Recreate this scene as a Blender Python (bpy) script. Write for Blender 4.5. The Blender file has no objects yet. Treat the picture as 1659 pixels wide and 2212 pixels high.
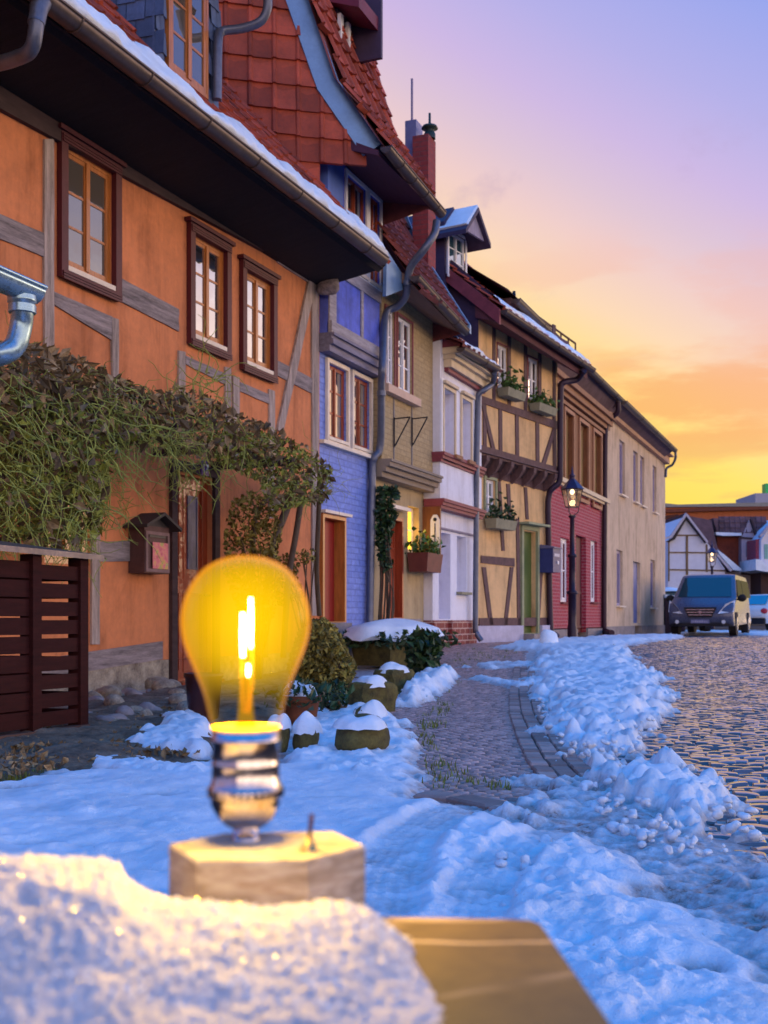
import bpy, math, random
import numpy as np
from mathutils import Vector
R = math.radians
random.seed(7); rng = np.random.default_rng(11)
SC = bpy.context.scene; COL = SC.collection

# ------------------------------------------------------------------ camera
AZ = R(22.07); CA, SA = math.cos(AZ), math.sin(AZ)
CAM = np.array([6.15, 0.0, 0.64]); F = 2500.0; CX, HZ = 829.5, 1338.0
FW = np.array([-SA, CA, 0]); RT = np.array([CA, SA, 0]); UP = np.array([0, 0, 1.0])
cd = bpy.data.cameras.new('camera'); cam = bpy.data.objects.new('camera', cd); COL.objects.link(cam)
cam.location = CAM; cam.rotation_euler = (R(90), 0, AZ)
cd.sensor_fit = 'HORIZONTAL'; cd.sensor_width = 24; cd.lens = F / 1659 * 24
cd.shift_y = (HZ - 1106) / 1659; cd.clip_start = .02; cd.clip_end = 3000
cd.dof.use_dof = True; cd.dof.focus_distance = 3.4; cd.dof.aperture_fstop = 9
SC.camera = cam

# ------------------------------------------------------------------ world
W = bpy.data.worlds.new("World"); SC.world = W; W.use_nodes = True
nt = W.node_tree; nt.nodes.clear()
def nd(tree, t, **k):
    n = tree.nodes.new(t)
    for a, b in k.items():
        if a == 'ins':
            for i, v in b.items(): n.inputs[i].default_value = v
        else: setattr(n, a, b)
    return n
def lk(tree, a, b): tree.links.new(a, b)
def mth(tree, op, a, b=None, c=None, clamp=False):
    n = tree.nodes.new('ShaderNodeMath'); n.operation = op; n.use_clamp = clamp
    for i, v in enumerate((a, b, c)):
        if v is None: continue
        if isinstance(v, (int, float)): n.inputs[i].default_value = v
        else: tree.links.new(v, n.inputs[i])
    return n.outputs[0]
def ramp(tree, fac, stops, interp='LINEAR'):
    n = tree.nodes.new('ShaderNodeValToRGB'); n.color_ramp.interpolation = interp
    e = n.color_ramp.elements
    while len(e) > 1: e.remove(e[0])
    e[0].position = stops[0][0]; e[0].color = (*stops[0][1], 1)
    for p, c in stops[1:]:
        q = e.new(p); q.color = (*c, 1)
    tree.links.new(fac, n.inputs[0]); return n.outputs[0]
def mixc(tree, fac, a, b, typ='MIX'):
    n = tree.nodes.new('ShaderNodeMix'); n.data_type = 'RGBA'; n.blend_type = typ
    for i, v in ((0, fac), (6, a), (7, b)):
        if isinstance(v, (int, float)): n.inputs[i].default_value = v
        elif isinstance(v, tuple): n.inputs[i].default_value = (*v, 1) if len(v) == 3 else v
        else: tree.links.new(v, n.inputs[i])
    return n.outputs[2]
def lin(r, g, b): return tuple(((c / 255 + .055) / 1.055) ** 2.4 if c > 10 else c / 255 / 12.92 for c in (r, g, b))

tc = nd(nt, 'ShaderNodeTexCoord'); sx = nd(nt, 'ShaderNodeSeparateXYZ'); lk(nt, tc.outputs['Generated'], sx.inputs[0])
el = mth(nt, 'MULTIPLY', mth(nt, 'ARCSINE', sx.outputs[2]), 57.2958)
az = mth(nt, 'MULTIPLY', mth(nt, 'ARCTAN2', sx.outputs[0], sx.outputs[1]), 57.2958)      # degrees from the street's direction
sh = mth(nt, 'MULTIPLY', mth(nt, 'MINIMUM', mth(nt, 'MAXIMUM', mth(nt, 'ADD', az, 5.0), -30.0), 4.0), .50)
p = mth(nt, 'DIVIDE', mth(nt, 'ADD', mth(nt, 'ADD', el, sh), 14.0), 70.0, clamp=True)
def P_(d): return (d + 10) / 70
west = ramp(nt, p, [(P_(-10), lin(255, 190, 80)), (P_(4), lin(255, 214, 80)), (P_(8), lin(255, 222, 92)), (P_(10.5), lin(255, 226, 108)), (P_(13), lin(255, 222, 142)), (P_(15.5), lin(252, 216, 180)), (P_(18.4), lin(239, 204, 200)),
                    (P_(20.6), lin(222, 195, 212)), (P_(23.5), lin(205, 182, 226)), (P_(27), lin(180, 174, 231)), (P_(32), lin(148, 163, 236)), (P_(36), lin(84, 134, 238)), (P_(41), (.012, .37, 1.22)), (P_(60), (.004, .38, 1.28))])
e2 = mth(nt, 'DIVIDE', mth(nt, 'ADD', el, 10.0), 100.0, clamp=True)
east = ramp(nt, e2, [(0, (2.6, 1.8, 1.2)), (.15, (3.6, 2.7, 2.1)), (.21, (3.3, 2.6, 2.2)), (.27, (1.2, 1.05, 1.25)), (.35, (.15, .36, 1.1)), (.50, (.012, .38, 1.24)), (1, (.004, .38, 1.28))])
north = ramp(nt, e2, [(0, (.30, .30, .55)), (.2, (.30, .34, .75)), (.36, (.10, .24, .95)), (.5, (.012, .37, 1.2)), (1, (.004, .38, 1.28))])
# how far a direction lies from the sunset: 0 in the west, 1 on the street's open side
k = nd(nt, 'ShaderNodeMapRange', interpolation_type='SMOOTHSTEP', ins={1: 5.0, 2: 45.0, 3: 0.0, 4: 1.0}); lk(nt, az, k.inputs[0])
skyc = mixc(nt, k.outputs[0], west, east)
k2 = nd(nt, 'ShaderNodeMapRange', interpolation_type='SMOOTHSTEP', ins={1: -50.0, 2: -80.0, 3: 0.0, 4: 1.0}); lk(nt, az, k2.inputs[0]); skyc = mixc(nt, k2.outputs[0], skyc, north)
# clouds: streaks drawn out along the horizon
def cloud(scale, stretch, lo, hi, e0, e1, e2_, e3, seed):
    m = nd(nt, 'ShaderNodeMapping'); lk(nt, tc.outputs['Generated'], m.inputs[0]); m.inputs['Scale'].default_value = (scale, scale, scale * stretch); m.inputs['Location'].default_value = (seed, seed * .7, seed * .3)
    n = nd(nt, 'ShaderNodeTexNoise', ins={'Scale': 1.0, 'Detail': 6.0, 'Roughness': .55}); lk(nt, m.outputs[0], n.inputs['Vector'])
    r = nd(nt, 'ShaderNodeMapRange', interpolation_type='SMOOTHSTEP', ins={1: lo, 2: hi}); lk(nt, n.outputs[0], r.inputs[0])
    a = nd(nt, 'ShaderNodeMapRange', interpolation_type='SMOOTHSTEP', ins={1: e0, 2: e1}); lk(nt, el, a.inputs[0])
    b = nd(nt, 'ShaderNodeMapRange', interpolation_type='SMOOTHSTEP', ins={1: e2_, 2: e3, 3: 1.0, 4: 0.0}); lk(nt, el, b.inputs[0])
    return mth(nt, 'MULTIPLY', mth(nt, 'MULTIPLY', r.outputs[0], a.outputs[0]), b.outputs[0])
c1 = cloud(5, 4.2, .43, .56, 6.0, 9.0, 11.0, 14.5, 3.1)
skyc = mixc(nt, mth(nt, 'MULTIPLY', c1, .68), skyc, lin(248, 165, 100))
c0 = cloud(7, 3.2, .44, .60, 10.5, 13, 16, 19, 6.6)
skyc = mixc(nt, mth(nt, 'MULTIPLY', c0, .3), skyc, lin(244, 178, 158))
c2 = cloud(6, 6, .48, .62, 3, 5, 7, 9.5, 8.4)
skyc = mixc(nt, mth(nt, 'MULTIPLY', c2, .4), skyc, lin(235, 170, 110))
c3 = cloud(9, 1.3, .56, .68, 13, 17, 20, 24, 5.9)
skyc = mixc(nt, mth(nt, 'MULTIPLY', c3, .38), skyc, lin(176, 150, 185))
ns = nd(nt, 'ShaderNodeTexSky', sky_type='NISHITA', sun_disc=False, sun_elevation=R(6), sun_rotation=R(38), air_density=1.2, dust_density=1.5)
b1 = nd(nt, 'ShaderNodeBackground', ins={1: 1.0}); lk(nt, skyc, b1.inputs[0])
b2 = nd(nt, 'ShaderNodeBackground', ins={1: 0.01}); lk(nt, ns.outputs[0], b2.inputs[0])
ad = nd(nt, 'ShaderNodeAddShader'); lk(nt, b1.outputs[0], ad.inputs[0]); lk(nt, b2.outputs[0], ad.inputs[1])
wo = nd(nt, 'ShaderNodeOutputWorld'); lk(nt, ad.outputs[0], wo.inputs[0])

# ------------------------------------------------------------------ sun: the glow of the sunset, low and soft
sd = bpy.data.lights.new('sun', 'SUN'); sun = bpy.data.objects.new('sun', sd); COL.objects.link(sun)
sd.energy = .30; sd.angle = R(14); sd.color = (1.0, .66, .42)
_a, _e = R(38), R(6)
sun.rotation_euler = Vector((math.sin(_a) * math.cos(_e), math.cos(_a) * math.cos(_e), math.sin(_e))).to_track_quat('Z', 'Y').to_euler()
vs = SC.view_settings; vs.view_transform = 'Standard'; vs.look = 'None'; vs.exposure = 0.0; vs.gamma = 1
SC.cycles.use_denoising = True
SC.cycles.max_bounces = 8; SC.cycles.transparent_max_bounces = 24; SC.cycles.sample_clamp_indirect = 6

# ------------------------------------------------------------------ geometry helpers
def ray(u, v): return FW + (u - CX) / F * RT + (HZ - v) / F * UP
def sstep(a, b, x): t = np.clip((x - a) / (b - a), 0, 1); return t * t * (3 - 2 * t)
def gz(X, Y): return .245 * sstep(11, 19, Y) - .10 * sstep(24, 36, Y)
def onG(u, v):                         # where the sight line meets the ground
    g = 0.0
    for _ in range(25):
        zc = F * (CAM[2] - g) / max(v - HZ, 1.0); P = CAM + zc * ray(u, v); g = .5 * g + .5 * gz(P[0], P[1])
    return np.array([P[0], P[1], gz(P[0], P[1])])
def onD(u, v, zc): return CAM + zc * ray(u, v)
class Fr:
    """a standing frame: x outward, y along, z up"""
    def __init__(s, x, y, ang=0., z=0.):
        a = R(ang); s.p = np.array([x, y, z]); s.ang = a
        s.e = np.array([math.sin(a), math.cos(a), 0]); s.n = np.array([math.cos(a), -math.sin(a), 0])
    def loc(s, P): d = np.asarray(P) - s.p; return np.array([d @ s.n, d @ s.e, d[2]])
    def on(s, u, v, o=0.):
        d = ray(u, v); k = (o - (CAM - s.p) @ s.n) / (d @ s.n); return s.loc(CAM + k * d)
    def onS(s, u, v, y=0.):
        d = ray(u, v); k = (y - (CAM - s.p) @ s.e) / (d @ s.e); return s.loc(CAM + k * d)
    def rect(s, u0, u1, vt, vb, o=0.):
        a = s.on(u0, vt, o); b = s.on(u0, vb, o); c = s.on(u1, vt, o); return (a[1], c[1], b[2], a[2])
class MB:
    def __init__(s): s.v = []; s.f = []; s.sm = []
    def add(s, vs, fs, smooth=False):
        b = len(s.v); s.v += [tuple(map(float, q)) for q in vs]; s.f += [tuple(b + i for i in f) for f in fs]; s.sm += [smooth] * len(fs); return s
    def box(s, x0, x1, y0, y1, z0, z1):
        x0, x1 = sorted((x0, x1)); y0, y1 = sorted((y0, y1)); z0, z1 = sorted((z0, z1))
        return s.add([(x, y, z) for x in (x0, x1) for y in (y0, y1) for z in (z0, z1)],
              [(0, 1, 3, 2), (4, 6, 7, 5), (0, 4, 5, 1), (2, 3, 7, 6), (0, 2, 6, 4), (1, 5, 7, 3)])
    def hexa(s, a, b):                 # two matching loops of points, joined
        n = len(a); s.add(list(a) + list(b), [tuple(range(n))[::-1], tuple(range(n, 2 * n))] + [(i, (i + 1) % n, n + (i + 1) % n, n + i) for i in range(n)]); return s
    def prism(s, poly, x0, x1):        # polygon in (y, z), extruded in x
        return s.hexa([(x0, y, z) for y, z in poly], [(x1, y, z) for y, z in poly])
    def slabpx(s, fr, pts, o1, o0):    # outline read off the photograph on the plane x = o1, with thickness
        q = [fr.on(u, v, o1) for u, v in pts]
        return s.hexa([(o0, a[1], a[2]) for a in q], [(o1, a[1], a[2]) for a in q])
    def ring(s, x0, x1, y0, y1, z0, z1, w, wb=None):
        wb = w if wb is None else wb
        s.box(x0, x1, y0, y0 + w, z0, z1); s.box(x0, x1, y1 - w, y1, z0, z1)
        s.box(x0, x1, y0 + w, y1 - w, z1 - w, z1); s.box(x0, x1, y0 + w, y1 - w, z0, z0 + wb); return s
    def tube(s, pts, r, n=10, smooth=True, caps=True):
        pts = [Vector(p) for p in pts]; rr = r if isinstance(r, (list, tuple)) else [r] * len(pts)
        up = Vector((0, 0, 1)); vs = []; prev = None
        for i, q in enumerate(pts):
            t = (pts[min(i + 1, len(pts) - 1)] - pts[max(i - 1, 0)])
            if t.length < 1e-9: t = Vector((0, 0, 1))
            t.normalize()
            if prev is None: a = t.cross(up) if abs(t.z) < .95 else t.cross(Vector((1, 0, 0)))
            else: a = prev - t * prev.dot(t)
            a.normalize(); prev = a; b = t.cross(a)
            vs += [q + (a * math.cos(2 * math.pi * j / n) + b * math.sin(2 * math.pi * j / n)) * rr[i] for j in range(n)]
        fs = [(i * n + j, i * n + (j + 1) % n, (i + 1) * n + (j + 1) % n, (i + 1) * n + j) for i in range(len(pts) - 1) for j in range(n)]
        s.add(vs, fs, smooth)
        if caps: m = len(pts) - 1; s.add(vs[:n], [tuple(range(n))[::-1]]); s.add(vs[m * n:], [tuple(range(n))])
        return s
    def lathe(s, prof, c=(0, 0, 0), n=28, smooth=True):
        vs = [(c[0] + r * math.cos(2 * math.pi * j / n), c[1] + r * math.sin(2 * math.pi * j / n), c[2] + z) for r, z in prof for j in range(n)]
        s.add(vs, [(i * n + j, i * n + (j + 1) % n, (i + 1) * n + (j + 1) % n, (i + 1) * n + j) for i in range(len(prof) - 1) for j in range(n)], smooth); return s
    def blob(s, c, rad, rough=.2, n=10, m=7, seed=0, flat=None, smooth=True):   # an uneven boulder
        r_ = random.Random(seed); ph = [(r_.uniform(-1, 1), r_.uniform(-1, 1), r_.uniform(-1, 1), r_.uniform(0, 6)) for _ in range(5)]
        vs = []
        for i in range(m + 1):
            th = math.pi * i / m
            for j in range(n):
                f = 2 * math.pi * j / n; d = (math.sin(th) * math.cos(f), math.sin(th) * math.sin(f), math.cos(th))
                k = 1 + rough * sum(math.sin(2.6 * (a * d[0] + b * d[1] + cc * d[2]) + e) for a, b, cc, e in ph) / 2.2
                z = d[2] * k
                if flat is not None: z = max(z, flat)
                vs.append((c[0] + rad[0] * d[0] * k, c[1] + rad[1] * d[1] * k, c[2] + rad[2] * z))
        s.add(vs, [(i * n + j, (i + 1) * n + j, (i + 1) * n + (j + 1) % n, i * n + (j + 1) % n) for i in range(m) for j in range(n)], smooth); return s
def arc(pts, k=6):                     # Catmull-Rom through the points
    P = [np.array(q, float) for q in pts]; P = [2 * P[0] - P[1]] + P + [2 * P[-1] - P[-2]]; o = []
    for i in range(1, len(P) - 2):
        for j in range(k):
            t = j / k; a, b, c, d = P[i - 1:i + 3]
            o.append(.5 * (2 * b + (c - a) * t + (2 * a - 5 * b + 4 * c - d) * t * t + (3 * b - a - 3 * c + d) * t ** 3))
    o.append(P[-2]); return o
def fast_mesh(name, V, Fq, smooth=False, col=None):    # numpy arrays, quads
    me = bpy.data.meshes.new(name); V = np.asarray(V, np.float32); Fq = np.asarray(Fq, np.int32); k = Fq.shape[1]
    me.vertices.add(len(V)); me.vertices.foreach_set('co', V.ravel()); me.loops.add(Fq.size); me.loops.foreach_set('vertex_index', Fq.ravel())
    me.polygons.add(len(Fq)); me.polygons.foreach_set('loop_start', np.arange(0, Fq.size, k, dtype=np.int32))
    me.polygons.foreach_set('use_smooth', np.full(len(Fq), smooth))
    if col is not None: a = me.attributes.new('tone', 'FLOAT', 'POINT'); a.data.foreach_set('value', np.asarray(col, np.float32))
    me.update(calc_edges=True); me.validate(); return me
def link(name, me, mat, parent=None):
    o = bpy.data.objects.new(name, me); COL.objects.link(o)
    if mat: me.materials.append(mat)
    if mat and any(n.type == 'ATTRIBUTE' for n in mat.node_tree.nodes) and 'tone' not in me.attributes: me.attributes.new('tone', 'FLOAT', 'POINT').data.foreach_set('value', np.ones(len(me.vertices), np.float32))
    if parent is not None: o.parent = parent
    return o
def obj(name, mb, mat, parent=None, label=None):
    me = bpy.data.meshes.new(name); me.from_pydata(mb.v, [], mb.f); me.polygons.foreach_set('use_smooth', mb.sm); me.update()
    o = link(name, me, mat, parent)
    if label: o['label'] = label
    return o
def tag(o, label, cat, group=None, kind=None):
    if label: o['label'] = label
    if cat: o['category'] = cat
    if group: o['group'] = group
    if kind: o['kind'] = kind
    return o
def thing(fr, name, label, cat, group=None):
    o = bpy.data.objects.new(name, None); COL.objects.link(o); o.location = fr.p; o.rotation_euler = (0, 0, -fr.ang); o.empty_display_size = .2
    return tag(o, label, cat, group)
def place(o, fr): o.location = fr.p; o.rotation_euler = (0, 0, -fr.ang); return o
def copy_tree(o, parent=None):
    c = o.copy(); COL.objects.link(c); c.parent = parent
    for ch in o.children: copy_tree(ch, c)
    return c
def text_mb(txt, size):
    cu = bpy.data.curves.new('t', 'FONT'); cu.body = txt; cu.size = size; cu.extrude = size * .04; cu.align_x = 'CENTER'; cu.align_y = 'CENTER'
    o = bpy.data.objects.new('t', cu); COL.objects.link(o); dg = bpy.context.evaluated_depsgraph_get(); me = o.evaluated_get(dg).to_mesh()
    m = MB(); m.add([tuple(q.co) for q in me.vertices], [tuple(f.vertices) for f in me.polygons]); o.evaluated_get(dg).to_mesh_clear()
    bpy.data.objects.remove(o); bpy.data.curves.remove(cu); return m

def _hash(ix, iy, s): h = np.sin(ix * 127.1 + iy * 311.7 + s * 74.7) * 43758.5453; return h - np.floor(h)
def vnoise(x, y, s=0.):
    ix, iy = np.floor(x), np.floor(y); fx, fy = x - ix, y - iy; fx = fx * fx * (3 - 2 * fx); fy = fy * fy * (3 - 2 * fy)
    return (_hash(ix, iy, s) * (1 - fx) + _hash(ix + 1, iy, s) * fx) * (1 - fy) + (_hash(ix, iy + 1, s) * (1 - fx) + _hash(ix + 1, iy + 1, s) * fx) * fy
def fbm(x, y, s=0., o=4): return sum(.5 ** i * (vnoise(x * 2 ** i, y * 2 ** i, s + i * 3.3) - .5) for i in range(o))
def lumps(x, y, s=0.):                 # rounded clods: distance to the nearest scattered point
    ix, iy = np.floor(x), np.floor(y); best = np.full(x.shape, 9.)
    for a in (-1, 0, 1):
        for b in (-1, 0, 1):
            px = ix + a + _hash(ix + a, iy + b, s); py = iy + b + _hash(ix + a, iy + b, s + 9); best = np.minimum(best, (x - px) ** 2 + (y - py) ** 2)
    return np.sqrt(np.clip(1 - best * 1.5, 0, 1))
def sdist(poly, X, Y):                 # signed distance to a polygon, inside positive
    P = np.asarray(poly, float); d = np.full(X.shape, 1e9); ins = np.zeros(X.shape, bool)
    for i in range(len(P)):
        a, b = P[i - 1], P[i]; e = b - a; t = np.clip(((X - a[0]) * e[0] + (Y - a[1]) * e[1]) / (e @ e + 1e-12), 0, 1)
        d = np.minimum(d, np.hypot(X - a[0] - t * e[0], Y - a[1] - t * e[1]))
        c = ((a[1] > Y) != (b[1] > Y)) & (X < (b[0] - a[0]) * (Y - a[1]) / (b[1] - a[1] + 1e-12) + a[0]); ins ^= c
    return np.where(ins, d, -d)
def gpoly(px): return [onG(u, v)[:2] for u, v in px]

# ------------------------------------------------------------------ materials
def new_mat(name):
    m = bpy.data.materials.new(name); m.use_nodes = True; t = m.node_tree; b = t.nodes['Principled BSDF']; return m, t, b
def objc(t, scale=(1, 1, 1)):
    c = nd(t, 'ShaderNodeTexCoord'); m = nd(t, 'ShaderNodeMapping'); lk(t, c.outputs['Object'], m.inputs[0]); m.inputs['Scale'].default_value = scale; return m.outputs[0]
def noise(t, vec, scale, detail=4., rough=.6, dist=0.):
    n = nd(t, 'ShaderNodeTexNoise', ins={'Scale': scale, 'Detail': detail, 'Roughness': rough, 'Distortion': dist}); lk(t, vec, n.inputs['Vector']); return n.outputs[0]
def bumpn(t, b, h, strength, dist=.01):
    n = nd(t, 'ShaderNodeBump', ins={'Strength': strength, 'Distance': dist}); lk(t, h, n.inputs['Height']); lk(t, n.outputs[0], b.inputs['Normal']); return n
def M(name, c, rough=.8, var=.25, scale=3., bump=.25, bscale=60., metal=0., stretch=(1, 1, 1), c2=None, spec=.4, dist=.004, tone=False, coat=0., streak=0.):
    m, t, b = new_mat(name); v = objc(t, stretch)
    n1 = noise(t, v, scale, 5, .65); n2 = noise(t, v, scale * 9, 4, .7)
    f = mth(t, 'ADD', mth(t, 'MULTIPLY', n1, .65), mth(t, 'MULTIPLY', n2, .35))
    lo = tuple(x * (1 - var) for x in c); hi = c2 or tuple(min(1, x * (1 + var)) for x in c)
    col = ramp(t, f, [(.34, lo), (.66, hi)])
    if tone:
        a = nd(t, 'ShaderNodeAttribute', attribute_name='tone'); col = mixc(t, 1.0, col, a.outputs['Fac'], 'MULTIPLY')
    if streak:
        sv = noise(t, objc(t, (3.2, 3.2, .35)), 1.6, 5, .65, .4); sb = noise(t, objc(t, (1, 1, 1)), 1.1, 6, .7, .5)
        col = mixc(t, 1.0, col, ramp(t, mth(t, 'ADD', mth(t, 'MULTIPLY', sv, .5), mth(t, 'MULTIPLY', sb, .5)), [(.36, tuple(1 - streak * q for q in (.9, 1, 1.1))), (.5, (1, 1, 1)), (.66, (1 + streak * .35,) * 3)]), 'MULTIPLY')
    lk(t, col, b.inputs['Base Color'])
    rr = nd(t, 'ShaderNodeMapRange', ins={1: .3, 2: .7, 3: max(0, rough - .1), 4: min(1, rough + .1)}); lk(t, n2, rr.inputs[0]); lk(t, rr.outputs[0], b.inputs['Roughness'])
    b.inputs['Metallic'].default_value = metal; b.inputs['Specular IOR Level'].default_value = spec; b.inputs['Coat Weight'].default_value = coat
    if bump: bumpn(t, b, noise(t, v, bscale, 5, .7), bump, dist)
    return m
def brickmat(name, c1, c2, mortar, w=.24, h=.075, ms=.012, rough=.8, bump=.6, painted=None):
    m, t, b = new_mat(name); c = nd(t, 'ShaderNodeTexCoord'); s_ = nd(t, 'ShaderNodeSeparateXYZ'); lk(t, c.outputs['Object'], s_.inputs[0])
    cb = nd(t, 'ShaderNodeCombineXYZ'); lk(t, mth(t, 'ADD', s_.outputs[1], s_.outputs[0]), cb.inputs[0]); lk(t, s_.outputs[2], cb.inputs[1])
    wob = nd(t, 'ShaderNodeTexNoise', ins={'Scale': 9.0, 'Detail': 2.0}); lk(t, cb.outputs[0], wob.inputs['Vector'])
    vv = nd(t, 'ShaderNodeVectorMath', operation='MULTIPLY_ADD'); lk(t, wob.outputs['Color'], vv.inputs[0]); vv.inputs[1].default_value = (.012, .012, 0); lk(t, cb.outputs[0], vv.inputs[2])
    br = nd(t, 'ShaderNodeTexBrick', ins={'Scale': 1.0, 'Mortar Size': ms, 'Mortar Smooth': .3, 'Bias': 0.0, 'Brick Width': w, 'Row Height': h}); lk(t, vv.outputs[0], br.inputs['Vector'])
    br.inputs['Color1'].default_value = (*c1, 1); br.inputs['Color2'].default_value = (*c2, 1); br.inputs['Mortar'].default_value = (*mortar, 1)
    n = noise(t, cb.outputs[0], 14, 5, .7); col = mixc(t, .5, br.outputs['Color'], ramp(t, n, [(.3, (.45, .45, .45)), (.7, (1.3, 1.3, 1.3))]), 'MULTIPLY')
    lk(t, col, b.inputs['Base Color']); b.inputs['Roughness'].default_value = rough
    hgt = mth(t, 'ADD', mth(t, 'SUBTRACT', 1.0, br.outputs['Fac']), mth(t, 'MULTIPLY', n, .5)); bumpn(t, b, hgt, bump, .008); return m
def glass_mat(name, tint=(.03, .035, .045), refl=.55, rough=.02):
    m, t, b = new_mat(name); t.nodes.remove(b); o = t.nodes['Material Output']
    d = nd(t, 'ShaderNodeBsdfDiffuse'); d.inputs[0].default_value = (*tint, 1); g = nd(t, 'ShaderNodeBsdfGlossy', ins={'Roughness': rough})
    g.inputs[0].default_value = (.95, .97, 1, 1); v = objc(t); bn = nd(t, 'ShaderNodeBump', ins={'Strength': .15, 'Distance': .01}); lk(t, noise(t, v, 3.5, 2), bn.inputs['Height']); lk(t, bn.outputs[0], g.inputs['Normal'])
    fr_ = nd(t, 'ShaderNodeFresnel', ins={0: 1.5}); f = mth(t, 'ADD', mth(t, 'MULTIPLY', fr_.outputs[0], .6), refl, clamp=True)
    mx = nd(t, 'ShaderNodeMixShader'); lk(t, f, mx.inputs[0]); lk(t, d.outputs[0], mx.inputs[1]); lk(t, g.outputs[0], mx.inputs[2]); lk(t, mx.outputs[0], o.inputs[0]); return m
def emit_mat(name, c, s):
    m, t, b = new_mat(name); b.inputs['Base Color'].default_value = (*c, 1); b.inputs['Emission Color'].default_value = (*c, 1); b.inputs['Emission Strength'].default_value = s
    v = objc(t); col = ramp(t, noise(t, v, 9, 3), [(.3, tuple(x * .75 for x in c)), (.7, c)]); lk(t, col, b.inputs['Emission Color']); return m

plaster_orange = M('orange plaster', (.62, .215, .085), .9, .2, 1.6, .35, 70, streak=.38)
plaster_tan = brickmat('tan painted brick', (.42, .30, .15), (.46, .34, .18), (.36, .26, .13), .25, .075, .008, .9, .35)
plaster_tan2 = M('tan plaster', (.44, .33, .18), .9, .18, 3, .3, 60, streak=.4)
plaster_white = M('white plaster', (.76, .74, .80), .85, .08, 2, .2, 60, streak=.22)
plaster_yellow = M('yellow plaster', (.70, .44, .20), .9, .15, 2, .25, 50, streak=.35)
plaster_beige = M('beige roughcast', (.60, .45, .31), .95, .12, 2, .6, 35, streak=.35)
blue_paint = brickmat('blue painted brick', (.17, .25, .66), (.22, .31, .74), (.15, .21, .58), .25, .08, .01, .7, .6)
blue_panel = M('blue limewash', (.11, .15, .62), .8, .25, 5, .5, 20, streak=.4)
brick_red = brickmat('red brick', (.42, .026, .055), (.33, .02, .045), (.46, .17, .19), .24, .078, .012, .8, .6)
brick_plinth = brickmat('dark red brick plinth', (.26, .035, .028), (.20, .025, .022), (.5, .32, .28), .26, .10, .012, .7, .5)
brick_chim = brickmat('chimney brick', (.34, .05, .045), (.28, .04, .04), (.22, .06, .06), .24, .075, .01, .85, .5)
brown_wall = M('brown boarding', (.23, .085, .03), .7, .3, 4, .3, 30, stretch=(6, 6, 1))
wood_v = M('weathered timber upright', (.34, .27, .235), .85, .6, 2.6, .8, 14, stretch=(9, 9, .8))
wood_h = M('weathered timber lengthwise', (.25, .205, .20), .85, .65, 2.6, .8, 14, stretch=(9, .8, 9))
wood_dark = M('dark timber', (.055, .03, .03), .8, .4, 3, .4, 20, stretch=(6, 1.2, 6))
wood_violet = M('dark stained frame timber', (.115, .06, .058), .8, .35, 3, .4, 20, stretch=(6, 3, 3))
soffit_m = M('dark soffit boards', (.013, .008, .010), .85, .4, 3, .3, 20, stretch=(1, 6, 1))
burgundy = M('burgundy paint', (.085, .009, .016), .55, .25, 6, .25, 30, stretch=(4, 4, 1.5))
varnish = M('orange varnished wood', (.46, .15, .03), .4, .35, 4, .2, 25, stretch=(8, 8, 1), coat=.3)
varnish_dk = M('red brown varnished wood', (.33, .05, .015), .42, .35, 4, .2, 25, stretch=(8, 8, 1), coat=.3)
door_red = M('red painted door', (.28, .014, .010), .5, .2, 5, .2, 25, stretch=(6, 6, 1))
cream = M('cream paint', (.80, .67, .52), .6, .15, 4, .2, 30)
cream_y = M('pale yellow moulding', (.66, .52, .34), .65, .15, 4, .2, 30)
white_paint = M('white paint', (.78, .77, .80), .5, .06, 4, .1, 30)
violet_trim = M('maroon moulding', (.22, .045, .06), .6, .25, 5, .2, 30)
green_door = M('green painted boards', (.075, .12, .022), .6, .2, 5, .25, 25, stretch=(8, 8, 1))
green_frame = M('grey green frame', (.28, .30, .17), .7, .2, 5, .2, 30)
tile_red = M('red clay tile', (.37, .068, .034), .75, .35, 3, .3, 40, tone=True)
tile_dark = M('dark weathered clay tile', (.20, .05, .045), .8, .35, 3, .3, 40, tone=True)
tile_grey = M('grey brown roof tile', (.13, .075, .09), .8, .35, 3, .3, 40, tone=True)
slate = M('blue grey slate', (.075, .105, .19), .45, .35, 5, .35, 30, tone=True)
slate_dk = M('dark violet slate', (.05, .032, .075), .6, .3, 5, .3, 30, tone=True)
zinc = M('zinc sheet', (.17, .29, .47), .45, .2, 3, .1, 20, metal=.35)
gutter_m = M('weathered gutter metal', (.105, .078, .072), .42, .3, 4, .12, 25, metal=.45)
pipe_m = M('weathered zinc pipe', (.12, .135, .19), .42, .3, 4, .12, 25, metal=.45)
pipe_bright = M('new zinc pipe', (.30, .45, .55), .3, .2, 4, .08, 25, metal=.7)
iron = M('black iron', (.016, .013, .022), .45, .3, 8, .1, 40, metal=.4)
bin_wood = M('dark brown stained slats', (.034, .006, .005), .8, .4, 4, .3, 25, stretch=(3, 1, 9), spec=.15)
stone_plinth = M('rubble stone plinth', (.26, .20, .15), .95, .45, 7, 1.0, 14, c2=(.55, .47, .34), dist=.03)
stone_grey = M('grey stone', (.28, .24, .23), .9, .3, 4, .6, 25)
stone_moss = M('mossy stone', (.055, .042, .018), .95, .5, 9, 1.0, 22, c2=(.17, .145, .04))
soil = M('soil and stones', (.085, .055, .036), .98, .5, 6, 1.0, 30, c2=(.30, .22, .15), dist=.02)
pave_m = M('mosaic paving stone', (.43, .25, .21), .36, .3, 9, .10, 90, tone=True, spec=.6, coat=.5)
kerb_m = M('worn kerb stone', (.36, .25, .22), .7, .3, 6, .4, 50, tone=True)
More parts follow.
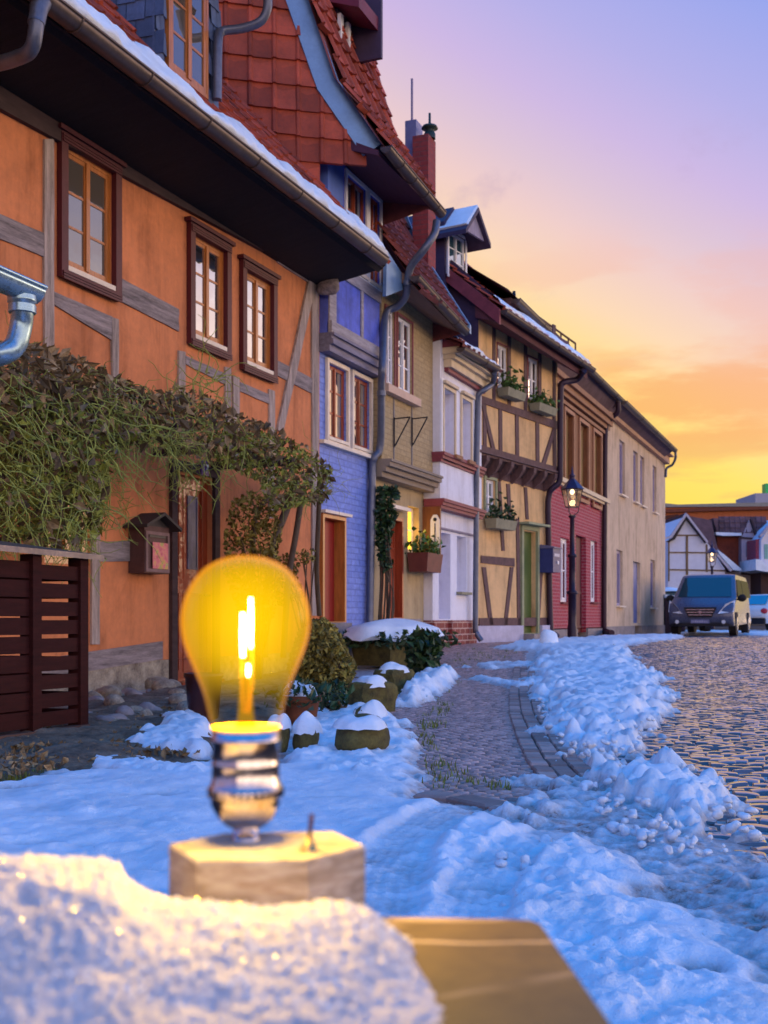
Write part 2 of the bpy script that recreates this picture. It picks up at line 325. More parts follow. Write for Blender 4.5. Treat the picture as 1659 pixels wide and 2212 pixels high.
road_m = M('wet dark road cobble', (.10, .072, .082), .13, .35, 9, .03, 60, tone=True, spec=.8, coat=.8)
joint_m = M('dark joint grit', (.022, .016, .016), .9, .4, 20, .5, 60)
pane = glass_mat('window glass', refl=.50); pane_dim = glass_mat('dim window glass', (.10, .085, .07), .16); pane_teal = glass_mat('blue green window glass', (.03, .10, .13), .35)
pane_lit = emit_mat('lit window', (1.0, .62, .05), 1.6)
leaf_green = M('vine green leaf', (.19, .21, .03), .7, .5, 30, 0, tone=True); leaf_dead = M('withered leaf', (.20, .135, .065), .85, .5, 30, 0, tone=True)
leaf_olive = M('olive shrub leaf', (.19, .15, .025), .7, .5, 30, 0, tone=True); leaf_dark = M('dark evergreen leaf', (.02, .05, .012), .5, .5, 30, 0, tone=True)
leaf_fresh = M('window box leaf', (.055, .115, .018), .6, .4, 30, 0, tone=True)
twig = M('vine twig', (.30, .34, .07), .8, .5, 12, .2, 60); bark = M('bark', (.10, .068, .042), .9, .4, 6, .8, 30, stretch=(4, 4, 1))
terracotta = M('old terracotta', (.17, .052, .018), .8, .35, 6, .3, 30)
box_grey = M('stone grey window box', (.26, .24, .15), .8, .25, 6, .3, 30); box_red = M('red brown window box', (.16, .04, .028), .6, .25, 6, .2, 30)
def snow_mat(name, c=(.84, .90, .96), sparkle=False, scale=1., sss=.0):
    m, t, b = new_mat(name); v = objc(t); n1 = noise(t, v, 30 * scale, 6, .7); n2 = noise(t, v, 190 * scale, 3, .7)
    col = ramp(t, noise(t, v, 4 * scale, 5), [(.3, tuple(x * .86 for x in c)), (.6, c)]); lk(t, col, b.inputs['Base Color']); b.inputs['Roughness'].default_value = .55
    b.inputs['Specular IOR Level'].default_value = .35
    bumpn(t, b, mth(t, 'ADD', mth(t, 'MULTIPLY', n1, .7), mth(t, 'MULTIPLY', n2, .3)), .7, .02 / scale); return m
snow = snow_mat('snow')
def dirty_snow():
    m = snow_mat('trodden snow'); t = m.node_tree; b = t.nodes['Principled BSDF']; src = b.inputs['Base Color'].links[0].from_socket; a = nd(t, 'ShaderNodeAttribute', attribute_name='tone'); v = objc(t)
    g = mth(t, 'MULTIPLY', a.outputs['Fac'], ramp(t, noise(t, v, 22, 5, .7), [(.35, (.25, .25, .25)), (.62, (1, 1, 1))]), clamp=True)
    lk(t, mixc(t, g, src, (.26, .19, .165)), b.inputs['Base Color']); r = mth(t, 'SUBTRACT', .55, mth(t, 'MULTIPLY', g, .33)); lk(t, r, b.inputs['Roughness'])
    sp = ramp(t, noise(t, v, 75, 2, .5), [(.70, (0, 0, 0)), (.74, (1, 1, 1))]); k = mth(t, 'MULTIPLY', sp, .5); lk(t, mixc(t, mth(t, 'MULTIPLY', k, noise(t, v, 3, 2)), b.inputs['Base Color'].links[0].from_socket, (.12, .09, .08)), b.inputs['Base Color']); return m
snow_road = dirty_snow()

# ------------------------------------------------------------------ building helpers
def wall(fr, par, name, mat, o, s0, s1, z0, z1, ops=(), depth=.10, back=-5., sides=(1, 1)):
    m = MB(); ys = sorted({s0, s1, *[q for r in ops for q in r[:2] if s0 < q < s1]}); zs = sorted({z0, z1, *[q for r in ops for q in r[2:4] if z0 < q < z1]})
    for i in range(len(ys) - 1):
        for j in range(len(zs) - 1):
            cy, cz = (ys[i] + ys[i + 1]) / 2, (zs[j] + zs[j + 1]) / 2
            if any(r[0] < cy < r[1] and r[2] < cz < r[3] for r in ops): continue
            m.add([(o, ys[i], zs[j]), (o, ys[i + 1], zs[j]), (o, ys[i + 1], zs[j + 1]), (o, ys[i], zs[j + 1])], [(0, 1, 2, 3)])
    for a, b, c, d in [r[:4] for r in ops]:
        e = o - depth - .02
        m.add([(o, a, c), (o, a, d), (e, a, d), (e, a, c)], [(0, 1, 2, 3)]); m.add([(o, b, c), (o, b, d), (e, b, d), (e, b, c)], [(3, 2, 1, 0)])
        m.add([(o, a, d), (o, b, d), (e, b, d), (e, a, d)], [(0, 1, 2, 3)]); m.add([(o, a, c), (o, b, c), (e, b, c), (e, a, c)], [(3, 2, 1, 0)])
        m.add([(e - .001, a, c), (e - .001, b, c), (e - .001, b, d), (e - .001, a, d)], [(0, 1, 2, 3)])
    for f, y in ((sides[0], s0), (sides[1], s1)):
        if f: m.add([(o, y, z0), (o, y, z1), (back, y, z1), (back, y, z0)], [(0, 1, 2, 3)])
    m.add([(o, s0, z0), (o, s1, z0), (back, s1, z0), (back, s0, z0)], [(0, 1, 2, 3)]); m.add([(o, s0, z1), (o, s1, z1), (back, s1, z1), (back, s0, z1)], [(0, 1, 2, 3)])
    return obj(name, m, mat, par)
def window(par, r, o, wood, depth=.07, cas=2, rows=3, cols=1, sill=None, surround=None, glass=None, label=None, fw=.035, mw=.014, sillp=.05, curtain=False):
    """window (fixed frame) > casement, pane, sill, surround"""
    y0, y1, z0, z1 = r; glass = glass or pane; x = o - depth
    w = obj('window', MB().ring(x - .02, x + .024, y0 + .001, y1 - .001, z0 + .001, z1 - .001, fw * .7), wood, par, label)
    a, b, c, d = y0 + fw * .7, y1 - fw * .7, z0 + fw * .7, z1 - fw * .7
    for i in range(cas):
        p0 = a + (b - a) * i / cas + .002; p1 = a + (b - a) * (i + 1) / cas - .002; m = MB().ring(x - .01, x + .018 + .003 * (i % 2), p0, p1, c + .002, d - .002, fw * .8)
        q0, q1, q2, q3 = p0 + fw * .8, p1 - fw * .8, c + fw * .8, d - fw * .8
        for j in range(1, rows): zz = q2 + (q3 - q2) * j / rows; m.box(x + .004, x + .015, q0, q1, zz - mw, zz + mw)
        for j in range(1, cols): yy = q0 + (q1 - q0) * j / cols; m.box(x + .003, x + .013, yy - mw, yy + mw, q2, q3)
        obj('casement', m, wood, w); obj('pane', MB().box(x, x + .008, q0 - .005, q1 + .005, q2 - .005, q3 + .005), glass, w)
    if cas == 2: mid = (a + b) / 2; obj('mullion', MB().box(x + .022, x + .034, mid - fw * .55, mid + fw * .55, c + .004, d - .004), wood, w)
    if sill: obj('sill', MB().box(o + .002, o + sillp, y0 - .03, y1 + .03, z0 - .045, z0 - .003), sill, w)
    if surround:
        tw, sm, pr = surround; obj('surround', MB().ring(o + .003, o + pr, y0 - tw, y1 + tw, z0 - tw * 1.3, z1 + tw, tw - .002, tw * 1.3 - .05 if sill else None), sm, w)
    return w
def rough_edge(pts, amp=.9, seg=5):
    r_ = random.Random(int(pts[0][0] * 7 + pts[0][1] * 3)); o = []
    for i in range(len(pts)):
        a, b = pts[i], pts[(i + 1) % len(pts)]; ln = math.hypot(b[0] - a[0], b[1] - a[1]); k = seg if ln > 40 else 1; o.append(a)
        for j in range(1, k): f = j / k; o.append((a[0] + (b[0] - a[0]) * f + r_.uniform(-amp, amp) * abs(b[1] - a[1]) / ln, a[1] + (b[1] - a[1]) * f + r_.uniform(-amp, amp) * abs(b[0] - a[0]) / ln))
    return o
def timber(fr, par, pts, o=.022, kind='timber_rail', mat=None, back=-.01):
    pts = rough_edge(pts); return obj(kind, MB().slabpx(fr, pts, o, back), mat or (wood_h if kind == 'timber_rail' else wood_v), par)
def gutter(par, x, y0, y1, z0, z1, r=.07, mat=None, step=.95, name='gutter', extra=None):
    m = MB(); n = 10; vs = []
    for y, z in ((y0, z0), (y1, z1)):
        for rr in (r, r - .006):
            for j in range(n + 1): t = math.pi * (1 + j / n); vs.append((x + rr * math.cos(t), y, z + rr * math.sin(t)))
    k = n + 1
    fs = [(j, j + 1, 2 * k + j + 1, 2 * k + j) for j in range(n)] + [(k + j + 1, k + j, 3 * k + j, 3 * k + j + 1) for j in range(n)] + [(0, 2 * k, 3 * k, k), (n, k + n, 3 * k + n, 2 * k + n)]
    m.add(vs, fs, True)
    for y, z in ((y0, z0), (y1, z1)): m.add([(x + r * math.cos(math.pi * (1 + j / n)), y, z + r * math.sin(math.pi * (1 + j / n))) for j in range(n + 1)], [tuple(range(n + 1))])
    m.tube([(x + r, y0, z0), (x + r, y1, z1)], .011, 6)
    q = int(abs(y1 - y0) / step)
    for i in range(1, q + 1):
        f = i / (q + .6); y = y0 + (y1 - y0) * f; z = z0 + (z1 - z0) * f
        m.tube([(x + (r + .005) * math.cos(math.pi * (1 + j / n)), y, z + (r + .005) * math.sin(math.pi * (1 + j / n))) for j in range(n + 1)], .006, 5)
    return obj(name, m, mat or gutter_m, par)
def tiles(par, name, mat, P0, A, B, na, nb, w, h, inside=None, th=.035, seed=0, rib=.03):
    """overlapping clay tiles; P0 lower corner, A along the course, B up the slope"""
    P0, A, B = (np.array(q, float) for q in (P0, A, B)); A /= np.linalg.norm(A); B /= np.linalg.norm(B); N = np.cross(A, B); r_ = random.Random(seed); V = []; Q = []; T = []
    prof = [(0, .25), (.07, 1), (.17, 1), (.25, .2), (.5, .1), (.8, .2), (1.02, .25)]; n = len(prof)
    for j in range(nb):
        for i in range(na):
            a0 = i * w; b0 = j * h
            if inside and not inside(a0 + w / 2, b0 + h / 2): continue
            t = r_.uniform(.62, 1.25); dz = r_.uniform(-.006, .006); b = len(V); jb = r_.uniform(-.008, .008)
            for bb, off in ((b0 - .03 + jb, th + dz), (b0 + h + .02, 0.), (b0 - .03 + jb, -.004)):
                for fx, fh in prof: V.append(P0 + A * (a0 + fx * w) + B * bb + N * (off + (fh * rib if off != -.004 else 0))); T.append(t)
            Q += [(b + q, b + q + 1, b + n + q + 1, b + n + q) for q in range(n - 1)] + [(b + 2 * n + q, b + 2 * n + q + 1, b + q + 1, b + q) for q in range(n - 1)]
    return link(name, fast_mesh(name, np.array(V), np.array(Q), False, T), mat, par)
def slates(par, name, mat, P0, A, B, na, nb, w, h, inside=None, seed=0):
    P0, A, B = (np.array(q, float) for q in (P0, A, B)); A /= np.linalg.norm(A); B /= np.linalg.norm(B); N = np.cross(A, B); r_ = random.Random(seed); V = []; Q = []; T = []
    for j in range(nb):
        for i in range(na):
            a0 = i * w + (w / 2 if j % 2 else 0); b0 = j * h
            if inside and not inside(a0 + w / 2, b0 + h / 2): continue
            t = r_.uniform(.7, 1.25); b = len(V)
            for aa, bb, of in ((.004, .0, .014), (w - .004, -.012, .016), (w - .004, h + .03, .002), (.004, h + .03, .002), (.004, 0, 0), (w - .004, -.012, 0)): V.append(P0 + A * (a0 + aa) + B * (b0 + bb) + N * of); T.append(t)
            Q += [(b, b + 1, b + 2, b + 3), (b + 4, b + 5, b + 1, b)]
    return link(name, fast_mesh(name, np.array(V), np.array(Q), False, T), mat, par)
def leafmesh(pts, size, seed=0, curl=.3, tone=(.5, 1.5)):
    r_ = np.random.default_rng(seed); pts = np.asarray(pts); n = len(pts); sz = size * r_.uniform(.55, 1.4, n)[:, None]
    a = r_.normal(size=(n, 3)); a /= np.linalg.norm(a, axis=1)[:, None]; b = r_.normal(size=(n, 3)); b -= (b * a).sum(1)[:, None] * a; b /= np.linalg.norm(b, axis=1)[:, None]; c = np.cross(a, b)
    V = np.stack([pts - a * sz, pts - b * sz * .55 + c * sz * curl, pts + a * sz, pts + b * sz * .55 + c * sz * curl], 1).reshape(-1, 3)
    return V, np.arange(4 * n).reshape(n, 4), np.repeat(r_.uniform(*tone, n), 4)
def leaves(par, name, mat, pts, size, seed=0, curl=.3, tone=(.5, 1.5)):
    V, Q, T = leafmesh(pts, size, seed, curl, tone); return link(name, fast_mesh(name, V, Q, False, T), mat, par)
def inpoly(poly, n, seed=0):
    r_ = random.Random(seed); us = [q[0] for q in poly]; vs_ = [q[1] for q in poly]; o = []
    while len(o) < n:
        u, v = r_.uniform(min(us), max(us)), r_.uniform(min(vs_), max(vs_)); c = False
        for i in range(len(poly)):
            a, b = poly[i - 1], poly[i]
            if (a[1] > v) != (b[1] > v) and u < (b[0] - a[0]) * (v - a[1]) / (b[1] - a[1]) + a[0]: c = not c
        if c: o.append((u, v))
    return o
def twigs(mb, starts, length, r, seed=0, droop=.5, seg=7):
    r_ = random.Random(seed)
    for s in starts:
        d = Vector((r_.gauss(0, 1), r_.gauss(0, 1), r_.gauss(-droop, .7))).normalized(); p = Vector(s); pts = [p.copy()]; L = length * r_.uniform(.5, 1.5)
        for i in range(seg):
            d = (d + Vector((r_.gauss(0, .45), r_.gauss(0, .45), r_.gauss(-droop * .3, .4)))).normalized(); p = p + d * L / seg; pts.append(p.copy())
        mb.tube(pts, [r * (1 - .6 * i / seg) for i in range(seg + 1)], 4, True, False)
#===HOUSES===
# ================================================================== HOUSE 1: orange half-timbered house
f1 = Fr(0, 0, 0)
Y2 = f1.on(690, 800)[1]; Y3 = f1.on(802, 1000)[1]; Y4 = f1.on(915, 1100)[1]; Y5 = f1.on(1022, 1100, .12)[1]
h1 = thing(f1, 'half_timbered_house', 'orange plastered half-timbered house with snowy eaves and burgundy window surrounds', 'house', 'houses along the lane')
zt = f1.on(266, 358)[2]
W1 = f1.rect(137, 240, 314, 573); W2 = f1.rect(413, 482, 505, 721); W3 = f1.rect(525, 583, 583, 778); W0 = f1.rect(96, 193, 1030, 1215)
D1 = (f1.on(377, 1000)[1], f1.on(458, 1000)[1], f1.on(375, 1478)[2], f1.on(377, 1022)[2])
wall(f1, h1, 'wall', plaster_orange, 0, 2.5, Y2, f1.on(300, 1428)[2], zt, [W0, W1, W2, W3, D1], back=-6)
obj('stone_plinth', MB().box(-.5, .012, 2.5, D1[0] - .12, -.3, f1.on(300, 1428)[2] - .002).box(-.5, .012, D1[1] + .12, Y2 - .003, -.3, f1.on(300, 1428)[2] - .002), stone_plinth, h1)
tim = lambda *a, **k: timber(f1, h1, *a, **k)
for w in (((137, 314), W1, (128, 250)), ((413, 505), W2, 0), ((525, 583), W3, 0)):
    window(h1, w[1], 0, varnish, .03, 2, 3, sill=cream, surround=(.09, burgundy, .055), glass=None if w[1] is not W1 else pane_dim, fw=.045, mw=.011, sillp=.05)
    y0, y1, z0, z1 = w[1]       # the slatted apron and head boards of the surround
    m = MB()
    m2 = MB()
    for i in range(3): m.box(.056, .068, y0 - .08, y1 + .08, z0 - .06 - .024 * (i + 1), z0 - .06 - .024 * i - .006); m2.box(.056, .066, y0 - .08, y1 + .08, z1 + .004 + .024 * i, z1 + .022 + .024 * i)
    obj('apron_board', m, burgundy, h1); obj('hood_slats', m2, burgundy, h1); obj('hood_board', MB().box(-.01, .08, y0 - .13, y1 + .13, z1 + .09, z1 + .13), burgundy, h1)
window(h1, W0, 0, varnish, .03, 2, 2, fw=.06, glass=glass_mat('dark shaded glass', (.05, .045, .05), -.03))
# posts, rails and the long brace
for pts in ([(97, 300), (117, 300), (117, 990), (97, 990)], [(243, 685), (257, 690), (257, 980), (243, 980)], [(387, 757), (401, 760), (401, 985), (387, 985)],
            [(487, 792), (500, 795), (500, 985), (487, 985)], [(504, 812), (518, 815), (518, 985), (504, 985)], [(582, 840), (594, 845), (594, 1120), (582, 1120)],
            [(675, 610), (689, 612), (689, 1330), (675, 1330)], [(199, 1000), (216, 1000), (216, 1392), (199, 1392)]): tim(pts, kind='timber_post')
for pts in ([(-60, 436), (97, 504), (97, 555), (-60, 490)], [(118, 630), (243, 684), (243, 735), (118, 658)], [(258, 598), (387, 668), (387, 716), (258, 648)],
            [(402, 768), (486, 806), (486, 830), (402, 786)], [(519, 825), (582, 852), (582, 872), (519, 845)], [(595, 776), (675, 818), (675, 850), (595, 808)], [(217, 1170), (352, 1167), (352, 1210), (217, 1213)],
            [(-60, 1445), (352, 1385), (352, 1424), (-60, 1492)], [(600, 541), (690, 597), (690, 626), (600, 566)]): tim(pts, .018)
tim([(668, 606), (684, 612), (612, 935), (600, 928)], .03, 'timber_brace')
tim([(-80, 120), (690, 575), (690, 607), (-80, 190)], .05, mat=wood_dark)
# entrance: frame, panelled leaf with glass
obj('door_frame', MB().ring(-.06, .04, D1[0] - .10, D1[1] + .10, D1[2], D1[3] + .13, .098, .01), wood_dark, h1)
y0, y1, z0, z1 = D1; dm = MB().ring(-.09, -.055, y0 + .005, y1 - .005, z0 + .02, z1 - .005, .085); zm = z0 + .98
dm.box(-.089, -.056, y0 + .09, y1 - .09, zm - .06, zm + .06); ym = y0 + (y1 - y0) * .30; dm.box(-.088, -.057, ym - .03, ym + .03, z0 + .1, z1 - .09)
for a, b, c, d in ((y0 + .09, ym - .03, z0 + .1, zm - .06), (ym + .03, y1 - .09, z0 + .1, zm - .06), (y0 + .09, ym - .03, zm + .06, z1 - .09), (ym + .03, y1 - .09, zm + .06, z1 - .09)):
    dm.ring(-.088, -.05, a, b, c, d, .025); dm.box(-.085, -.075, a + .025, b - .025, c + .025, d - .025)
dr = obj('door', dm, varnish_dk, h1)
obj('door_pane', MB().box(-.074, -.068, ym + .15, ym + .30, zm + .18, z1 - .2).ring(-.075, -.060, ym + .13, ym + .32, zm + .16, z1 - .18, .019), M('lace curtain behind the door glass', (.09, .085, .15), .4, .6, 5, .1, 20, stretch=(1, 3, 1)), dr); obj('handle', MB().tube([(-.05, y1 - .05, zm - .1), (0, y1 - .05, zm - .1), (0, y1 - .15, zm - .1)], .011, 8), iron, dr)
obj('door_step', MB().box(-.05, .26, y0 - .1, y1 + .1, -.3, z0 - .004).box(-.05, .12, y0 - .05, y1 + .05, z0 - .003, z0 + .02), varnish_dk, h1)
plq = thing(Fr(0, D1[0] + (D1[1] - D1[0]) * .68, 0, D1[3] + .03), 'house_number_plaque', 'small purple house number plaque on the dark lintel above the orange house entrance', 'plaque')
obj('plate', MB().prism([(-.07, 0), (.07, 0), (.07, .12), (.05, .15), (0, .165), (-.05, .15), (-.07, .12)], .041, .056), M('purple enamel', (.09, .022, .17), .4, .2, 9, .05, 60), plq)
tm = text_mb('17', .12); tm.v = [(.058 + z, x, y + .068) for x, y, z in tm.v]; obj('digit_pair', tm, white_paint, plq)
# eaves, gutter, roof
GX = .95; g0 = f1.on(205, 76, GX); g1 = f1.on(826, 555, GX); gzz = (g0[2] + g1[2]) / 2 - .02
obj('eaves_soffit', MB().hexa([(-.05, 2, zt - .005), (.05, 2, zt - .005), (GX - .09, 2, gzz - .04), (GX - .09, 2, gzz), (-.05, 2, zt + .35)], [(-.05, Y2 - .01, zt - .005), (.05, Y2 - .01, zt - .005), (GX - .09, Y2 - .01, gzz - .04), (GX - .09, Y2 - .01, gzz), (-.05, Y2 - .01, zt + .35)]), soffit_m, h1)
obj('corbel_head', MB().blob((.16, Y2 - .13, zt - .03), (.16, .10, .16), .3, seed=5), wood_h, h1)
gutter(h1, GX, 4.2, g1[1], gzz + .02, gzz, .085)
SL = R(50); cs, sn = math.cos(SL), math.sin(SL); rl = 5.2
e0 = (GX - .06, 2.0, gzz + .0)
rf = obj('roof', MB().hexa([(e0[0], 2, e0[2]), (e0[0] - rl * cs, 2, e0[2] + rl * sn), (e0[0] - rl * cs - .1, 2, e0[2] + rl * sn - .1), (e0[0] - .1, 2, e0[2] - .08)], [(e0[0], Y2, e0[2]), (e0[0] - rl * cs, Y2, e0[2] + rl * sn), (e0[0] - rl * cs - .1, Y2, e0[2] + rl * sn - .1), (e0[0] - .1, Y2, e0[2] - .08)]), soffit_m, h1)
tiles(rf, 'roof_tiles', tile_red, (e0[0] + .03, 2.0, e0[2] + .02), (0, 1, 0), (-cs, 0, sn), int((Y2 - 2) / .25), 17, .25, .31, seed=2)
# snow lying on the lowest courses
def roofsnow(name, label, P0, A, B, na, nb, wa, wb, th, edge, seed, fr):
    P0, A, B = (np.array(q, float) for q in (P0, A, B)); A /= np.linalg.norm(A); B /= np.linalg.norm(B); N = np.cross(A, B)
    ii, jj = np.meshgrid(np.linspace(0, 1, na), np.linspace(0, 1, nb)); lim = edge(ii * wa)
    bb = jj * lim; top = (1 - jj ** 3); n_ = fbm(ii * wa * 3, bb * 3, seed) * .05 + fbm(ii * wa * 11, bb * 11, seed + 4) * .03
    hgt = th * np.minimum(1, (1 - jj) * 4 + .15) * np.minimum(1, jj * 9 + .55) + n_ * top
    V = P0 + A * (ii * wa)[..., None] + B * bb[..., None] + N * hgt[..., None]; U = P0 + A * (ii * wa)[..., None] + B * bb[..., None] - N * .01
    V = np.concatenate([V.reshape(-1, 3), U.reshape(-1, 3)]); K = na * nb; q = (np.arange(nb - 1)[:, None] * na + np.arange(na - 1)[None]).ravel()
    Q = np.concatenate([np.stack([q, q + 1, q + na + 1, q + na], 1), np.stack([q[:na - 1] + K, q[:na - 1] + K + 1, q[:na - 1] + 1, q[:na - 1]], 1)])
    return tag(link(name, fast_mesh(name, V, Q, True), snow), label, 'snow', None, 'stuff')
roofsnow('roof_snow', 'melting snow on the lowest tiles above the gutter of the orange house', (e0[0] + .07, 3.0, e0[2] + .055), (0, 1, 0), (-cs, 0, sn), 330, 10, Y2 - 3.06, 1, .05, lambda a: .52 + .1 * np.sin(a * 4) + .34 * fbm(a * 2.2, a * 0, 3) + np.where((a > 5.3) & (a < 7.4), -.06, 0) - .03 * np.floor(4 * fbm(a * 9, a * 0 + 2, 6)), 2, f1)
# dormer with slate cheeks and two casements
dX = .38; dl = f1.on(336, 130, dX); dr0 = f1.on(470, 240, dX); wl = f1.rect(360, 446, -60, 146, dX)
wl = (wl[0], wl[1], f1.on(358, 146, dX)[2], f1.on(358, 146, dX)[2] + 1.35); zD = wl[3] + .12
dm_ = obj('dormer', MB().box(dX - 3, dX - .02, dl[1], dr0[1], wl[2] - .7, zD), slate, h1)
dw = obj('dormer_front', MB().ring(dX - .02, dX, dl[1] - .02, dr0[1] + .02, wl[2] - .12, zD, .10), slate, dm_)
def dwin(par, r, o):
    return window(par, r, o, varnish, .05, 2, 4, glass=pane_dim, fw=.055, mw=.012)
dwin(h1, (wl[0], wl[1], wl[2], wl[3]), dX + .05)
slates(dm_, 'cheek_slates', slate, (dX - 3, dl[1] - .006, wl[2] - .8), (1, 0, 0), (0, 0, 1), 15, 14, .2, .17, seed=4)
slates(dm_, 'front_slates', slate, (dX + .006, dl[1] - .02, wl[2] - .75), (0, 1, 0), (0, 0, 1), 2, 13, .07, .17, seed=5)
slates(dm_, 'front_slates', slate, (dX + .006, wl[1] + .01, wl[2] - .75), (0, 1, 0), (0, 0, 1), 2, 13, .10, .17, seed=6)
obj('dormer_eaves', MB().hexa([(dX - 3, dl[1] - .25, zD + .9), (dX + .55, dl[1] - .25, zD + .05), (dX + .55, dl[1] - .25, zD + .13), (dX - 3, dl[1] - .25, zD + 1)], [(dX - 3, dr0[1] + .75, zD + .9), (dX + .55, dr0[1] + .75, zD + .05), (dX + .55, dr0[1] + .75, zD + .13), (dX - 3, dr0[1] + .75, zD + 1)]), soffit_m, dm_)
q = f1.on(590, -5, dX + .45); gutter(h1, dX + .5, dl[1] - .3, q[1], q[2] + .05, q[2] + .05, .065, name='dormer_gutter')
obj('dormer_downpipe', MB().tube(arc([f1.on(u, v, o) for u, v, o in ((578, -20, .88), (577, 20, .86), (560, 48, .78), (520, 62, .6), (480, 68, dX + .06), (471, 90, dX + .06), (469, 215, dX + .06))]), .045, 10), pipe_m, h1)
# the swan-neck pipe at the left end of the gutter
obj('downpipe', MB().tube(arc([f1.on(u, v, o) for u, v, o in ((98, -40, .95), (82, 0, .95), (78, 60, .95), (66, 108, .88), (30, 128, .68), (-40, 150, .3), (-70, 190, .07))]), .052, 12), pipe_m, h1)
obj('pipe_socket', MB().tube([f1.on(112, -60, .95), f1.on(84, 20, .95), f1.on(78, 52, .95)], [.10, .062, .060], 12), pipe_m, h1)

# ================================================================== HOUSE 2: narrow blue house
f2 = Fr(0, Y2, 0); L2 = Y3 - Y2
h2 = thing(f2, 'narrow_house', 'narrow blue painted house with grey beams and a steep red tiled gable', 'house', 'houses along the lane')
zc0 = f2.on(694, 757)[2]; D2 = (f2.on(690, 1103)[1], f2.on(741, 1103)[1], f2.on(690, 1345)[2], f2.on(690, 1108)[2]); O2 = .12
A2 = f2.rect(706, 747, 783, 942); B2 = f2.rect(760, 797, 810, 955); B2 = (B2[0], B2[1], A2[2], A2[3])
wall(f2, h2, 'wall', blue_paint, 0, .0, L2, .25, zc0, [D2, A2, B2], depth=.14, back=-6)
obj('plinth', MB().box(-1, .05, .0, D2[0] - .02, -.2, .45).box(-1, .05, D2[1] + .02, L2, -.2, f2.on(790, 1352)[2]).box(-1, .12, D2[0] - .019, D2[1] + .019, -.2, D2[2] - .005), stone_grey, h2)
zs2 = f2.on(723, 567, O2)[2]; ztop2 = 6.5; E2 = f2.rect(747, 789, 380, 560, O2); E2 = (E2[0], E2[1], zs2 + .08, 6.36); G2 = f2.rect(796, 832, 400, 600, O2); G2 = (G2[0], min(G2[1], L2 + .0), E2[2], E2[3])
wall(f2, h2, 'upper_wall', blue_panel, O2, -.0, L2 + .03, zc0 + .03, ztop2, [E2, G2], back=-6)
for r in (A2, B2): window(h2, r, 0, varnish_dk, .05, 2, 3, surround=(.055, cream, .04), sill=cream, fw=.03, mw=.012)
for r in (E2, G2): window(h2, r, O2, varnish_dk, .05, 2, 3, surround=(.05, white_paint, .03), sill=cream, fw=.03, mw=.012)
obj('window_sill_beam', MB().box(.002, .075, -.02, L2 + .01, A2[2] - .12, A2[2] - .075), cream, h2)
for a, b, o in ((-.03, .06, .15), (.055, .12, .20), (.115, .17, .175), (.165, .20, .21)): obj('cornice_moulding', MB().box(0.003 + a * .01, o, -.02, L2 + .04, zc0 + a, zc0 + b), M('grey violet moulding %d' % int(o * 100), (.20, .18, .25), .7, .3, 4, .3, 25, stretch=(6, 1, 6)), h2)
q = f2.on(706, 732, O2); q2 = f2.on(706, 690, O2); zb2 = zc0 + .20
wood_pale = M('pale grey oak beam', (.36, .32, .34), .85, .4, 3, .6, 14, stretch=(9, 1, 9))
obj('timber_rail', MB().box(O2 - .01, O2 + .05, -.0, L2 + .03, zb2, q2[2]), wood_pale, h2); obj('timber_rail', MB().box(O2 - .01, O2 + .025, -.0, L2 + .03, zs2 - .14, zs2 + .02), wood_pale, h2)
for u0, u1 in ((709, 724), (778, 783), (826, 834)): a = f2.on(u0, 650, O2)[1]; b = f2.on(u1, 650, O2)[1]; obj('timber_post', MB().box(O2 - .01, O2 + .02, a, b, q2[2] - .001, zs2 - .139), wood_pale, h2)
y0, y1, z0, z1 = D2; obj('door_frame', MB().ring(-.14, .05, y0 + .001, y1 - .001, z0, z1, .05, .012), varnish, h2); dd = obj('door', MB().box(-.13, -.10, y0 + .055, y1 - .055, z0 + .012, z1 - .055), door_red, h2)
for i in range(1, 5): yy = y0 + .055 + (y1 - y0 - .11) * i / 5; obj('door_board', MB().box(-.0985, -.094, yy - (y1 - y0) * .09, yy + (y1 - y0) * .09 - .01, z0 + .03, z1 - .08), door_red, dd)
obj('handle', MB().tube([(-.095, y0 + .1, z0 + .95), (-.05, y0 + .1, z0 + .95), (-.05, y0 + .18, z0 + .95)], .012, 8), M('brass', (.5, .35, .12), .3, .2, 5, 0, 30, metal=.8), dd)
obj('door_hood', MB().box(.0, .11, y0 - .05, y1 + .06, z1 + .003, z1 + .04), cream, h2)
# roof: steep, sprung at the eaves; gable hung with tiles, turned a little towards the lower roof
fg = Fr(.62, Y2 - .02, 55); pr = [fg.on(u, v) for u, v in ((787, 336), (688, 192), (620, 0))]; d_ = np.array(pr[2]) - np.array(pr[1]); pr.append(pr[2] + d_ * 1.6)
V_ = lambda P, dn=0.: fg.p + fg.e * P[1] + fg.n * dn + np.array([0, 0, P[2]])
prf = [V_(P) - f2.p for P in pr]                       # verge line in the house's own frame
gm = MB(); low = [V_(fg.on(u, v)) - f2.p for u, v in ((440, 420),)][0]
gm.add([prf[0], prf[1], prf[2], prf[3], prf[3] + np.array([-4.1, -2.87, .5]), prf[3] * np.array([1, 1, 0]) + np.array([-4.1, -2.87, 5.12]), V_((0, -.55, 5.12)) - f2.p, V_((0, -.55, prf[0][2])) - f2.p], [(0, 1, 2, 3, 4, 5, 6, 7)])
gm.v = [tuple(np.array(q) - fg.n * .02) for q in gm.v]
gb = obj('gable_wall', gm, tile_red, h2)
yl, zl = pr[0][1] - 5.2, pr[0][2] - 2.2
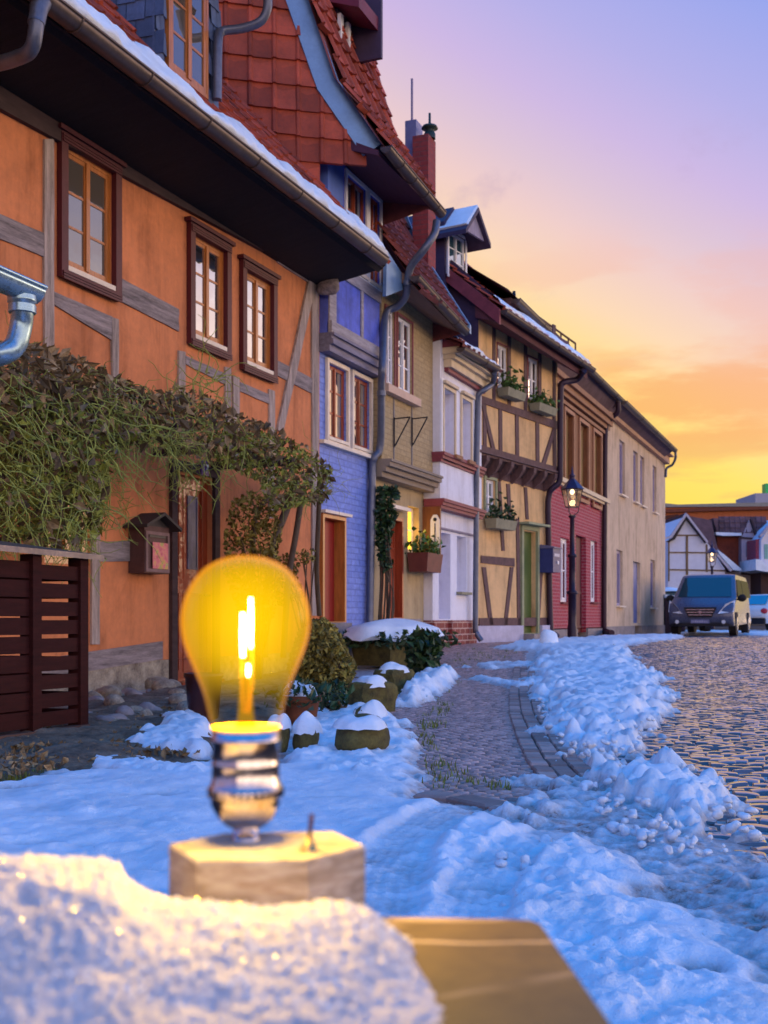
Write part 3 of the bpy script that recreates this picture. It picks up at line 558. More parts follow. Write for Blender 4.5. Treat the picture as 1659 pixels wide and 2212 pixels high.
def ingable(a, b):
    y, z = yl + a, zl + b
    if y > pr[0][1] + .1 or (y > -.50 and z < pr[0][2]): return False
    if z < 4.6 + 1.19 * (.95 - (.62 + .82 * y)): return False
    for A, B in zip(pr[:-1], pr[1:]):
        if A[2] <= z <= B[2]: return y < A[1] + (B[1] - A[1]) * (z - A[2]) / (B[2] - A[2]) + .16
    return z < pr[0][2] and y < -.50
P0 = fg.p + fg.e * yl + fg.n * .02 + np.array([0, 0, zl]) - f2.p
# courses run level along the gable face (the face looks along -n)
tiles(gb, 'gable_tiles', tile_red, P0 - fg.n * .06, fg.e, (0, 0, 1), 20, 18, .29, .30, ingable, .045, 8, .03)
# zinc verge of two folded bands
for off, wd, dn in ((-.02, .10, -.14), (.08, .19, -.20)):
    for i in range(3):
        A, B = np.array(pr[i]), np.array(pr[i + 1]); t = B - A; t = t / np.linalg.norm(t); nn = np.array([0, -t[2], t[1]]); nn = nn if nn[1] > 0 else -nn
        if i < 2: t2 = np.array(pr[i + 2]) - B; t2 /= np.linalg.norm(t2); n2 = np.array([0, -t2[2], t2[1]]); n2 = n2 if n2[1] > 0 else -n2; nb = (nn + n2); nb /= nb @ nn
        else: nb = nn
        if i > 0: t0 = A - np.array(pr[i - 1]); t0 /= np.linalg.norm(t0); n0 = np.array([0, -t0[2], t0[1]]); n0 = n0 if n0[1] > 0 else -n0; na_ = (nn + n0); na_ /= na_ @ nn
        else: na_ = nn
        c4 = [A + na_ * off, A + na_ * (off + wd), B + nb * (off + wd), B + nb * off]
        obj('verge_flashing', MB().hexa([V_(q, dn) - f2.p for q in c4], [V_(q, .02) - f2.p for q in c4]), zinc, h2)
EX = .93; ez = 6.28; eL = f2.on(953, 471, EX)[1]
prx = [np.array([EX - .03, 0, ez + .05])] + [np.array([P[0], 0, P[2] + .12]) for P in prf[1:]]; prx[1][0] += .2; prx[2][0] += .22; prx[3][0] += .22
top = prx[3]
rm = MB(); 
vs0 = [P[1] + .02 for P in prf]
for i in range(3): A, B = prx[i], prx[i + 1]; rm.add([(A[0], vs0[i], A[2]), (A[0], L2 + .12, A[2]), (B[0], L2 + .12, B[2]), (B[0], vs0[i + 1], B[2])], [(0, 1, 2, 3)])
rm.add([(A_[0], L2 + .12, A_[2]) for A_ in prx] + [(-5, L2 + .12, prx[3][2] + .5), (-5, L2 + .12, 5), (prx[0][0] - .1, L2 + .12, prx[0][2] - .1)], [tuple(range(7))])
rf2 = obj('roof', rm, tile_dark, h2)
for i in range(3):
    A, B = prx[i], prx[i + 1]; Lb = np.linalg.norm(B - A); tiles(rf2, 'roof_tiles', tile_red, A + np.array([.02, -2.6, .01]), (0, 1, 0), B - A, int((L2 + 2.72) / .26), max(1, int(round(Lb / .30))), .26, .30, (lambda a, b, i=i, Lb=Lb: a - 2.6 > vs0[i] + (vs0[i + 1] - vs0[i]) * min(1, b / Lb) + .06), .05, 20 + i, .045)
obj('eaves_soffit', MB().hexa([(O2 - .1, -.1, 6.5), (EX - .1, -.1, ez - .03), (EX - .1, -.1, ez + .03), (O2 - .1, -.1, 6.7)], [(O2 - .1, eL, 6.42), (EX - .1, eL, ez - .03), (EX - .1, eL, ez + .03), (O2 - .1, eL, 6.7)]), M('plum soffit boards', (.075, .024, .05), .8, .2, 3, .2, 20, stretch=(8, 1, 8)), h2)
gutter(h2, EX, -.1, eL, ez + .06, ez - .08, .075, step=.5)
obj('corner_board', MB().box(O2 - .1, O2 + .025, -.06, f2.on(737, 400, O2)[1], zs2 + .1, ztop2), M('blue corner board', (.08, .16, .55), .6, .2, 4, .2, 20), h2)
obj('downpipe', MB().tube(arc([f2.on(u, v, o) for u, v, o in ((943, 478, .93), (938, 505, .92), (915, 540, .8), (888, 575, .6), (880, 610, .52), (876, 640, .46), (858, 662, .32), (838, 672, .2), (830, 700, .19), (826, 790, .30), (824, 830, .26), (822, 960, .16), (808, 990, .10), (804, 1040, .07), (798, 1375, .07))], 5), .052, 10), pipe_m, h2)
for u, v, o in ((880, 612, .52), (824, 850, .25), (802, 1150, .07)): P = f2.on(u, v, o); obj('pipe_collar', MB().tube([P - np.array([0, 0, .035]), P + np.array([0, 0, .035])], .062, 10), pipe_m, h2)
# dormer high on the steep slope
pd = [f2.onS(u, v, .55) for u, v in ((745, 95), (790, 160))]
dz0 = f2.onS(738, 115, .25); dy1 = f2.on(757, 130, dz0[0])[1]; d2 = obj('dormer', MB().box(-3.2, dz0[0] - .05, .25, dy1, dz0[2] - .8, dz0[2] + 1.4), slate_dk, h2)
obj('dormer_roof', MB().hexa([(-2.4, .1, dz0[2] + 1.5), (dz0[0] + .30, .1, dz0[2] + .45), (dz0[0] + .30, .1, dz0[2] + .62), (-2.4, .1, dz0[2] + 1.7)], [(-2.4, dy1 + .2, dz0[2] + 1.5), (dz0[0] + .30, dy1 + .2, dz0[2] + .45), (dz0[0] + .30, dy1 + .2, dz0[2] + .62), (-2.4, dy1 + .2, dz0[2] + 1.7)]), M('maroon eaves boards', (.16, .02, .045), .6, .2, 4, .2, 20), d2)
for a, b in ((.23, .31), (dy1 - .06, dy1 + .02)): obj('dormer_post', MB().box(dz0[0] - .049, dz0[0] + .0, a, b, dz0[2] - .8, dz0[2] + .5), white_paint, d2)
obj('dormer_verge', MB().box(-1.8, dz0[0] + .34, dy1 + .202, dy1 + .26, dz0[2] + .1, dz0[2] + 1.9), slate_dk, d2)

# ================================================================== HOUSE 3: tan house
f3 = Fr(0, Y3, 0); L3 = Y4 - Y3; O3 = .15
h3 = thing(f3, 'town_house', 'tan house with white windows and a jettied upper floor beside the blue house', 'house', 'houses along the lane')
zj = f3.on(816, 1025, O3)[2]; zj1 = f3.on(816, 993, O3)[2]; zt3 = f3.on(850, 635, O3)[2] + .25
D3 = (f3.on(822, 1110)[1], f3.on(868, 1110)[1], f3.on(822, 1336)[2], f3.on(822, 1110)[2]); K3 = f3.rect(881, 905, 1092, 1192)
wall(f3, h3, 'wall', plaster_tan2, 0, 0.01, L3, .2, zj, [D3, K3], depth=.16, back=-6)
A3 = f3.rect(833, 851, 660, 815, O3); B3 = f3.rect(858, 889, 680, 838, O3); B3 = (B3[0], B3[1], B3[2], B3[3]); A3 = (A3[0] - .02, A3[1], B3[2], B3[3])
wall(f3, h3, 'upper_wall', plaster_tan, O3, .01, L3, zj + .02, zt3, [A3, B3], back=-6)
for r in (A3, B3): window(h3, r, O3, white_paint, .05, 2, 3, surround=(.035, violet_trim, .02), glass=pane, fw=.03, mw=.01)
obj('window_ledge', MB().box(O3 + .002, O3 + .11, .0, B3[1] + .12, B3[2] - .16, B3[2] - .05), M('peach stone ledge', (.62, .42, .30), .7, .15, 5, .2, 30), h3)
for u in (850, 889): yy = f3.on(u, 950, O3)[1]; obj('batten', MB().box(O3 - .01, O3 + .012, yy - .02, yy + .02, zj1 + .08, B3[2] - .17), M('grey batten', (.22, .19, .18), .8, .2, 4, .2, 20), h3)
for a, b, o in ((0, .3, .13), (.3, .6, .19), (.6, .85, .25), (.85, 1, .275)): obj('cornice_moulding', MB().box(.003, O3 + o - .1, -.06, L3 - .002, zj - .02 + (zj1 - zj + .04) * a, zj - .02 + (zj1 - zj + .04) * b), M('grey brown cornice %d' % int(o * 100), (.27, .21, .155), .85, .2, 3, .4, 25), h3)
for u in (850, 889):
    P = f3.on(u - 1, 905, O3); b = MB(); yy = P[1]; b.tube([(O3 + .02, yy, P[2] + .0), (O3 + .26, yy, P[2] + .01)], .01, 6).tube([(O3 + .02, yy, P[2] + .02), (O3 + .02, yy, P[2] - .40)], .01, 6).tube([(O3 + .03, yy, P[2] - .38), (O3 + .25, yy, P[2])], .01, 6); obj('bracket', b, iron, h3)
y0, y1, z0, z1 = D3; obj('door_frame', MB().ring(-.14, .03, y0 + .001, y1 - .001, z0, z1, .05, .012), varnish_dk, h3); obj('door', MB().box(-.12, -.09, y0 + .05, y1 - .05, z0 + .012, z1 - .05).ring(-.09, -.075, y0 + .1, y1 - .1, z0 + .1, z0 + .9, .03).ring(-.09, -.075, y0 + .1, y1 - .1, z0 + 1.0, z1 - .1, .03), varnish_dk, h3)
obj('door_hood', MB().box(.002, .12, y0 - .06, y1 + .06, z1 + .1, z1 + .15), cream, h3)
obj('plinth', MB().box(-.5, .06, .02, D3[0] - .02, -.2, .62).box(-.5, .05, D3[1] + .02, L3 - .002, -.2, .60).box(-.5, .3, D3[0] - .015, D3[1] + .015, -.2, D3[2] - .004), stone_grey, h3)
wk = window(h3, K3, 0, cream, .12, 1, 2, glass=pane_lit, fw=.035, mw=.012, label='small window lit warm yellow from inside')
ld = bpy.data.lights.new('window_glow', 'POINT'); lo = bpy.data.objects.new('window_glow', ld); COL.objects.link(lo); lo.parent = h3; lo.location = (.04, (K3[0] + K3[1]) / 2, (K3[2] + K3[3]) / 2); ld.energy = 2.5; ld.color = (1, .62, .15); ld.shadow_soft_size = .1
gx = .675; ga = f3.on(880, 590, gx); gb_ = f3.on(1005, 715, gx)
gutter(h3, gx, -.1, gb_[1], ga[2] + .04, gb_[2], .075, step=.9)
obj('eaves_soffit', MB().hexa([(O3, .0, zt3 - .22), (gx - .09, .0, ga[2] - .02), (gx - .09, .0, ga[2] + .05), (O3, .0, zt3 + .1)], [(O3, gb_[1], zt3 - .26), (gx - .09, gb_[1], gb_[2] - .02), (gx - .09, gb_[1], gb_[2] + .05), (O3, gb_[1], zt3 + .06)]), M('brown soffit boards', (.20, .115, .085), .8, .2, 3, .2, 20, stretch=(8, 1, 8)), h3)
pv = [f3.onS(u, v, L3) for u, v in ((1012, 717), (902, 547), (870, 466))]; pv.append(pv[2] + (pv[2] - pv[1]) * 1.2)
rm = MB()
for i in range(3): A, B = pv[i], pv[i + 1]; rm.add([(A[0] - .06, -.02, A[2] + .11), (A[0] - .06, L3, A[2] + .08), (B[0], L3, B[2]), (B[0], -.02, B[2] + .05)], [(0, 1, 2, 3)])
rm.add([(A[0], L3 - .001, A[2]) for A in pv] + [(-5, L3 - .001, pv[3][2]), (-5, L3 - .001, 4), (.1, L3 - .001, 4.6)], [tuple(range(6 + 0))])
rf3 = obj('roof', rm, tile_dark, h3)
for i in range(3): A, B = pv[i], pv[i + 1]; Lb = np.linalg.norm(B - A); tiles(rf3, 'roof_tiles', tile_dark, (A[0] - .05, -.02, A[2] + .10), (0, 1, 0), B - A, int(L3 / .26), int(Lb / .3) + (i < 2), .26, .31, None, .05, 30 + i, .04)
for i in range(3): A, B = pv[i], pv[i + 1]; obj('verge_strip', MB().hexa([(A[0] + .03, L3 - .03, A[2] + .1), (A[0] + .03, L3 + .04, A[2] + .1), (A[0] + .03, L3 + .04, A[2] - .03), (A[0] + .03, L3 - .03, A[2] - .03)], [(B[0] + .03, L3 - .03, B[2] + .1), (B[0] + .03, L3 + .04, B[2] + .1), (B[0] + .03, L3 + .04, B[2] - .03), (B[0] + .03, L3 - .03, B[2] - .03)]), zinc, h3)
obj('valley_flashing', MB().slabpx(f3, [(834, 640), (836, 540), (884, 615), (872, 625)], .45, .4), zinc, h3)
# chimney of the tan house
yc = 1.9; c0 = f3.onS(925, 430, yc); cl = f3.onS(891, 430, yc)[0]; cr = f3.on(941, 430, c0[0])[1]; ctz = f3.onS(905, 292, yc)[2]
ch = obj('chimney', MB().box(cl, c0[0], yc, cr, ctz - 4.5, ctz), brick_chim, h3)
obj('chimney_pot', MB().lathe([(.09, 0), (.09, .08), (.075, .1), (.075, .15), (.13, .16), (.11, .2), (.04, .22), (.02, .24), (.018, .40), (0, .40)], ((cl + c0[0]) / 2 + .08, yc + .2, ctz), 14), M('dark pot metal', (.02, .04, .035), .5, .3, 6, .1, 30), ch)
obj('flue_box', MB().box(cl - .16, cl + .02, yc + .1, yc + .4, ctz - .35, ctz + .30), M('grey blue flue metal', (.22, .22, .38), .5, .2, 5, .1, 20, metal=.3), ch)
P = f3.onS(890, 170, yc + .2); obj('antenna', MB().tube([(P[0], yc + .2, ctz - .6), (P[0], yc + .2, P[2])], .018, 6), M('antenna metal', (.25, .2, .3), .5, .1, 5, 0, 20, metal=.3), ch)
# thermometer board between the tan and the white house
sb = MB(); a = f3.onS(915, 1095, L3 - .03); b = f3.onS(952, 1095, L3 - .03); zb_, zt_ = f3.onS(940, 1236, L3 - .03)[2], a[2]
sb.box(.001, b[0], L3 - .05, L3 - .012, zb_, zt_); pn = obj('side_screen', sb, M('copper brown boards', (.19, .06, .018), .45, .35, 4, .25, 20, stretch=(9, 1, 1)), h3)
fth = Fr(f3.onS(940, 1145, L3 - .06)[0], Y4 - .052, 0, f3.onS(940, 1187, L3 - .05)[2]); th = thing(fth, 'wall_thermometer', 'white enamel thermometer on the brown board beside the lit window', 'thermometer')
hh = f3.onS(940, 1112, L3 - .05)[2] - fth.p[2]; obj('plate', MB().hexa([(-.075, -.015, .03), (-.04, -.015, 0), (.04, -.015, 0), (.075, -.015, .03), (.075, -.015, hh * .85), (.03, -.015, hh), (-.03, -.015, hh), (-.075, -.015, hh * .85)], [(-.075, -.001, .03), (-.04, -.001, 0), (.04, -.001, 0), (.075, -.001, .03), (.075, -.001, hh * .85), (.03, -.001, hh), (-.03, -.001, hh), (-.075, -.001, hh * .85)]), white_paint, th)
obj('tube', MB().tube([(0, -.02, .08), (0, -.02, hh * .75)], .008, 6).blob((0, -.02, hh * .86), (.03, .008, .03), 0), iron, th)

# ================================================================== HOUSE 4: white bay house
f4 = Fr(0, Y4, 0); L4 = Y5 - Y4; O4 = .27; o4 = .15
h4 = thing(f4, 'bay_fronted_house', 'narrow white house with maroon bands, pale mouldings and a dark brick plinth', 'house', 'houses along the lane')
zl4 = f4.on(936, 1092, o4)[2]; zm4 = f4.on(950, 990, O4)[2]; zt4 = f4.on(960, 800, O4)[2]; zp4 = f4.on(960, 1340, o4)[2]
D4 = (f4.on(948, 1140, o4)[1], f4.on(973, 1140, o4)[1], zp4 + .02, f4.on(953, 1150, o4)[2]); K4 = (f4.on(987, 1150, o4)[1], f4.on(1007, 1150, o4)[1], f4.on(986, 1278, o4)[2], D4[3])
wall(f4, h4, 'wall', plaster_white, o4, 0, L4, zp4, zl4, [D4, K4], depth=.35, back=-6)
A4 = f4.rect(957, 980, 838, 985, O4); B4 = f4.rect(996, 1016, 868, 990, O4); B4 = (B4[0], B4[1], A4[2], A4[3])
wall(f4, h4, 'upper_wall', plaster_white, O4, 0, L4, zl4 + .02, zt4 + .5, [A4, B4], depth=.22, back=-6)
for r in (A4, B4): window(h4, r, O4, white_paint, .2, 1, 1, surround=(.055, cream_y, .03), glass=glass_mat('curtained glass', (.45, .47, .72), .12), fw=.04)
obj('bay_surround', MB().ring(O4 + .002, O4 + .02, A4[0] - .12, B4[1] + .1, A4[2] - .08, A4[3] + .14, .06), white_paint, h4)
for i, r in enumerate((A4, B4)):
    obj('window_hood', MB().box(O4 + .003, O4 + .075, r[0] - .06, r[1] + .05, r[3] + .065, r[3] + .11), cream_y, h4)
for z_, hgt in ((zl4, .1), (zm4, .1)):
    for a, b, o in ((-.5, 0, .03), (0, .5, .06), (.5, 1, .09)): obj('maroon_band', MB().box(O4 - .25, O4 + o, -.03 - o * .3, L4, z_ + hgt * a, z_ + hgt * b), violet_trim, h4)
for a, b in ((970, 984), (998, 1012)): obj('sill_block', MB().box(O4 + .09, O4 + .13, f4.on(a, 1000, O4)[1], f4.on(b, 1000, O4)[1], zm4 + .06, zm4 + .115), M('brown sill', (.3, .13, .06), .7, .2, 5, .1, 20), h4)
obj('lower_band', MB().box(o4, o4 + .035, 0, L4, f4.on(950, 1143, o4)[2], f4.on(950, 1139, o4)[2]), M('grey band', (.25, .2, .24), .8, .2, 4, .1, 20), h4)
window(h4, K4, o4, white_paint, .30, 1, 2, sill=box_grey, glass=glass_mat('pale glass', (.35, .38, .62), .15), sillp=.1)
obj('door', MB().box(o4 - .36, o4 - .33, D4[0], D4[1], D4[2], D4[3]), M('pale violet door', (.32, .32, .58), .6, .1, 4, .1, 20), h4)
obj('brick_plinth', MB().box(-1, o4 + .035, -.02, D4[0] + .0, -.2, zp4 - .002).box(-1, o4 - .03, D4[0] + .001, D4[1] - .001, -.2, zp4 - .002).box(-1, o4 + .035, D4[1], L4 + .0, -.2, zp4 - .002), brick_plinth, h4)
nb_ = thing(Fr(o4 + .002, Y4 + f4.on(940, 1130, o4)[1] + .06, 0, f4.on(941, 1131, o4)[2]), 'house_number_plaque', 'tiny blue house number on the white wall above its recessed door', 'plaque')
tm = text_mb('5', .17); tm.v = [(.006 + z, x, y + .06) for x, y, z in tm.v]; obj('digit', tm, M('blue enamel', (.03, .04, .16), .5, .1, 4, 0, 20), nb_)
# moulded eaves
e = [f4.on(958, 815, O4)[2], f4.on(975, 790, O4 + .2)[2]]; gx4 = O4 + .33; gA = f4.on(990, 752, gx4); gB = f4.on(1073, 799, gx4)
for a, b, o, mt in ((.0, .08, .07, violet_trim), (.08, .24, .13, cream_y), (.235, .33, .19, cream_y), (.325, .46, .26, cream_y), (.455, .62, .29, violet_trim)): obj('eaves_moulding', MB().box(O4 - .1, O4 + o, .22 - o * .4, L4, zt4 + a * .78 - .02, zt4 + b * .78 - .02), mt, h4)
gutter(h4, gx4, .0, gB[1], gA[2] + .03, gB[2] + .03, .07, step=1.2)
rz4 = gA[2] + .06; rf4 = obj('roof', MB().add([(gx4 - .02, .0, rz4), (gx4 - .02, L4 + .1, rz4 - .06), (-2.6, L4 + .1, rz4 + 1.7), (-2.6, .0, rz4 + 1.7)], [(0, 1, 2, 3)]), tile_dark, h4)
tiles(rf4, 'roof_tiles', tile_dark, (gx4, .0, rz4 + .01), (0, 1, 0), (-.86, 0, .51), int(L4 / .26), 11, .26, .3, None, .04, 44, .04)
roofsnow('roof_snow', 'thin rim of snow on the low roof edge of the white house', (O4 + .35, Y4 + .02, rz4 + .05), (0, 1, 0), (-.86, 0, .51), 60, 8, L4 - .1, 1, .05, lambda a: .2 + .15 * fbm(a * 4, a * 0, 1) + .05 * np.sin(a * 9), 12, f4)
obj('downpipe', MB().tube(arc([f4.on(u, v, o) for u, v, o in ((1068, 805, gx4), (1064, 828, .5), (1046, 842, .42), (1034, 852, .34), (1033, 880, .32), (1030, 1000, .32), (1029, 1100, .30), (1027, 1340, .26), (1030, 1368, .28), (1040, 1384, .36))], 5), .048, 10), pipe_m, h4)
# ================================================================== HOUSE 5: yellow half-timbered house, turned a little to the street
f5 = Fr(.03, Y5 + .02, 9.6); o5 = .18
h5 = thing(f5, 'jettied_house', 'yellow half-timbered house with a green door, a carved jetty and flower boxes', 'house', 'houses along the lane')
S = lambda u, o=0.: f5.on(u, 1200, o)[1]
L5 = S(1184); U5 = S(1204, o5); zj5 = f5.on(1040, 1012)[2]; zJ0, zJ1 = f5.on(1040, 981, o5)[2], f5.on(1040, 963, o5)[2]
D5 = (S(1127), S(1157), f5.on(1127, 1369)[2], f5.on(1127, 1146)[2]); K5 = f5.rect(1047, 1069, 1034, 1105)
wall(f5, h5, 'wall', plaster_yellow, 0, 0, L5, f5.on(1040, 1350)[2], zj5 + .3, [D5, K5], depth=.14, back=-7, sides=(1, 1))
zt5 = f5.on(1060, 700, o5)[2]; A5 = f5.rect(1074, 1097, 742, 838, o5); B5 = f5.rect(1140, 1164, 775, 858, o5); B5 = (B5[0], B5[1], A5[2] + .02, A5[3] + .02)
wall(f5, h5, 'upper_wall', plaster_yellow, o5, 0, U5, zJ1 - .02, zt5 + .25, [A5, B5], depth=.1, back=-7)
obj('gable_slates', MB().add([(o5 + .02, -.012, zJ1), (o5 + .02, -.012, zt5 + .1), (.45, -.012, zt5 + .35), (-2.6, -.012, zt5 + 3.2), (-7, -.012, zt5 + 3.2), (-7, -.012, zJ1)], [(0, 1, 2, 3, 4, 5)]), slate_dk, h5)
for r in (A5, B5): window(h5, r, o5, white_paint, .06, 2, 2, surround=(.03, violet_trim, .015), glass=pane, fw=.035, mw=.012)
window(h5, K5, 0, white_paint, .06, 2, 2, surround=(.05, green_frame, .03), glass=pane_teal, fw=.035, mw=.012)
t5 = lambda pts, kind='timber_post', o=0., p=.02: obj(kind, MB().slabpx(f5, pts, o + p, o - .01), wood_violet, h5)
for u in (1047, 1081, 1117, 1161, 1198): t5([(u - 3, 858 + (u - 1040) * .36), (u + 4, 860 + (u - 1040) * .36), (u + 5, 972 + (u - 1040) * .29), (u - 2, 970 + (u - 1040) * .29)], o=o5)
for u in (1068, 1101, 1136, 1167, 1198): t5([(u - 3, 700), (u + 3, 703), (u + 3, 858 + (u - 1040) * .36), (u - 3, 857 + (u - 1040) * .36)], o=o5, p=.016)
t5([(1040, 868), (1046, 866), (1072, 976), (1064, 974)], 'timber_brace', o5, .026); t5([(1196, 924), (1202, 926), (1178, 1008), (1170, 1006)], 'timber_brace', o5, .026)
t5([(1036, 853), (1204, 910), (1204, 927), (1036, 868)], 'timber_rail', o5, .03)
t5([(1036, 960), (1207, 1010), (1207, 1027), (1036, 982)], 'jetty_beam', o5, .06); t5([(1036, 970), (1207, 1018), (1207, 1022), (1036, 975)], 'jetty_moulding', o5, .10)
obj('jetty_filling', MB().hexa([(-.01, 0, zj5 - .0), (.05, 0, zj5), (o5 + .03, 0, zJ0 - .0), (-.01, 0, zJ0)], [(-.01, U5, zj5), (.05, U5, zj5), (o5 + .03, U5, zJ0), (-.01, U5, zJ0)]), wood_dark, h5)
for i in range(7):
    yy = U5 * (i + .3) / 7; zb = zJ0 - .02
    obj('carved_corbel', MB().hexa([(.02, yy, zb), (o5 + .10, yy, zb), (o5 + .09, yy + .01, zb - .09), (o5 + .0, yy + .03, zb - .22), (.02, yy + .03, zb - .33)], [(.02, yy + .13, zb), (o5 + .10, yy + .13, zb), (o5 + .09, yy + .12, zb - .09), (o5 + .0, yy + .1, zb - .22), (.02, yy + .1, zb - .33)]), wood_violet, h5)
t5([(1036, 1000), (1184, 1040), (1184, 1062), (1036, 1024)], 'timber_rail', 0, .02)
for a in ([(1076, 1040), (1082, 1040), (1091, 1190), (1085, 1190)], [(1095, 1045), (1102, 1046), (1106, 1130), (1099, 1130)], [(1133, 1052), (1139, 1053), (1143, 1122), (1137, 1122)], [(1040, 1200), (1112, 1206), (1112, 1224), (1040, 1216)], [(1042, 1225), (1050, 1225), (1066, 1350), (1058, 1350)],
          [(1103, 1225), (1110, 1225), (1096, 1350), (1089, 1350)], [(1116, 1120), (1122, 1120), (1125, 1350), (1119, 1350)], [(1170, 1190), (1176, 1190), (1166, 1345), (1160, 1345)], [(1036, 1335), (1184, 1334), (1184, 1352), (1036, 1352)]): t5(a)
y0, y1, z0, z1 = D5; obj('door_frame', MB().ring(-.13, .05, y0 - .08, y1 + .08, z0, z1 + .1, .079, .01), green_frame, h5); obj('door', MB().box(-.12, -.09, y0, y1, z0 + .011, z1), green_door, h5)
obj('door_hood', MB().box(.02, .22, y0 - .16, y1 + .2, z1 + .11, z1 + .15), green_frame, h5); obj('step', MB().box(-.1, .3, y0 - .1, y1 + .1, -.1, z0 - .004), stone_grey, h5)
obj('plinth', MB().box(-1, .09, .0, y0 - .11, -.2, f5.on(1040, 1352)[2] + .0).box(-1, .09, y1 + .11, L5, -.2, f5.on(1040, 1352)[2]), M('whitewashed plinth', (.5, .47, .58), .9, .2, 4, .5, 20), h5)
# roof
ex = .5; ea = f5.onS(1081, 668, -.1); eb = f5.on(1274, 797, ea[0]); bg = f5.onS(910, 533, -.1); ex = ea[0]; slope = (bg - ea) / np.linalg.norm(bg - ea)
rd = bg + (bg - ea) * 1.3
rf5 = obj('roof', MB().add([(ex, -.1, ea[2]), (ex, eb[1], eb[2]), (rd[0], eb[1], rd[2]), (rd[0], -.1, rd[2]), (rd[0] - 3.5, -.1, rd[2] - 3), (rd[0] - 3.5, eb[1], rd[2] - 3)], [(0, 1, 2, 3), (3, 2, 5, 4)]), tile_red, h5)
tiles(rf5, 'roof_tiles', tile_red, (ex, -.1, ea[2] + .02), (0, eb[1] + .1, eb[2] - ea[2]), rd - ea, int((eb[1] + .1) / .26) + 1, int(np.linalg.norm(rd - ea) / .3), .26, .3, None, .04, 55, .035)
m = MB()
for o in (0.,): m.hexa([(ea[0], -.14, ea[2]), (rd[0], -.14, rd[2]), (rd[0], -.14, rd[2] - .26), (ea[0], -.14, ea[2] - .26)], [(ea[0], -.09, ea[2]), (rd[0], -.09, rd[2]), (rd[0], -.09, rd[2] - .26), (ea[0], -.09, ea[2] - .26)])
obj('bargeboard', m, violet_trim, h5)
obj('eaves_soffit', MB().hexa([(o5, -.1, zt5 - .02), (ex - .05, -.1, ea[2] - .2), (ex - .05, -.1, ea[2] - .02), (o5, -.1, zt5 + .5)], [(o5, eb[1], zt5 - .1), (ex - .05, eb[1], eb[2] - .2), (ex - .05, eb[1], eb[2] - .02), (o5, eb[1], zt5 + .4)]), M('dark maroon soffit', (.10, .03, .04), .8, .3, 3, .2, 20), h5)
gutter(h5, ex + .06, -.1, eb[1], ea[2] - .02, eb[2] - .02, .07, step=1.3)
P0s = f5.p + f5.n * ex + f5.e * 0 + np.array([0, 0, ea[2] + .05]); As = f5.e * eb[1] + np.array([0, 0, eb[2] - ea[2]]); Bs = f5.n * (rd - ea)[0] + np.array([0, 0, (rd - ea)[2]])
roofsnow('roof_snow', 'snow strip along the eaves of the yellow half-timbered house', P0s, As, Bs, 160, 12, np.linalg.norm(As), 1, .06, lambda a: .62 + .3 * fbm(a * 2, a * 0, 4) + np.where(a > 1.9, .35, 0) - .08 * np.floor(3 * fbm(a * 7, a * 0, 2)), 21, f5)
obj('downpipe', MB().tube(arc([f5.on(u, v, o) for u, v, o in ((1262, 800, ex + .06), (1246, 820, .5), (1218, 826, .35), (1211, 850, .3), (1210, 1000, .3), (1208, 1040, .28), (1192, 1056, .16), (1186, 1070, .1), (1184, 1120, .08), (1190, 1366, .08), (1204, 1370, .22))], 5), .06, 10), M('dark violet pipe', (.03, .015, .035), .5, .3, 4, .1, 20, metal=.3), h5)
# dormer with plank gable and snow on its roof
dA = f5.on(963, 590, -.35); dB = f5.on(1001, 590, -.35); zq = f5.on(966, 480, -.35)[2]; z0 = dA[2] - .3
d5 = obj('dormer', MB().box(-3, -.36, dA[1] - .03, dB[1] + .05, z0, zq).prism([(dA[1] - .03, zq), (dB[1] + .05, zq), ((dA[1] + dB[1]) / 2, zq + .35)], -3, -.37), slate_dk, h5)
window(h5, (dA[1] + .02, dB[1] - .02, z0 + .3, zq - .15), -.31, white_paint, .04, 2, 3, glass=pane_teal, surround=(.05, white_paint, .02), fw=.03, mw=.01)
ym = (dA[1] + dB[1]) / 2; zr = f5.on(1008, 442, .0)[2]; hw = .47; m = MB()
for s_ in (-1, 1): m.hexa([(-3, ym, zr), (.12, ym, zr), (.12, ym, zr - .08), (-3, ym, zr - .08)], [(-3, ym + s_ * hw, zr - .5), (.12, ym + s_ * hw, zr - .5), (.12, ym + s_ * hw, zr - .58), (-3, ym + s_ * hw, zr - .58)])
obj('dormer_roof', m, slate_dk, d5); obj('gable_planks', MB().prism([(ym - hw * .8, zr - .47), (ym + hw * .8, zr - .47), (ym, zr - .1)], .0, .04), M('grey planks', (.33, .28, .36), .8, .4, 3, .3, 15, stretch=(1, 9, 1)), d5)
sm = MB(); sm.hexa([(-2.4, ym + .03, zr + .07), (.08, ym + .03, zr + .06), (.11, ym + .02, zr), (-2.4, ym, zr)], [(-2.4, ym - hw * .9, zr - .40), (.08, ym - hw * .85, zr - .38), (.11, ym - hw * .8, zr - .40), (-2.4, ym - hw * .9, zr - .44)]); tag(place(obj('roof_snow', sm, snow), f5), 'blue snow on the small dormer roof of the yellow house', 'snow', None, 'stuff')
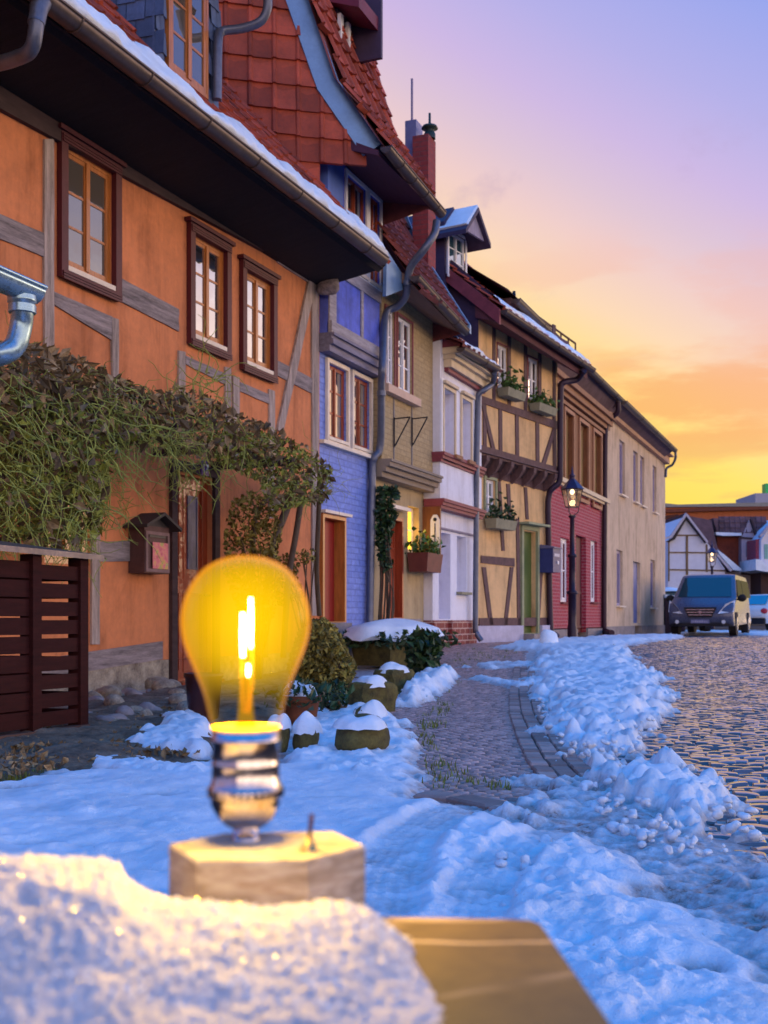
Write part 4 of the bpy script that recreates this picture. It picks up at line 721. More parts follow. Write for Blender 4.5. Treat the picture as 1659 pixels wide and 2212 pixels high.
# small chimney and the roof rail
P = f5.onS(1118, 672, 3.2); c5 = obj('chimney', MB().box(P[0] - .35, P[0] + .15, 3.0, 3.5, P[2] - 1.2, P[2] + .02), M('grey brown chimney render', (.3, .2, .17), .9, .2, 4, .4, 20), h5)
obj('chimney_pot', MB().lathe([(.1, 0), (.1, .1), (.07, .12), (.07, .2), (.12, .22), (.04, .27), (.03, .4), (0, .4)], (P[0] - .1, 3.25, P[2] + .02), 10), iron, c5)
m = MB(); pa, pb = f5.onS(1140, 672, 3.6), f5.onS(1243, 745, 3.6); Q = [f5.on(u, v, P[0] + .1) for u, v in ((1140, 668), (1243, 742))]; m.tube([Q[0], Q[1]], .022, 6)
for i in range(7): t = (i + .2) / 6.2; q = Q[0] + (Q[1] - Q[0]) * t; m.tube([q, q - np.array([0, 0, .55])], .018, 6)
obj('roof_rail', m, M('rusty rail', (.16, .07, .04), .7, .2, 5, .1, 20), h5)

# ================================================================== HOUSE 6: red brick ground floor, brown upper floor
f6 = Fr(0, Y5 + 1.6, 0); h6 = thing(f6, 'brick_house', 'house with a crimson brick ground floor and a brown upper floor', 'house', 'houses along the lane')
S6 = lambda u, o=0.: f6.on(u, 1200, o)[1]
L6 = S6(1306); z6 = f6.on(1261, 1070)[2]; zt6 = f6.on(1230, 878)[2]
ops6 = [f6.rect(1211, 1230, 1160, 1300), (S6(1244), S6(1266), f6.on(1250, 1366)[2], f6.on(1250, 1157)[2]), f6.rect(1276, 1290, 1166, 1300)]
wall(f6, h6, 'wall', brick_red, 0, 0, L6, f6.on(1261, 1356)[2], z6, ops6, depth=.14, back=-7)
obj('plinth', MB().box(-1, .05, 0, ops6[1][0] - .01, -.2, f6.on(1261, 1358)[2]).box(-1, .05, ops6[1][1] + .01, L6, -.2, f6.on(1261, 1358)[2]), stone_grey, h6)
for r in (ops6[0], ops6[2]): window(h6, r, 0, white_paint, .10, 2, 2, sill=M('brick sill', (.2, .05, .05), .8, .2, 4, .3, 20), glass=glass_mat('dark red glass', (.06, .012, .02), .1), fw=.07, sillp=.08)
obj('door', MB().box(-.15, -.12, *ops6[1]).ring(-.12, -.10, ops6[1][0] + .05, ops6[1][1] - .05, ops6[1][2] + .1, ops6[1][2] + 1, .06), M('dark crimson door', (.10, .012, .02), .6, .2, 4, .2, 20), h6)
up6 = [f6.rect(1219, 1237, 893, 1055, .04), f6.rect(1251, 1269, 910, 1072, .04), f6.rect(1281, 1297, 930, 1085, .04)]; up6 = [(r[0], r[1], up6[1][2], up6[1][3]) for r in up6]
wall(f6, h6, 'upper_wall', brown_wall, .04, 0, L6, z6 + .02, zt6 + .6, up6, depth=.12, back=-7)
for r in up6: window(h6, r, .04, M('brown window frame', (.17, .06, .015), .6, .3, 4, .2, 20), .1, 1, 1, surround=(.09, M('tan pilaster', (.40, .19, .10), .7, .2, 4, .2, 20), .04), glass=M('closed brown shutter', (.20, .105, .02), .6, .3, 4, .3, 15, stretch=(6, 6, 1)), fw=.06)
for a, b, o, mt in ((-.10, 0, .16, cream_y), (-.16, -.10, .10, cream_y)): obj('sill_band', MB().box(.002, o, 0, L6, z6 + a + .12, z6 + b + .12), mt, h6)
for a, b, o in ((.12, .2, .1), (.26, .36, .14), (.36, .5, .22), (.5, .62, .3)): obj('frieze_moulding', MB().box(.03, o, 0, L6, up6[1][3] + a, up6[1][3] + b), M('rust brown moulding %d' % int(o * 100), (.30, .13, .06), .7, .2, 4, .3, 20), h6)
gx6 = .42; A6, B6 = f6.on(1273, 797, gx6), f6.on(1345, 864, gx6); gutter(h6, gx6, 0, B6[1], A6[2], A6[2] - .03, .09, step=2)
rf6 = obj('roof', MB().add([(gx6, -.5, A6[2] + .05), (gx6, B6[1], A6[2] + .05), (-3.5, B6[1], A6[2] + 2.7), (-3.5, -.5, A6[2] + 2.7)], [(0, 1, 2, 3)]).hexa([(.03, 0, up6[1][3] + .62), (gx6 - .08, 0, A6[2] - .06), (gx6 - .08, 0, A6[2] + .03), (.03, 0, A6[2] + .03)], [(.03, B6[1], up6[1][3] + .62), (gx6 - .08, B6[1], A6[2] - .06), (gx6 - .08, B6[1], A6[2] + .03), (.03, B6[1], A6[2] + .03)]), tile_grey, h6)
obj('downpipe', MB().tube(arc([f6.on(u, v, o) for u, v, o in ((1335, 868, gx6), (1334, 890, .4), (1318, 905, .2), (1309, 925, .1), (1307, 1000, .09), (1305, 1340, .08), (1308, 1362, .12), (1322, 1367, .5))], 5), .07, 10), M('dark plum pipe', (.035, .015, .03), .5, .3, 4, .1, 20, metal=.3), h6)

# ================================================================== HOUSE 7: beige house at the end of the row
Y7 = f6.p[1] + L6 + .02; f7 = Fr(0, Y7, 0); h7 = thing(f7, 'roughcast_house', 'plain beige roughcast house with narrow windows at the far end of the row', 'house', 'houses along the lane')
S7 = lambda u: f7.on(u, 1200)[1]; L7 = S7(1437); zt7 = f7.on(1437, 985)[2]
zu0, zu1 = f7.on(1344, 1070)[2], f7.on(1340, 950)[2]; zg0, zg1 = f7.on(1333, 1308)[2], f7.on(1333, 1187)[2]
o7 = [(S7(a), S7(b), zu0, zu1) for a, b in ((1338, 1350), (1368, 1378), (1383, 1392), (1410, 1418))] + [(S7(a), S7(b), zg0, zg1) for a, b in ((1332, 1345), (1405, 1415))]
d7 = (S7(1368), S7(1383), f7.on(1368, 1346)[2], f7.on(1368, 1212)[2])
wall(f7, h7, 'wall', plaster_beige, 0, 0, L7, f7.on(1400, 1351)[2], zt7, o7 + [d7], depth=.12, back=-9)
obj('plinth', MB().box(-9, .05, 0, d7[0], -.2, f7.on(1400, 1351)[2]).box(-9, .05, d7[1], L7 + .03, -.2, f7.on(1400, 1351)[2]), stone_grey, h7)
gw = M('grey violet window frame', (.38, .33, .45), .6, .1, 4, .1, 20)
for r in o7: window(h7, r, 0, gw, .1, 1, 1, sill=cream, glass=glass_mat('violet grey glass', (.15, .13, .26), .06), fw=.05, sillp=.1)
obj('door', MB().box(-.13, -.10, *d7), M('blue grey door', (.17, .19, .38), .6, .15, 4, .1, 20), h7)
gx7 = .5; B7 = f7.on(1458, 972, gx7); gutter(h7, gx7, 0, B7[1], B7[2], B7[2], .09, step=3)
obj('roof', MB().hexa([(gx7 + .02, -.02, B7[2] + .05), (-4, -.02, B7[2] + 3.1), (-9, -.02, B7[2] - .3), (.0, -.02, B7[2] - .3), (gx7 - .1, -.02, B7[2] - .06)], [(gx7 + .02, B7[1], B7[2] + .05), (-4, B7[1], B7[2] + 3.1), (-9, B7[1], B7[2] - .3), (.0, B7[1], B7[2] - .3), (gx7 - .1, B7[1], B7[2] - .06)]), tile_grey, h7)
obj('eaves_cornice', MB().box(.0, .3, 0, L7 + .05, zt7 - .02, B7[2] - .08).box(0, .15, 0, L7 + .03, zt7 - .3, zt7 - .02), M('salmon cornice', (.48, .28, .18), .8, .2, 3, .2, 20), h7)
obj('downpipe', MB().tube(arc([f7.on(u, v, o) for u, v, o in ((1459, 975, .5), (1459, 990, .48), (1452, 1004, .25), (1440, 1012, .06), (1438, 1030, .05))]), .045, 8), pipe_m, h7)

# ================================================================== street furniture on and before the houses
# window boxes
def window_box(fr, u0, u1, v, h, o, mat, leafm, label, n=160, lh=.25, dp=.24):
    a = fr.on(u0, v, o); b = fr.on(u1, v, o); f = Fr(*(fr.p + fr.n * o + fr.e * a[1])[:2], math.degrees(fr.ang), a[2]); w = b[1] - a[1]
    t = thing(f, 'window_box', label, 'window box', 'planted window boxes'); m = MB(); m.ring(0.01, dp, 0, w, -h, 0, .02); m.box(.03, dp - .02, .02, w - .02, -h + .001, -.03)
    m = MB().hexa([(.03, .03, -h), (dp - .03, .03, -h), (dp - .03, w - .03, -h), (.03, w - .03, -h)], [(.01, 0, 0), (dp, 0, 0), (dp, w, 0), (.01, w, 0)]); obj('box', m, mat, t)
    pts = np.stack([rng.normal(dp / 2, dp * .3, n), rng.uniform(-.04, w + .04, n), np.abs(rng.normal(0, lh * .5, n))], 1); leaves(t, 'plant', leafm, pts, .05, 3); return t
window_box(f5, 1072, 1112, 838, .14, o5 + .02, box_grey, leaf_fresh, 'grey upper window box of the yellow house, nearer the white house', lh=.3)
window_box(f5, 1141, 1180, 871, .14, o5 + .02, box_grey, leaf_fresh, 'grey upper window box of the yellow house, nearer the brick house', lh=.22)
window_box(f5, 1046, 1092, 1120, .17, .04, box_grey, leaf_dark, 'grey window box with dark evergreen tufts under the green framed ground floor window', lh=.32)
window_box(f3, 878, 912, 1194, .28, .02, box_red, leaf_fresh, 'red brown window box below the lit yellow window of the tan house', lh=.25, dp=.34)
# the mailboxes
def mailbox(fr, label, w, d, h, mat, roofm, gable=True):
    t = thing(fr, 'mailbox', label, 'mailbox'); obj('body', MB().box(.002, d, 0, w, 0, h), mat, t); m = MB()
    if gable:
        for s_ in (-1, 1): m.hexa([(-.0, w / 2, h + .13), (d + .09, w / 2, h + .13), (d + .09, w / 2, h + .10), (0, w / 2, h + .10)], [(0, w / 2 + s_ * (w / 2 + .09), h - .0), (d + .09, w / 2 + s_ * (w / 2 + .09), h - .0), (d + .09, w / 2 + s_ * (w / 2 + .09), h - .03), (0, w / 2 + s_ * (w / 2 + .09), h - .03)])
        m.prism([(-.0, h), (w, h), (w / 2, h + .1)], .01, d - .004)
    else: m.hexa([(0, -.02, h), (d + .03, -.02, h), (d + .03, w + .02, h), (0, w + .02, h)], [(0, -.02, h + .08), (d + .03, -.02, h + .02), (d + .03, w + .02, h + .02), (0, w + .02, h + .08)])
    obj('lid', m, roofm, t); return t
s0 = f1.on(277, 1180)[1]; oo = f1.onS(312, 1180, s0); s1_ = f1.on(365, 1180, oo[0])[1]; zb = f1.onS(312, 1237, s0)[2]; zh = f1.onS(312, 1134, s0)[2]
mbw, mbd, mbh = s1_ - s0, oo[0], zh - zb
mb1 = mailbox(Fr(0, s0, 0, zb), 'brown wooden mailbox with a small gabled roof and a colourful sticker beside the entrance', mbw, mbd, mbh, M('brown mailbox wood', (.10, .045, .04), .7, .35, 5, .4, 20), M('dark mailbox lid', (.045, .035, .032), .7, .3, 5, .4, 20))
obj('door_flap', MB().ring(mbd + .001, mbd + .014, .01, mbw - .01, .01, mbh - .05, .03), M('grey brown flap', (.22, .13, .12), .8, .3, 5, .4, 30), mb1); obj('slot', MB().box(mbd + .001, mbd + .006, mbw * .18, mbw * .85, mbh * .76, mbh * .84), iron, mb1)
m, t, b = new_mat('colourful sticker'); v = objc(t, (1, 1, 1)); lk(t, ramp(t, noise(t, v, 14, 3), [(.3, (.45, .04, .08)), (.45, (.6, .12, .16)), (.55, (.55, .3, .05)), (.65, (.2, .3, .1)), (.75, (.5, .45, .55))]), b.inputs['Base Color'])
obj('sticker', MB().box(mbd + .0145, mbd + .017, mbw * .27, mbw * .9, mbh * .1, mbh * .66), m, mb1)
a5 = f5.on(1158, 1216, .0); mb2 = mailbox(Fr(*(f5.p + f5.e * (a5[1] + .12) + f5.n * .02)[:2], 9.6, f5.on(1160, 1236)[2]), 'dark blue metal mailbox at the right edge of the yellow house front', .36, .28, .46, M('dark blue mailbox paint', (.035, .045, .16), .5, .2, 5, .1, 20), M('grey blue lid', (.14, .13, .22), .5, .2, 5, .1, 20), False)
obj('flap', MB().box(.281, .288, .05, .31, .3, .36), M('pale metal', (.45, .43, .5), .5, .2, 5, .1, 20), mb2); obj('lock', MB().box(.281, .292, .20, .26, .16, .22), white_paint, mb2)
# bin enclosure with slats and a sheet metal lid
fb = Fr(2.17, (CAM + 6.1 * ray(-70, 1600))[1], 0)
P_n = lambda u: fb.on(u, 1400)[1]
be = thing(fb, 'bin_enclosure', 'dark brown slatted bin enclosure with a sheet metal lid beside the orange house', 'bin enclosure')
ya, yb, yc_ = P_n(-75), P_n(76), P_n(178); zT = fb.on(90, 1186)[2]
for y in (ya, yb, yc_): obj('post', MB().box(-.07, .015, y - .035, y + .035, -.05, zT - .03), bin_wood, be)
for i in range(9):
    z = .07 + i * (zT - .13) / 9; obj('slat', MB().box(-.022, -.0, yb + .036, yc_ - .036, z, z + (zT - .13) / 9 - .022), bin_wood, be); obj('slat', MB().box(-.03, -.008, ya + .036, yb - .036, z, z + (zT - .13) / 9 - .01), bin_wood, be)
    obj('slat', MB().box(-.62, -.08, yc_ + .0, yc_ + .022, z, z + (zT - .13) / 9 - .03), bin_wood, be)
for y in (ya, yc_): obj('post', MB().box(-.7, -.62, y - .035, y + .035, -.05, zT + .05), bin_wood, be)
obj('back_panel', MB().box(-.72, -.70, ya, yc_, 0, zT), bin_wood, be)
obj('lid', MB().hexa([(-.75, ya - .1, zT + .12), (.06, ya - .1, zT - .0), (.06, ya - .1, zT - .03), (-.75, ya - .1, zT + .09)], [(-.75, yc_ + .12, zT + .10), (.06, yc_ + .12, zT - .01), (.06, yc_ + .12, zT - .04), (-.75, yc_ + .12, zT + .07)]), M('grey sheet lid', (.10, .085, .10), .4, .3, 5, .2, 20, metal=.5), be)
obj('base_rail', MB().box(-.05, .03, ya, yc_ + .03, 0.01, .055), M('brown rail', (.10, .05, .035), .8, .3, 5, .3, 20), be)
# porch gutter at the left with its outlet
fp = Fr(2.1, 0, 0); pe = fp.on(72, 625); pg = thing(Fr(2.1, pe[1], 0, pe[2]), 'porch_gutter', 'bright zinc gutter end with bent outlet pipe above the creeper', 'gutter')
gutter(pg, 0, -1.6, .0, .03, 0, .085, pipe_bright, 2, 'trough')
q = [fp.on(u, v, o) - np.array([0, pe[1], pe[2]]) for u, v, o in ((47, 640, 0), (48, 668, 0), (46, 700, -.02), (33, 745, -.04), (5, 765, -.08), (-40, 775, -.2))]
obj('outlet_pipe', MB().tube(arc(q), [.075] * 4 + [.058] * (len(arc(q)) - 4), 14), pipe_bright, pg); obj('pipe_collar', MB().tube([q[1] + np.array([0, 0, .02]), q[1] - np.array([0, 0, .02])], .072, 14), pipe_bright, pg)

# street lamps
lamp_glass = None
def street_lamp(x, y, z, label):
    global lamp_glass
    t = thing(Fr(x, y, -10, z), 'street_lamp', label, 'street lamp', 'old lantern street lamps')
    obj('post', MB().lathe([(.11, 0), (.11, .25), (.095, .3), (.09, 1.0), (.13, 1.02), (.13, 1.06), (.075, 1.1), (.07, 1.85), (.11, 1.87), (.11, 1.91), (.06, 1.95), (.05, 2.75), (.09, 2.8), (.06, 2.84), (0, 2.84)], n=16), M('dark violet iron', (.022, .014, .035), .45, .3, 8, .1, 40, metal=.3) if lamp_glass is None else bpy.data.materials['dark violet iron'], t)
    ir = bpy.data.materials['dark violet iron']; n = 6; P = lambda r, z_: [(r * math.cos(2 * math.pi * i / n), r * math.sin(2 * math.pi * i / n), z_) for i in range(n)]
    lo_, hi_ = P(.15, 3.02), P(.235, 3.42); m = MB()
    for i in range(n): m.tube([lo_[i], hi_[i]], .011, 5); m.tube([lo_[i], lo_[(i + 1) % n]], .012, 5); m.tube([hi_[i], hi_[(i + 1) % n]], .013, 5)
    for i in range(0, n, 2): m.tube(arc([(0.05 * math.cos(2 * math.pi * i / n), .05 * math.sin(2 * math.pi * i / n), 2.84), (.13 * math.cos(2 * math.pi * i / n), .13 * math.sin(2 * math.pi * i / n), 2.9), lo_[i]], 4), .011, 5)
    obj('lantern_frame', m, ir, t); m = MB()
    if lamp_glass is None:
        g, tr, b = new_mat('lantern glass'); tr.nodes.remove(b); o = tr.nodes['Material Output']; a = nd(tr, 'ShaderNodeBsdfTransparent'); a.inputs[0].default_value = (.93, .88, .82, 1); c = nd(tr, 'ShaderNodeBsdfGlossy', ins={'Roughness': .08}); d = nd(tr, 'ShaderNodeEmission', ins={1: .5}); d.inputs[0].default_value = (1, .72, .40, 1)
        x1 = nd(tr, 'ShaderNodeMixShader', ins={0: .12}); x2 = nd(tr, 'ShaderNodeMixShader', ins={0: .10}); lk(tr, a.outputs[0], x1.inputs[1]); lk(tr, c.outputs[0], x1.inputs[2]); lk(tr, x1.outputs[0], x2.inputs[1]); lk(tr, d.outputs[0], x2.inputs[2]); lk(tr, x2.outputs[0], o.inputs[0]); lamp_glass = g
    for i in range(n): j = (i + 1) % n; obj('glass_pane', MB().add([lo_[i], lo_[j], hi_[j], hi_[i]], [(0, 1, 2, 3)]), lamp_glass, t)
    h2_, r2_ = P(.275, 3.43), P(.07, 3.66); m = MB(); m.hexa(h2_, r2_); m.lathe([(.075, 3.655), (.06, 3.72), (.085, 3.74), (.03, 3.79), (.012, 3.95), (0, 3.97)], n=8); obj('lantern_roof', m, M('dark blue lantern roof', (.035, .03, .09), .35, .3, 5, .1, 20, metal=.3), t)
    obj('bulb', MB().blob((0, 0, 3.37), (.05, .05, .06), 0), emit_mat('lamp glow', (1, .74, .38), 5), t)
    l = bpy.data.lights.new('lamp_light', 'POINT'); lo2 = bpy.data.objects.new('lamp_light', l); COL.objects.link(lo2); lo2.parent = t; lo2.location = (0, 0, 3.2); t.scale = (.92, .92, .91); l.energy = 6; l.color = (1, .7, .36); l.shadow_soft_size = .08
    return t
P = onD(1236, 1378, 24.3); street_lamp(P[0], P[1], P[2], 'lit black lantern lamp post in front of the crimson brick house')
P = onD(1538, 1360, 47); street_lamp(P[0], P[1], P[2], 'distant lit lantern lamp post before the white timbered gable, behind the van')
# ================================================================== PLANTS
def at_depths(fr, uv, lo, hi, seed=0, power=1.):
    r_ = random.Random(seed); return np.array([fr.p + fr.n * 0 + (lambda L: fr.n * L[0] + fr.e * L[1] + np.array([0, 0, L[2]]))(fr.on(u, v, lo + (hi - lo) * r_.random() ** power)) for u, v in uv])
cre = [(-60, 742), (70, 748), (150, 768), (240, 806), (330, 850), (380, 828), (430, 848), (520, 888), (620, 938), (690, 975), (722, 1012), (708, 1090), (640, 1078), (590, 1085), (520, 1020), (440, 990), (350, 970), (262, 965), (232, 1010), (222, 1120), (215, 1178), (120, 1185), (-60, 1165)]
fc = Fr(.6, 6.5, 0); cr = thing(fc, 'creeper', 'tangled creeper with withered leaves and green stems hanging over the orange house entrance', 'creeper')
off = -fc.p
up_ = [(-60, 738), (70, 742), (150, 762), (240, 800), (330, 845), (430, 850), (520, 890), (600, 935), (600, 1000), (520, 985), (430, 975), (330, 950), (240, 955), (150, 960), (-60, 950)]
leaves(cr, 'withered_leaves', leaf_dead, at_depths(f1, inpoly(up_, 2100, 1), .25, 1.35, 1) + off, .042, 1, .35, (.35, 1.9))
leaves(cr, 'withered_leaves', leaf_dead, at_depths(f1, inpoly(cre, 1500, 2), .25, 1.42, 2) + off, .05, 2, .35, (.3, 1.4))
leaves(cr, 'green_leaves', leaf_green, at_depths(f1, inpoly([(430, 900), (620, 945), (718, 1010), (705, 1085), (590, 1105), (560, 1040), (470, 1000)], 1900, 3), .2, 1.2, 3) + off, .03, 3, .3, (.4, 1.7))
leaves(cr, 'green_leaves', leaf_green, at_depths(f1, inpoly([(-60, 850), (300, 900), (420, 960), (250, 960), (215, 1170), (-60, 1160)], 1700, 4), .3, 1.42, 4) + off, .034, 4, .3, (.4, 1.7))
m = MB(); twigs(m, at_depths(f1, inpoly([(-60, 790), (300, 860), (560, 950), (440, 970), (250, 970), (210, 1130), (-60, 1120)], 760, 5), .5, 1.4, 5) + off, .5, .0048, 5, .6); twigs(m, at_depths(f1, inpoly(cre, 520, 6), .25, 1.35, 6) + off, .35, .0045, 6, .4, 6)
twigs(m, at_depths(f1, inpoly([(440, 800), (480, 810), (480, 880), (400, 860)], 26, 7), .3, .9, 7) + off, .5, .006, 7, -.2); twigs(m, at_depths(f1, inpoly([(690, 1000), (740, 1000), (745, 1060), (700, 1080)], 24, 8), .2, .5, 8) + off, .45, .003, 8, .1)
twigs(m, at_depths(f1, inpoly([(380, 1000), (470, 1010), (470, 1040), (380, 1030)], 22, 9), .2, .5, 9) + off, .35, .005, 9, .8)
twigs(m, at_depths(f1, inpoly([(232, 1000), (340, 1000), (300, 1120), (232, 1150)], 20, 19), .03, .1, 19) + off, .5, .004, 19, .3)
obj('twigs', m, twig, cr)
m = MB()
for pts, r in (([(640, 1040), (615, 1110), (590, 1180), (575, 1300), (570, 1420)], .045), ([(655, 1050), (640, 1150), (622, 1260), (612, 1420)], .035), ([(690, 1040), (688, 1120), (684, 1230), (690, 1330)], .03), ([(630, 1020), (560, 1100), (545, 1200), (550, 1330)], .03)):
    m.tube([q_ for q_ in arc([np.array(f1.on(u, v, .35)) + off for u, v in pts], 4)], r, 7)
obj('trunk', m, bark, cr)
for yy in np.linspace(fp.on(72, 625)[1] + .05, f1.on(640, 940, 1)[1], 6): obj('lattice_bar', MB().box(.02 - .6, .95 - .6, yy - 6.5, yy - 6.42, f1.on(400, 905, .6)[2] - .25, f1.on(400, 905, .6)[2] - .17), wood_dark, cr)
def shrub(fr_xy, name, label, cat, poly, zc, dz, n, size, mat, seed, stems=0, grp=None):
    base = fr_xy; t = thing(Fr(base[0], base[1], 0, base[2]), name, label, cat, grp); r_ = random.Random(seed)
    pts = np.array([onD(u, v, zc + r_.gauss(0, dz)) for u, v in inpoly(poly, n, seed)]) - base
    leaves(t, 'foliage', mat, pts, size, seed, .3, (.35, 1.8)); m = MB(); k = max(6, stems)
    for i in range(k):
        e = pts[r_.randrange(len(pts))]; m.tube(arc([(r_.gauss(0, .03), r_.gauss(0, .03), 0), e * .5 + np.array([r_.gauss(0, .05), r_.gauss(0, .05), .03]), e], 4), [.012] * 4 + [.008] * 4 + [.004], 5)
    obj('stem', m, bark, t); return t
b = f1.p + np.array([.55, f1.on(560, 1400, .55)[1], 0]); zc = (b - CAM) @ FW
shrub(b, 'shrub', 'olive yellow leaved shrub trained up beside the entrance of the orange house', 'shrub', [(488, 1130), (505, 1075), (545, 1060), (590, 1090), (610, 1140), (600, 1200), (610, 1250), (590, 1330), (540, 1400), (482, 1230)], zc, .18, 1700, .03, leaf_olive, 31, 14)
b2 = f1.p + np.array([.4, f1.on(672, 1230, .4)[1], .05]); shrub(b2, 'shrub', 'thin sprig of olive leaves between the climbing stems and the red door', 'shrub', [(600, 1200), (640, 1190), (685, 1185), (680, 1210), (640, 1225), (655, 1290), (600, 1310)], (b2 - CAM) @ FW, .08, 420, .03, leaf_olive, 33, 8)
b = onG(685, 1502); shrub(b, 'shrub', 'rounded dull olive bush beside the grey plinth of the blue house', 'shrub', [(622, 1440), (640, 1375), (668, 1340), (700, 1335), (728, 1360), (748, 1400), (770, 1440), (752, 1490), (720, 1520), (680, 1515), (640, 1500)], (b - CAM) @ FW, .24, 4200, .026, leaf_olive, 35, 16)
b = onG(735, 1545); shrub(b, 'shrub', 'sparse low dark bush in the snow between the pot and the stone block', 'shrub', [(690, 1480), (740, 1470), (755, 1500), (735, 1560), (700, 1560), (682, 1520)], (b - CAM) @ FW, .12, 420, .026, leaf_dark, 36, 10)
b = onG(928, 1462); shrub(b, 'evergreen_plant', 'dark glossy evergreen plant with broad leaves right of the snow covered trough', 'plant', [(884, 1375), (905, 1362), (945, 1372), (952, 1410), (940, 1455), (900, 1462), (880, 1430)], (b - CAM) @ FW, .2, 900, .055, leaf_dark, 37, 8)
b = f3.p + np.array([.25, f3.on(838, 1340, .25)[1], .35]); cl = shrub(b, 'climbing_plant', 'green ivy climbing round the brown door of the tan house', 'climber', [(814, 1052), (858, 1050), (862, 1075), (842, 1085), (858, 1110), (850, 1130), (845, 1160), (838, 1200), (850, 1220), (830, 1235), (816, 1200), (812, 1120)], (b - CAM) @ FW, .08, 900, .045, leaf_dark, 38, 8)
m = MB()
for u0, u1 in ((826, 822), (832, 829), (821, 818)): m.tube(arc([np.array(onD(u, v, (b - CAM) @ FW)) - b for u, v in ((u0, 1200), ((u0 + u1) / 2 + 3, 1260), (u1, 1340))], 5), .014, 5)
obj('stem', m, bark, cl)

# ================================================================== POTS, STONES AND THEIR SNOW
def snow_cap(name_label, c, rx, ry, h, seed, drip=.25, ang=0):
    mm = MB(); n, k = 26, 9; r_ = random.Random(seed); ph = [r_.uniform(0, 6.3) for _ in range(5)]; vs = []
    for i in range(k + 1):
        t = i / k
        for j in range(n):
            f = 2 * math.pi * j / n; e = 1 + .09 * math.sin(2 * f + ph[0]) + .07 * math.sin(3 * f + ph[1]) + .05 * math.sin(7 * f + ph[2]) + .03 * math.sin(13 * f + ph[4])
            rr = t * e; z = h * (1 - t ** 3.2) + h * .13 * math.sin(5 * t * math.cos(f) + ph[3]) * (1 - t) * 2 - (drip * h * (.4 + .6 * math.sin(4 * f + ph[2]) ** 2) if i == k else 0)
            vs.append((rx * rr * math.cos(f + ang), ry * rr * math.sin(f + ang), z))
    mm.add(vs, [(i * n + j, (i + 1) * n + j, (i + 1) * n + (j + 1) % n, i * n + (j + 1) % n) for i in range(k) for j in range(n)], True)
    mm.add([vs[k * n + j] for j in range(n)], [tuple(range(n))[::-1]])
    o = obj('snow_heap', mm, snow); o.location = c; o.rotation_euler = (0, 0, 0); return tag(o, name_label, 'snow heap', 'snow heaps on pots and stones')
def pxw(P, px): return px * ((np.asarray(P) - CAM) @ FW) / F
b = onG(650, 1566); k = pxw(b, 1); t = thing(Fr(b[0], b[1], 0, b[2]), 'flower_pot', 'old brown terracotta pot with a snow covered plant right of the glowing bulb', 'flower pot', 'pots in the front yard')
obj('pot', MB().lathe([(0, 0), (30 * k, 0), (35 * k, 20 * k), (41 * k, 58 * k), (44 * k, 58 * k), (44 * k, 64 * k), (38 * k, 64 * k), (36 * k, 50 * k), (0, 50 * k)], n=24), terracotta, t); obj('rim', MB().lathe([(41 * k, 50 * k), (46 * k, 51 * k), (46 * k, 60 * k), (41 * k, 61 * k)], n=24), terracotta, t)
snow_cap('jagged snow heap on the brown terracotta pot', b + np.array([0, 0, 60 * k]), 40 * k, 40 * k, 32 * k, 3, .3); pp = rng.normal(size=(260, 3)) * np.array([34 * k, 34 * k, 12 * k]) + np.array([0, 0, 66 * k]); leaves(t, 'plant', leaf_dark, pp, .03, 5)
b = onG(440, 1572); k = pxw(b, 1); t = thing(Fr(b[0], b[1], 0, b[2]), 'planter', 'tall dark red planter tub half hidden behind the left of the glowing bulb', 'planter', 'pots in the front yard')
obj('tub', MB().lathe([(0, 0), (30 * k, 0), (40 * k, 108 * k), (43 * k, 110 * k), (43 * k, 118 * k), (36 * k, 118 * k), (34 * k, 95 * k), (0, 95 * k)], n=20), M('dark red glaze', (.06, .012, .008), .4, .3, 5, .2, 20), t); obj('soil', MB().lathe([(0, 96 * k), (35 * k, 96 * k)], n=16), soil, t)
# blocks and boulders
def block(u, v, w, h, d, ang, label, mat=stone_moss, seed=0, cap=None):
    b = onG(u, v); k = pxw(b, 1); f = Fr(b[0], b[1], ang, b[2] - .02); t = MB(); W_, H_, D_ = w * k / 2, h * k + .02, d * k / 2; r_ = random.Random(seed); n = 5; vs = {}; V = []; Q = []
    def vid(i, j, q):
        if (i, j, q) not in vs:
            x, y, z = (i / n - .5) * 2, (j / n - .5) * 2, q / n; s_ = 1 - .10 * (abs(x) > .99) * (abs(y) > .99) - .07 * (z > .95) * ((abs(x) > .99) or (abs(y) > .99))
            vs[(i, j, q)] = len(V); V.append((D_ * x * s_ + r_.gauss(0, .055 * D_), W_ * y * s_ + r_.gauss(0, .055 * W_), H_ * z - (.04 * H_ if z > .95 and (abs(x) > .99 or abs(y) > .99) else 0) + r_.gauss(0, .018 * H_) * (0 < q)))
        return vs[(i, j, q)]
    for a in range(n):
        for c in range(n):
            for fx in (0, n): Q.append((vid(fx, a, c), vid(fx, a + 1, c), vid(fx, a + 1, c + 1), vid(fx, a, c + 1))); Q.append((vid(a, fx, c), vid(a + 1, fx, c), vid(a + 1, fx, c + 1), vid(a, fx, c + 1)))
            Q.append((vid(a, c, n), vid(a + 1, c, n), vid(a + 1, c + 1, n), vid(a, c + 1, n)))
    t.add(V, Q, False); tag(place(obj('stone_block', t, mat), f), label, 'stone', 'stones edging the front yard')
    if cap: snow_cap(cap, np.array([b[0], b[1], b[2] + H_ - .045]), D_ * .98, W_ * .98, h * k * .34, seed + 50, .2, math.pi / 2 * 0 - f.ang)
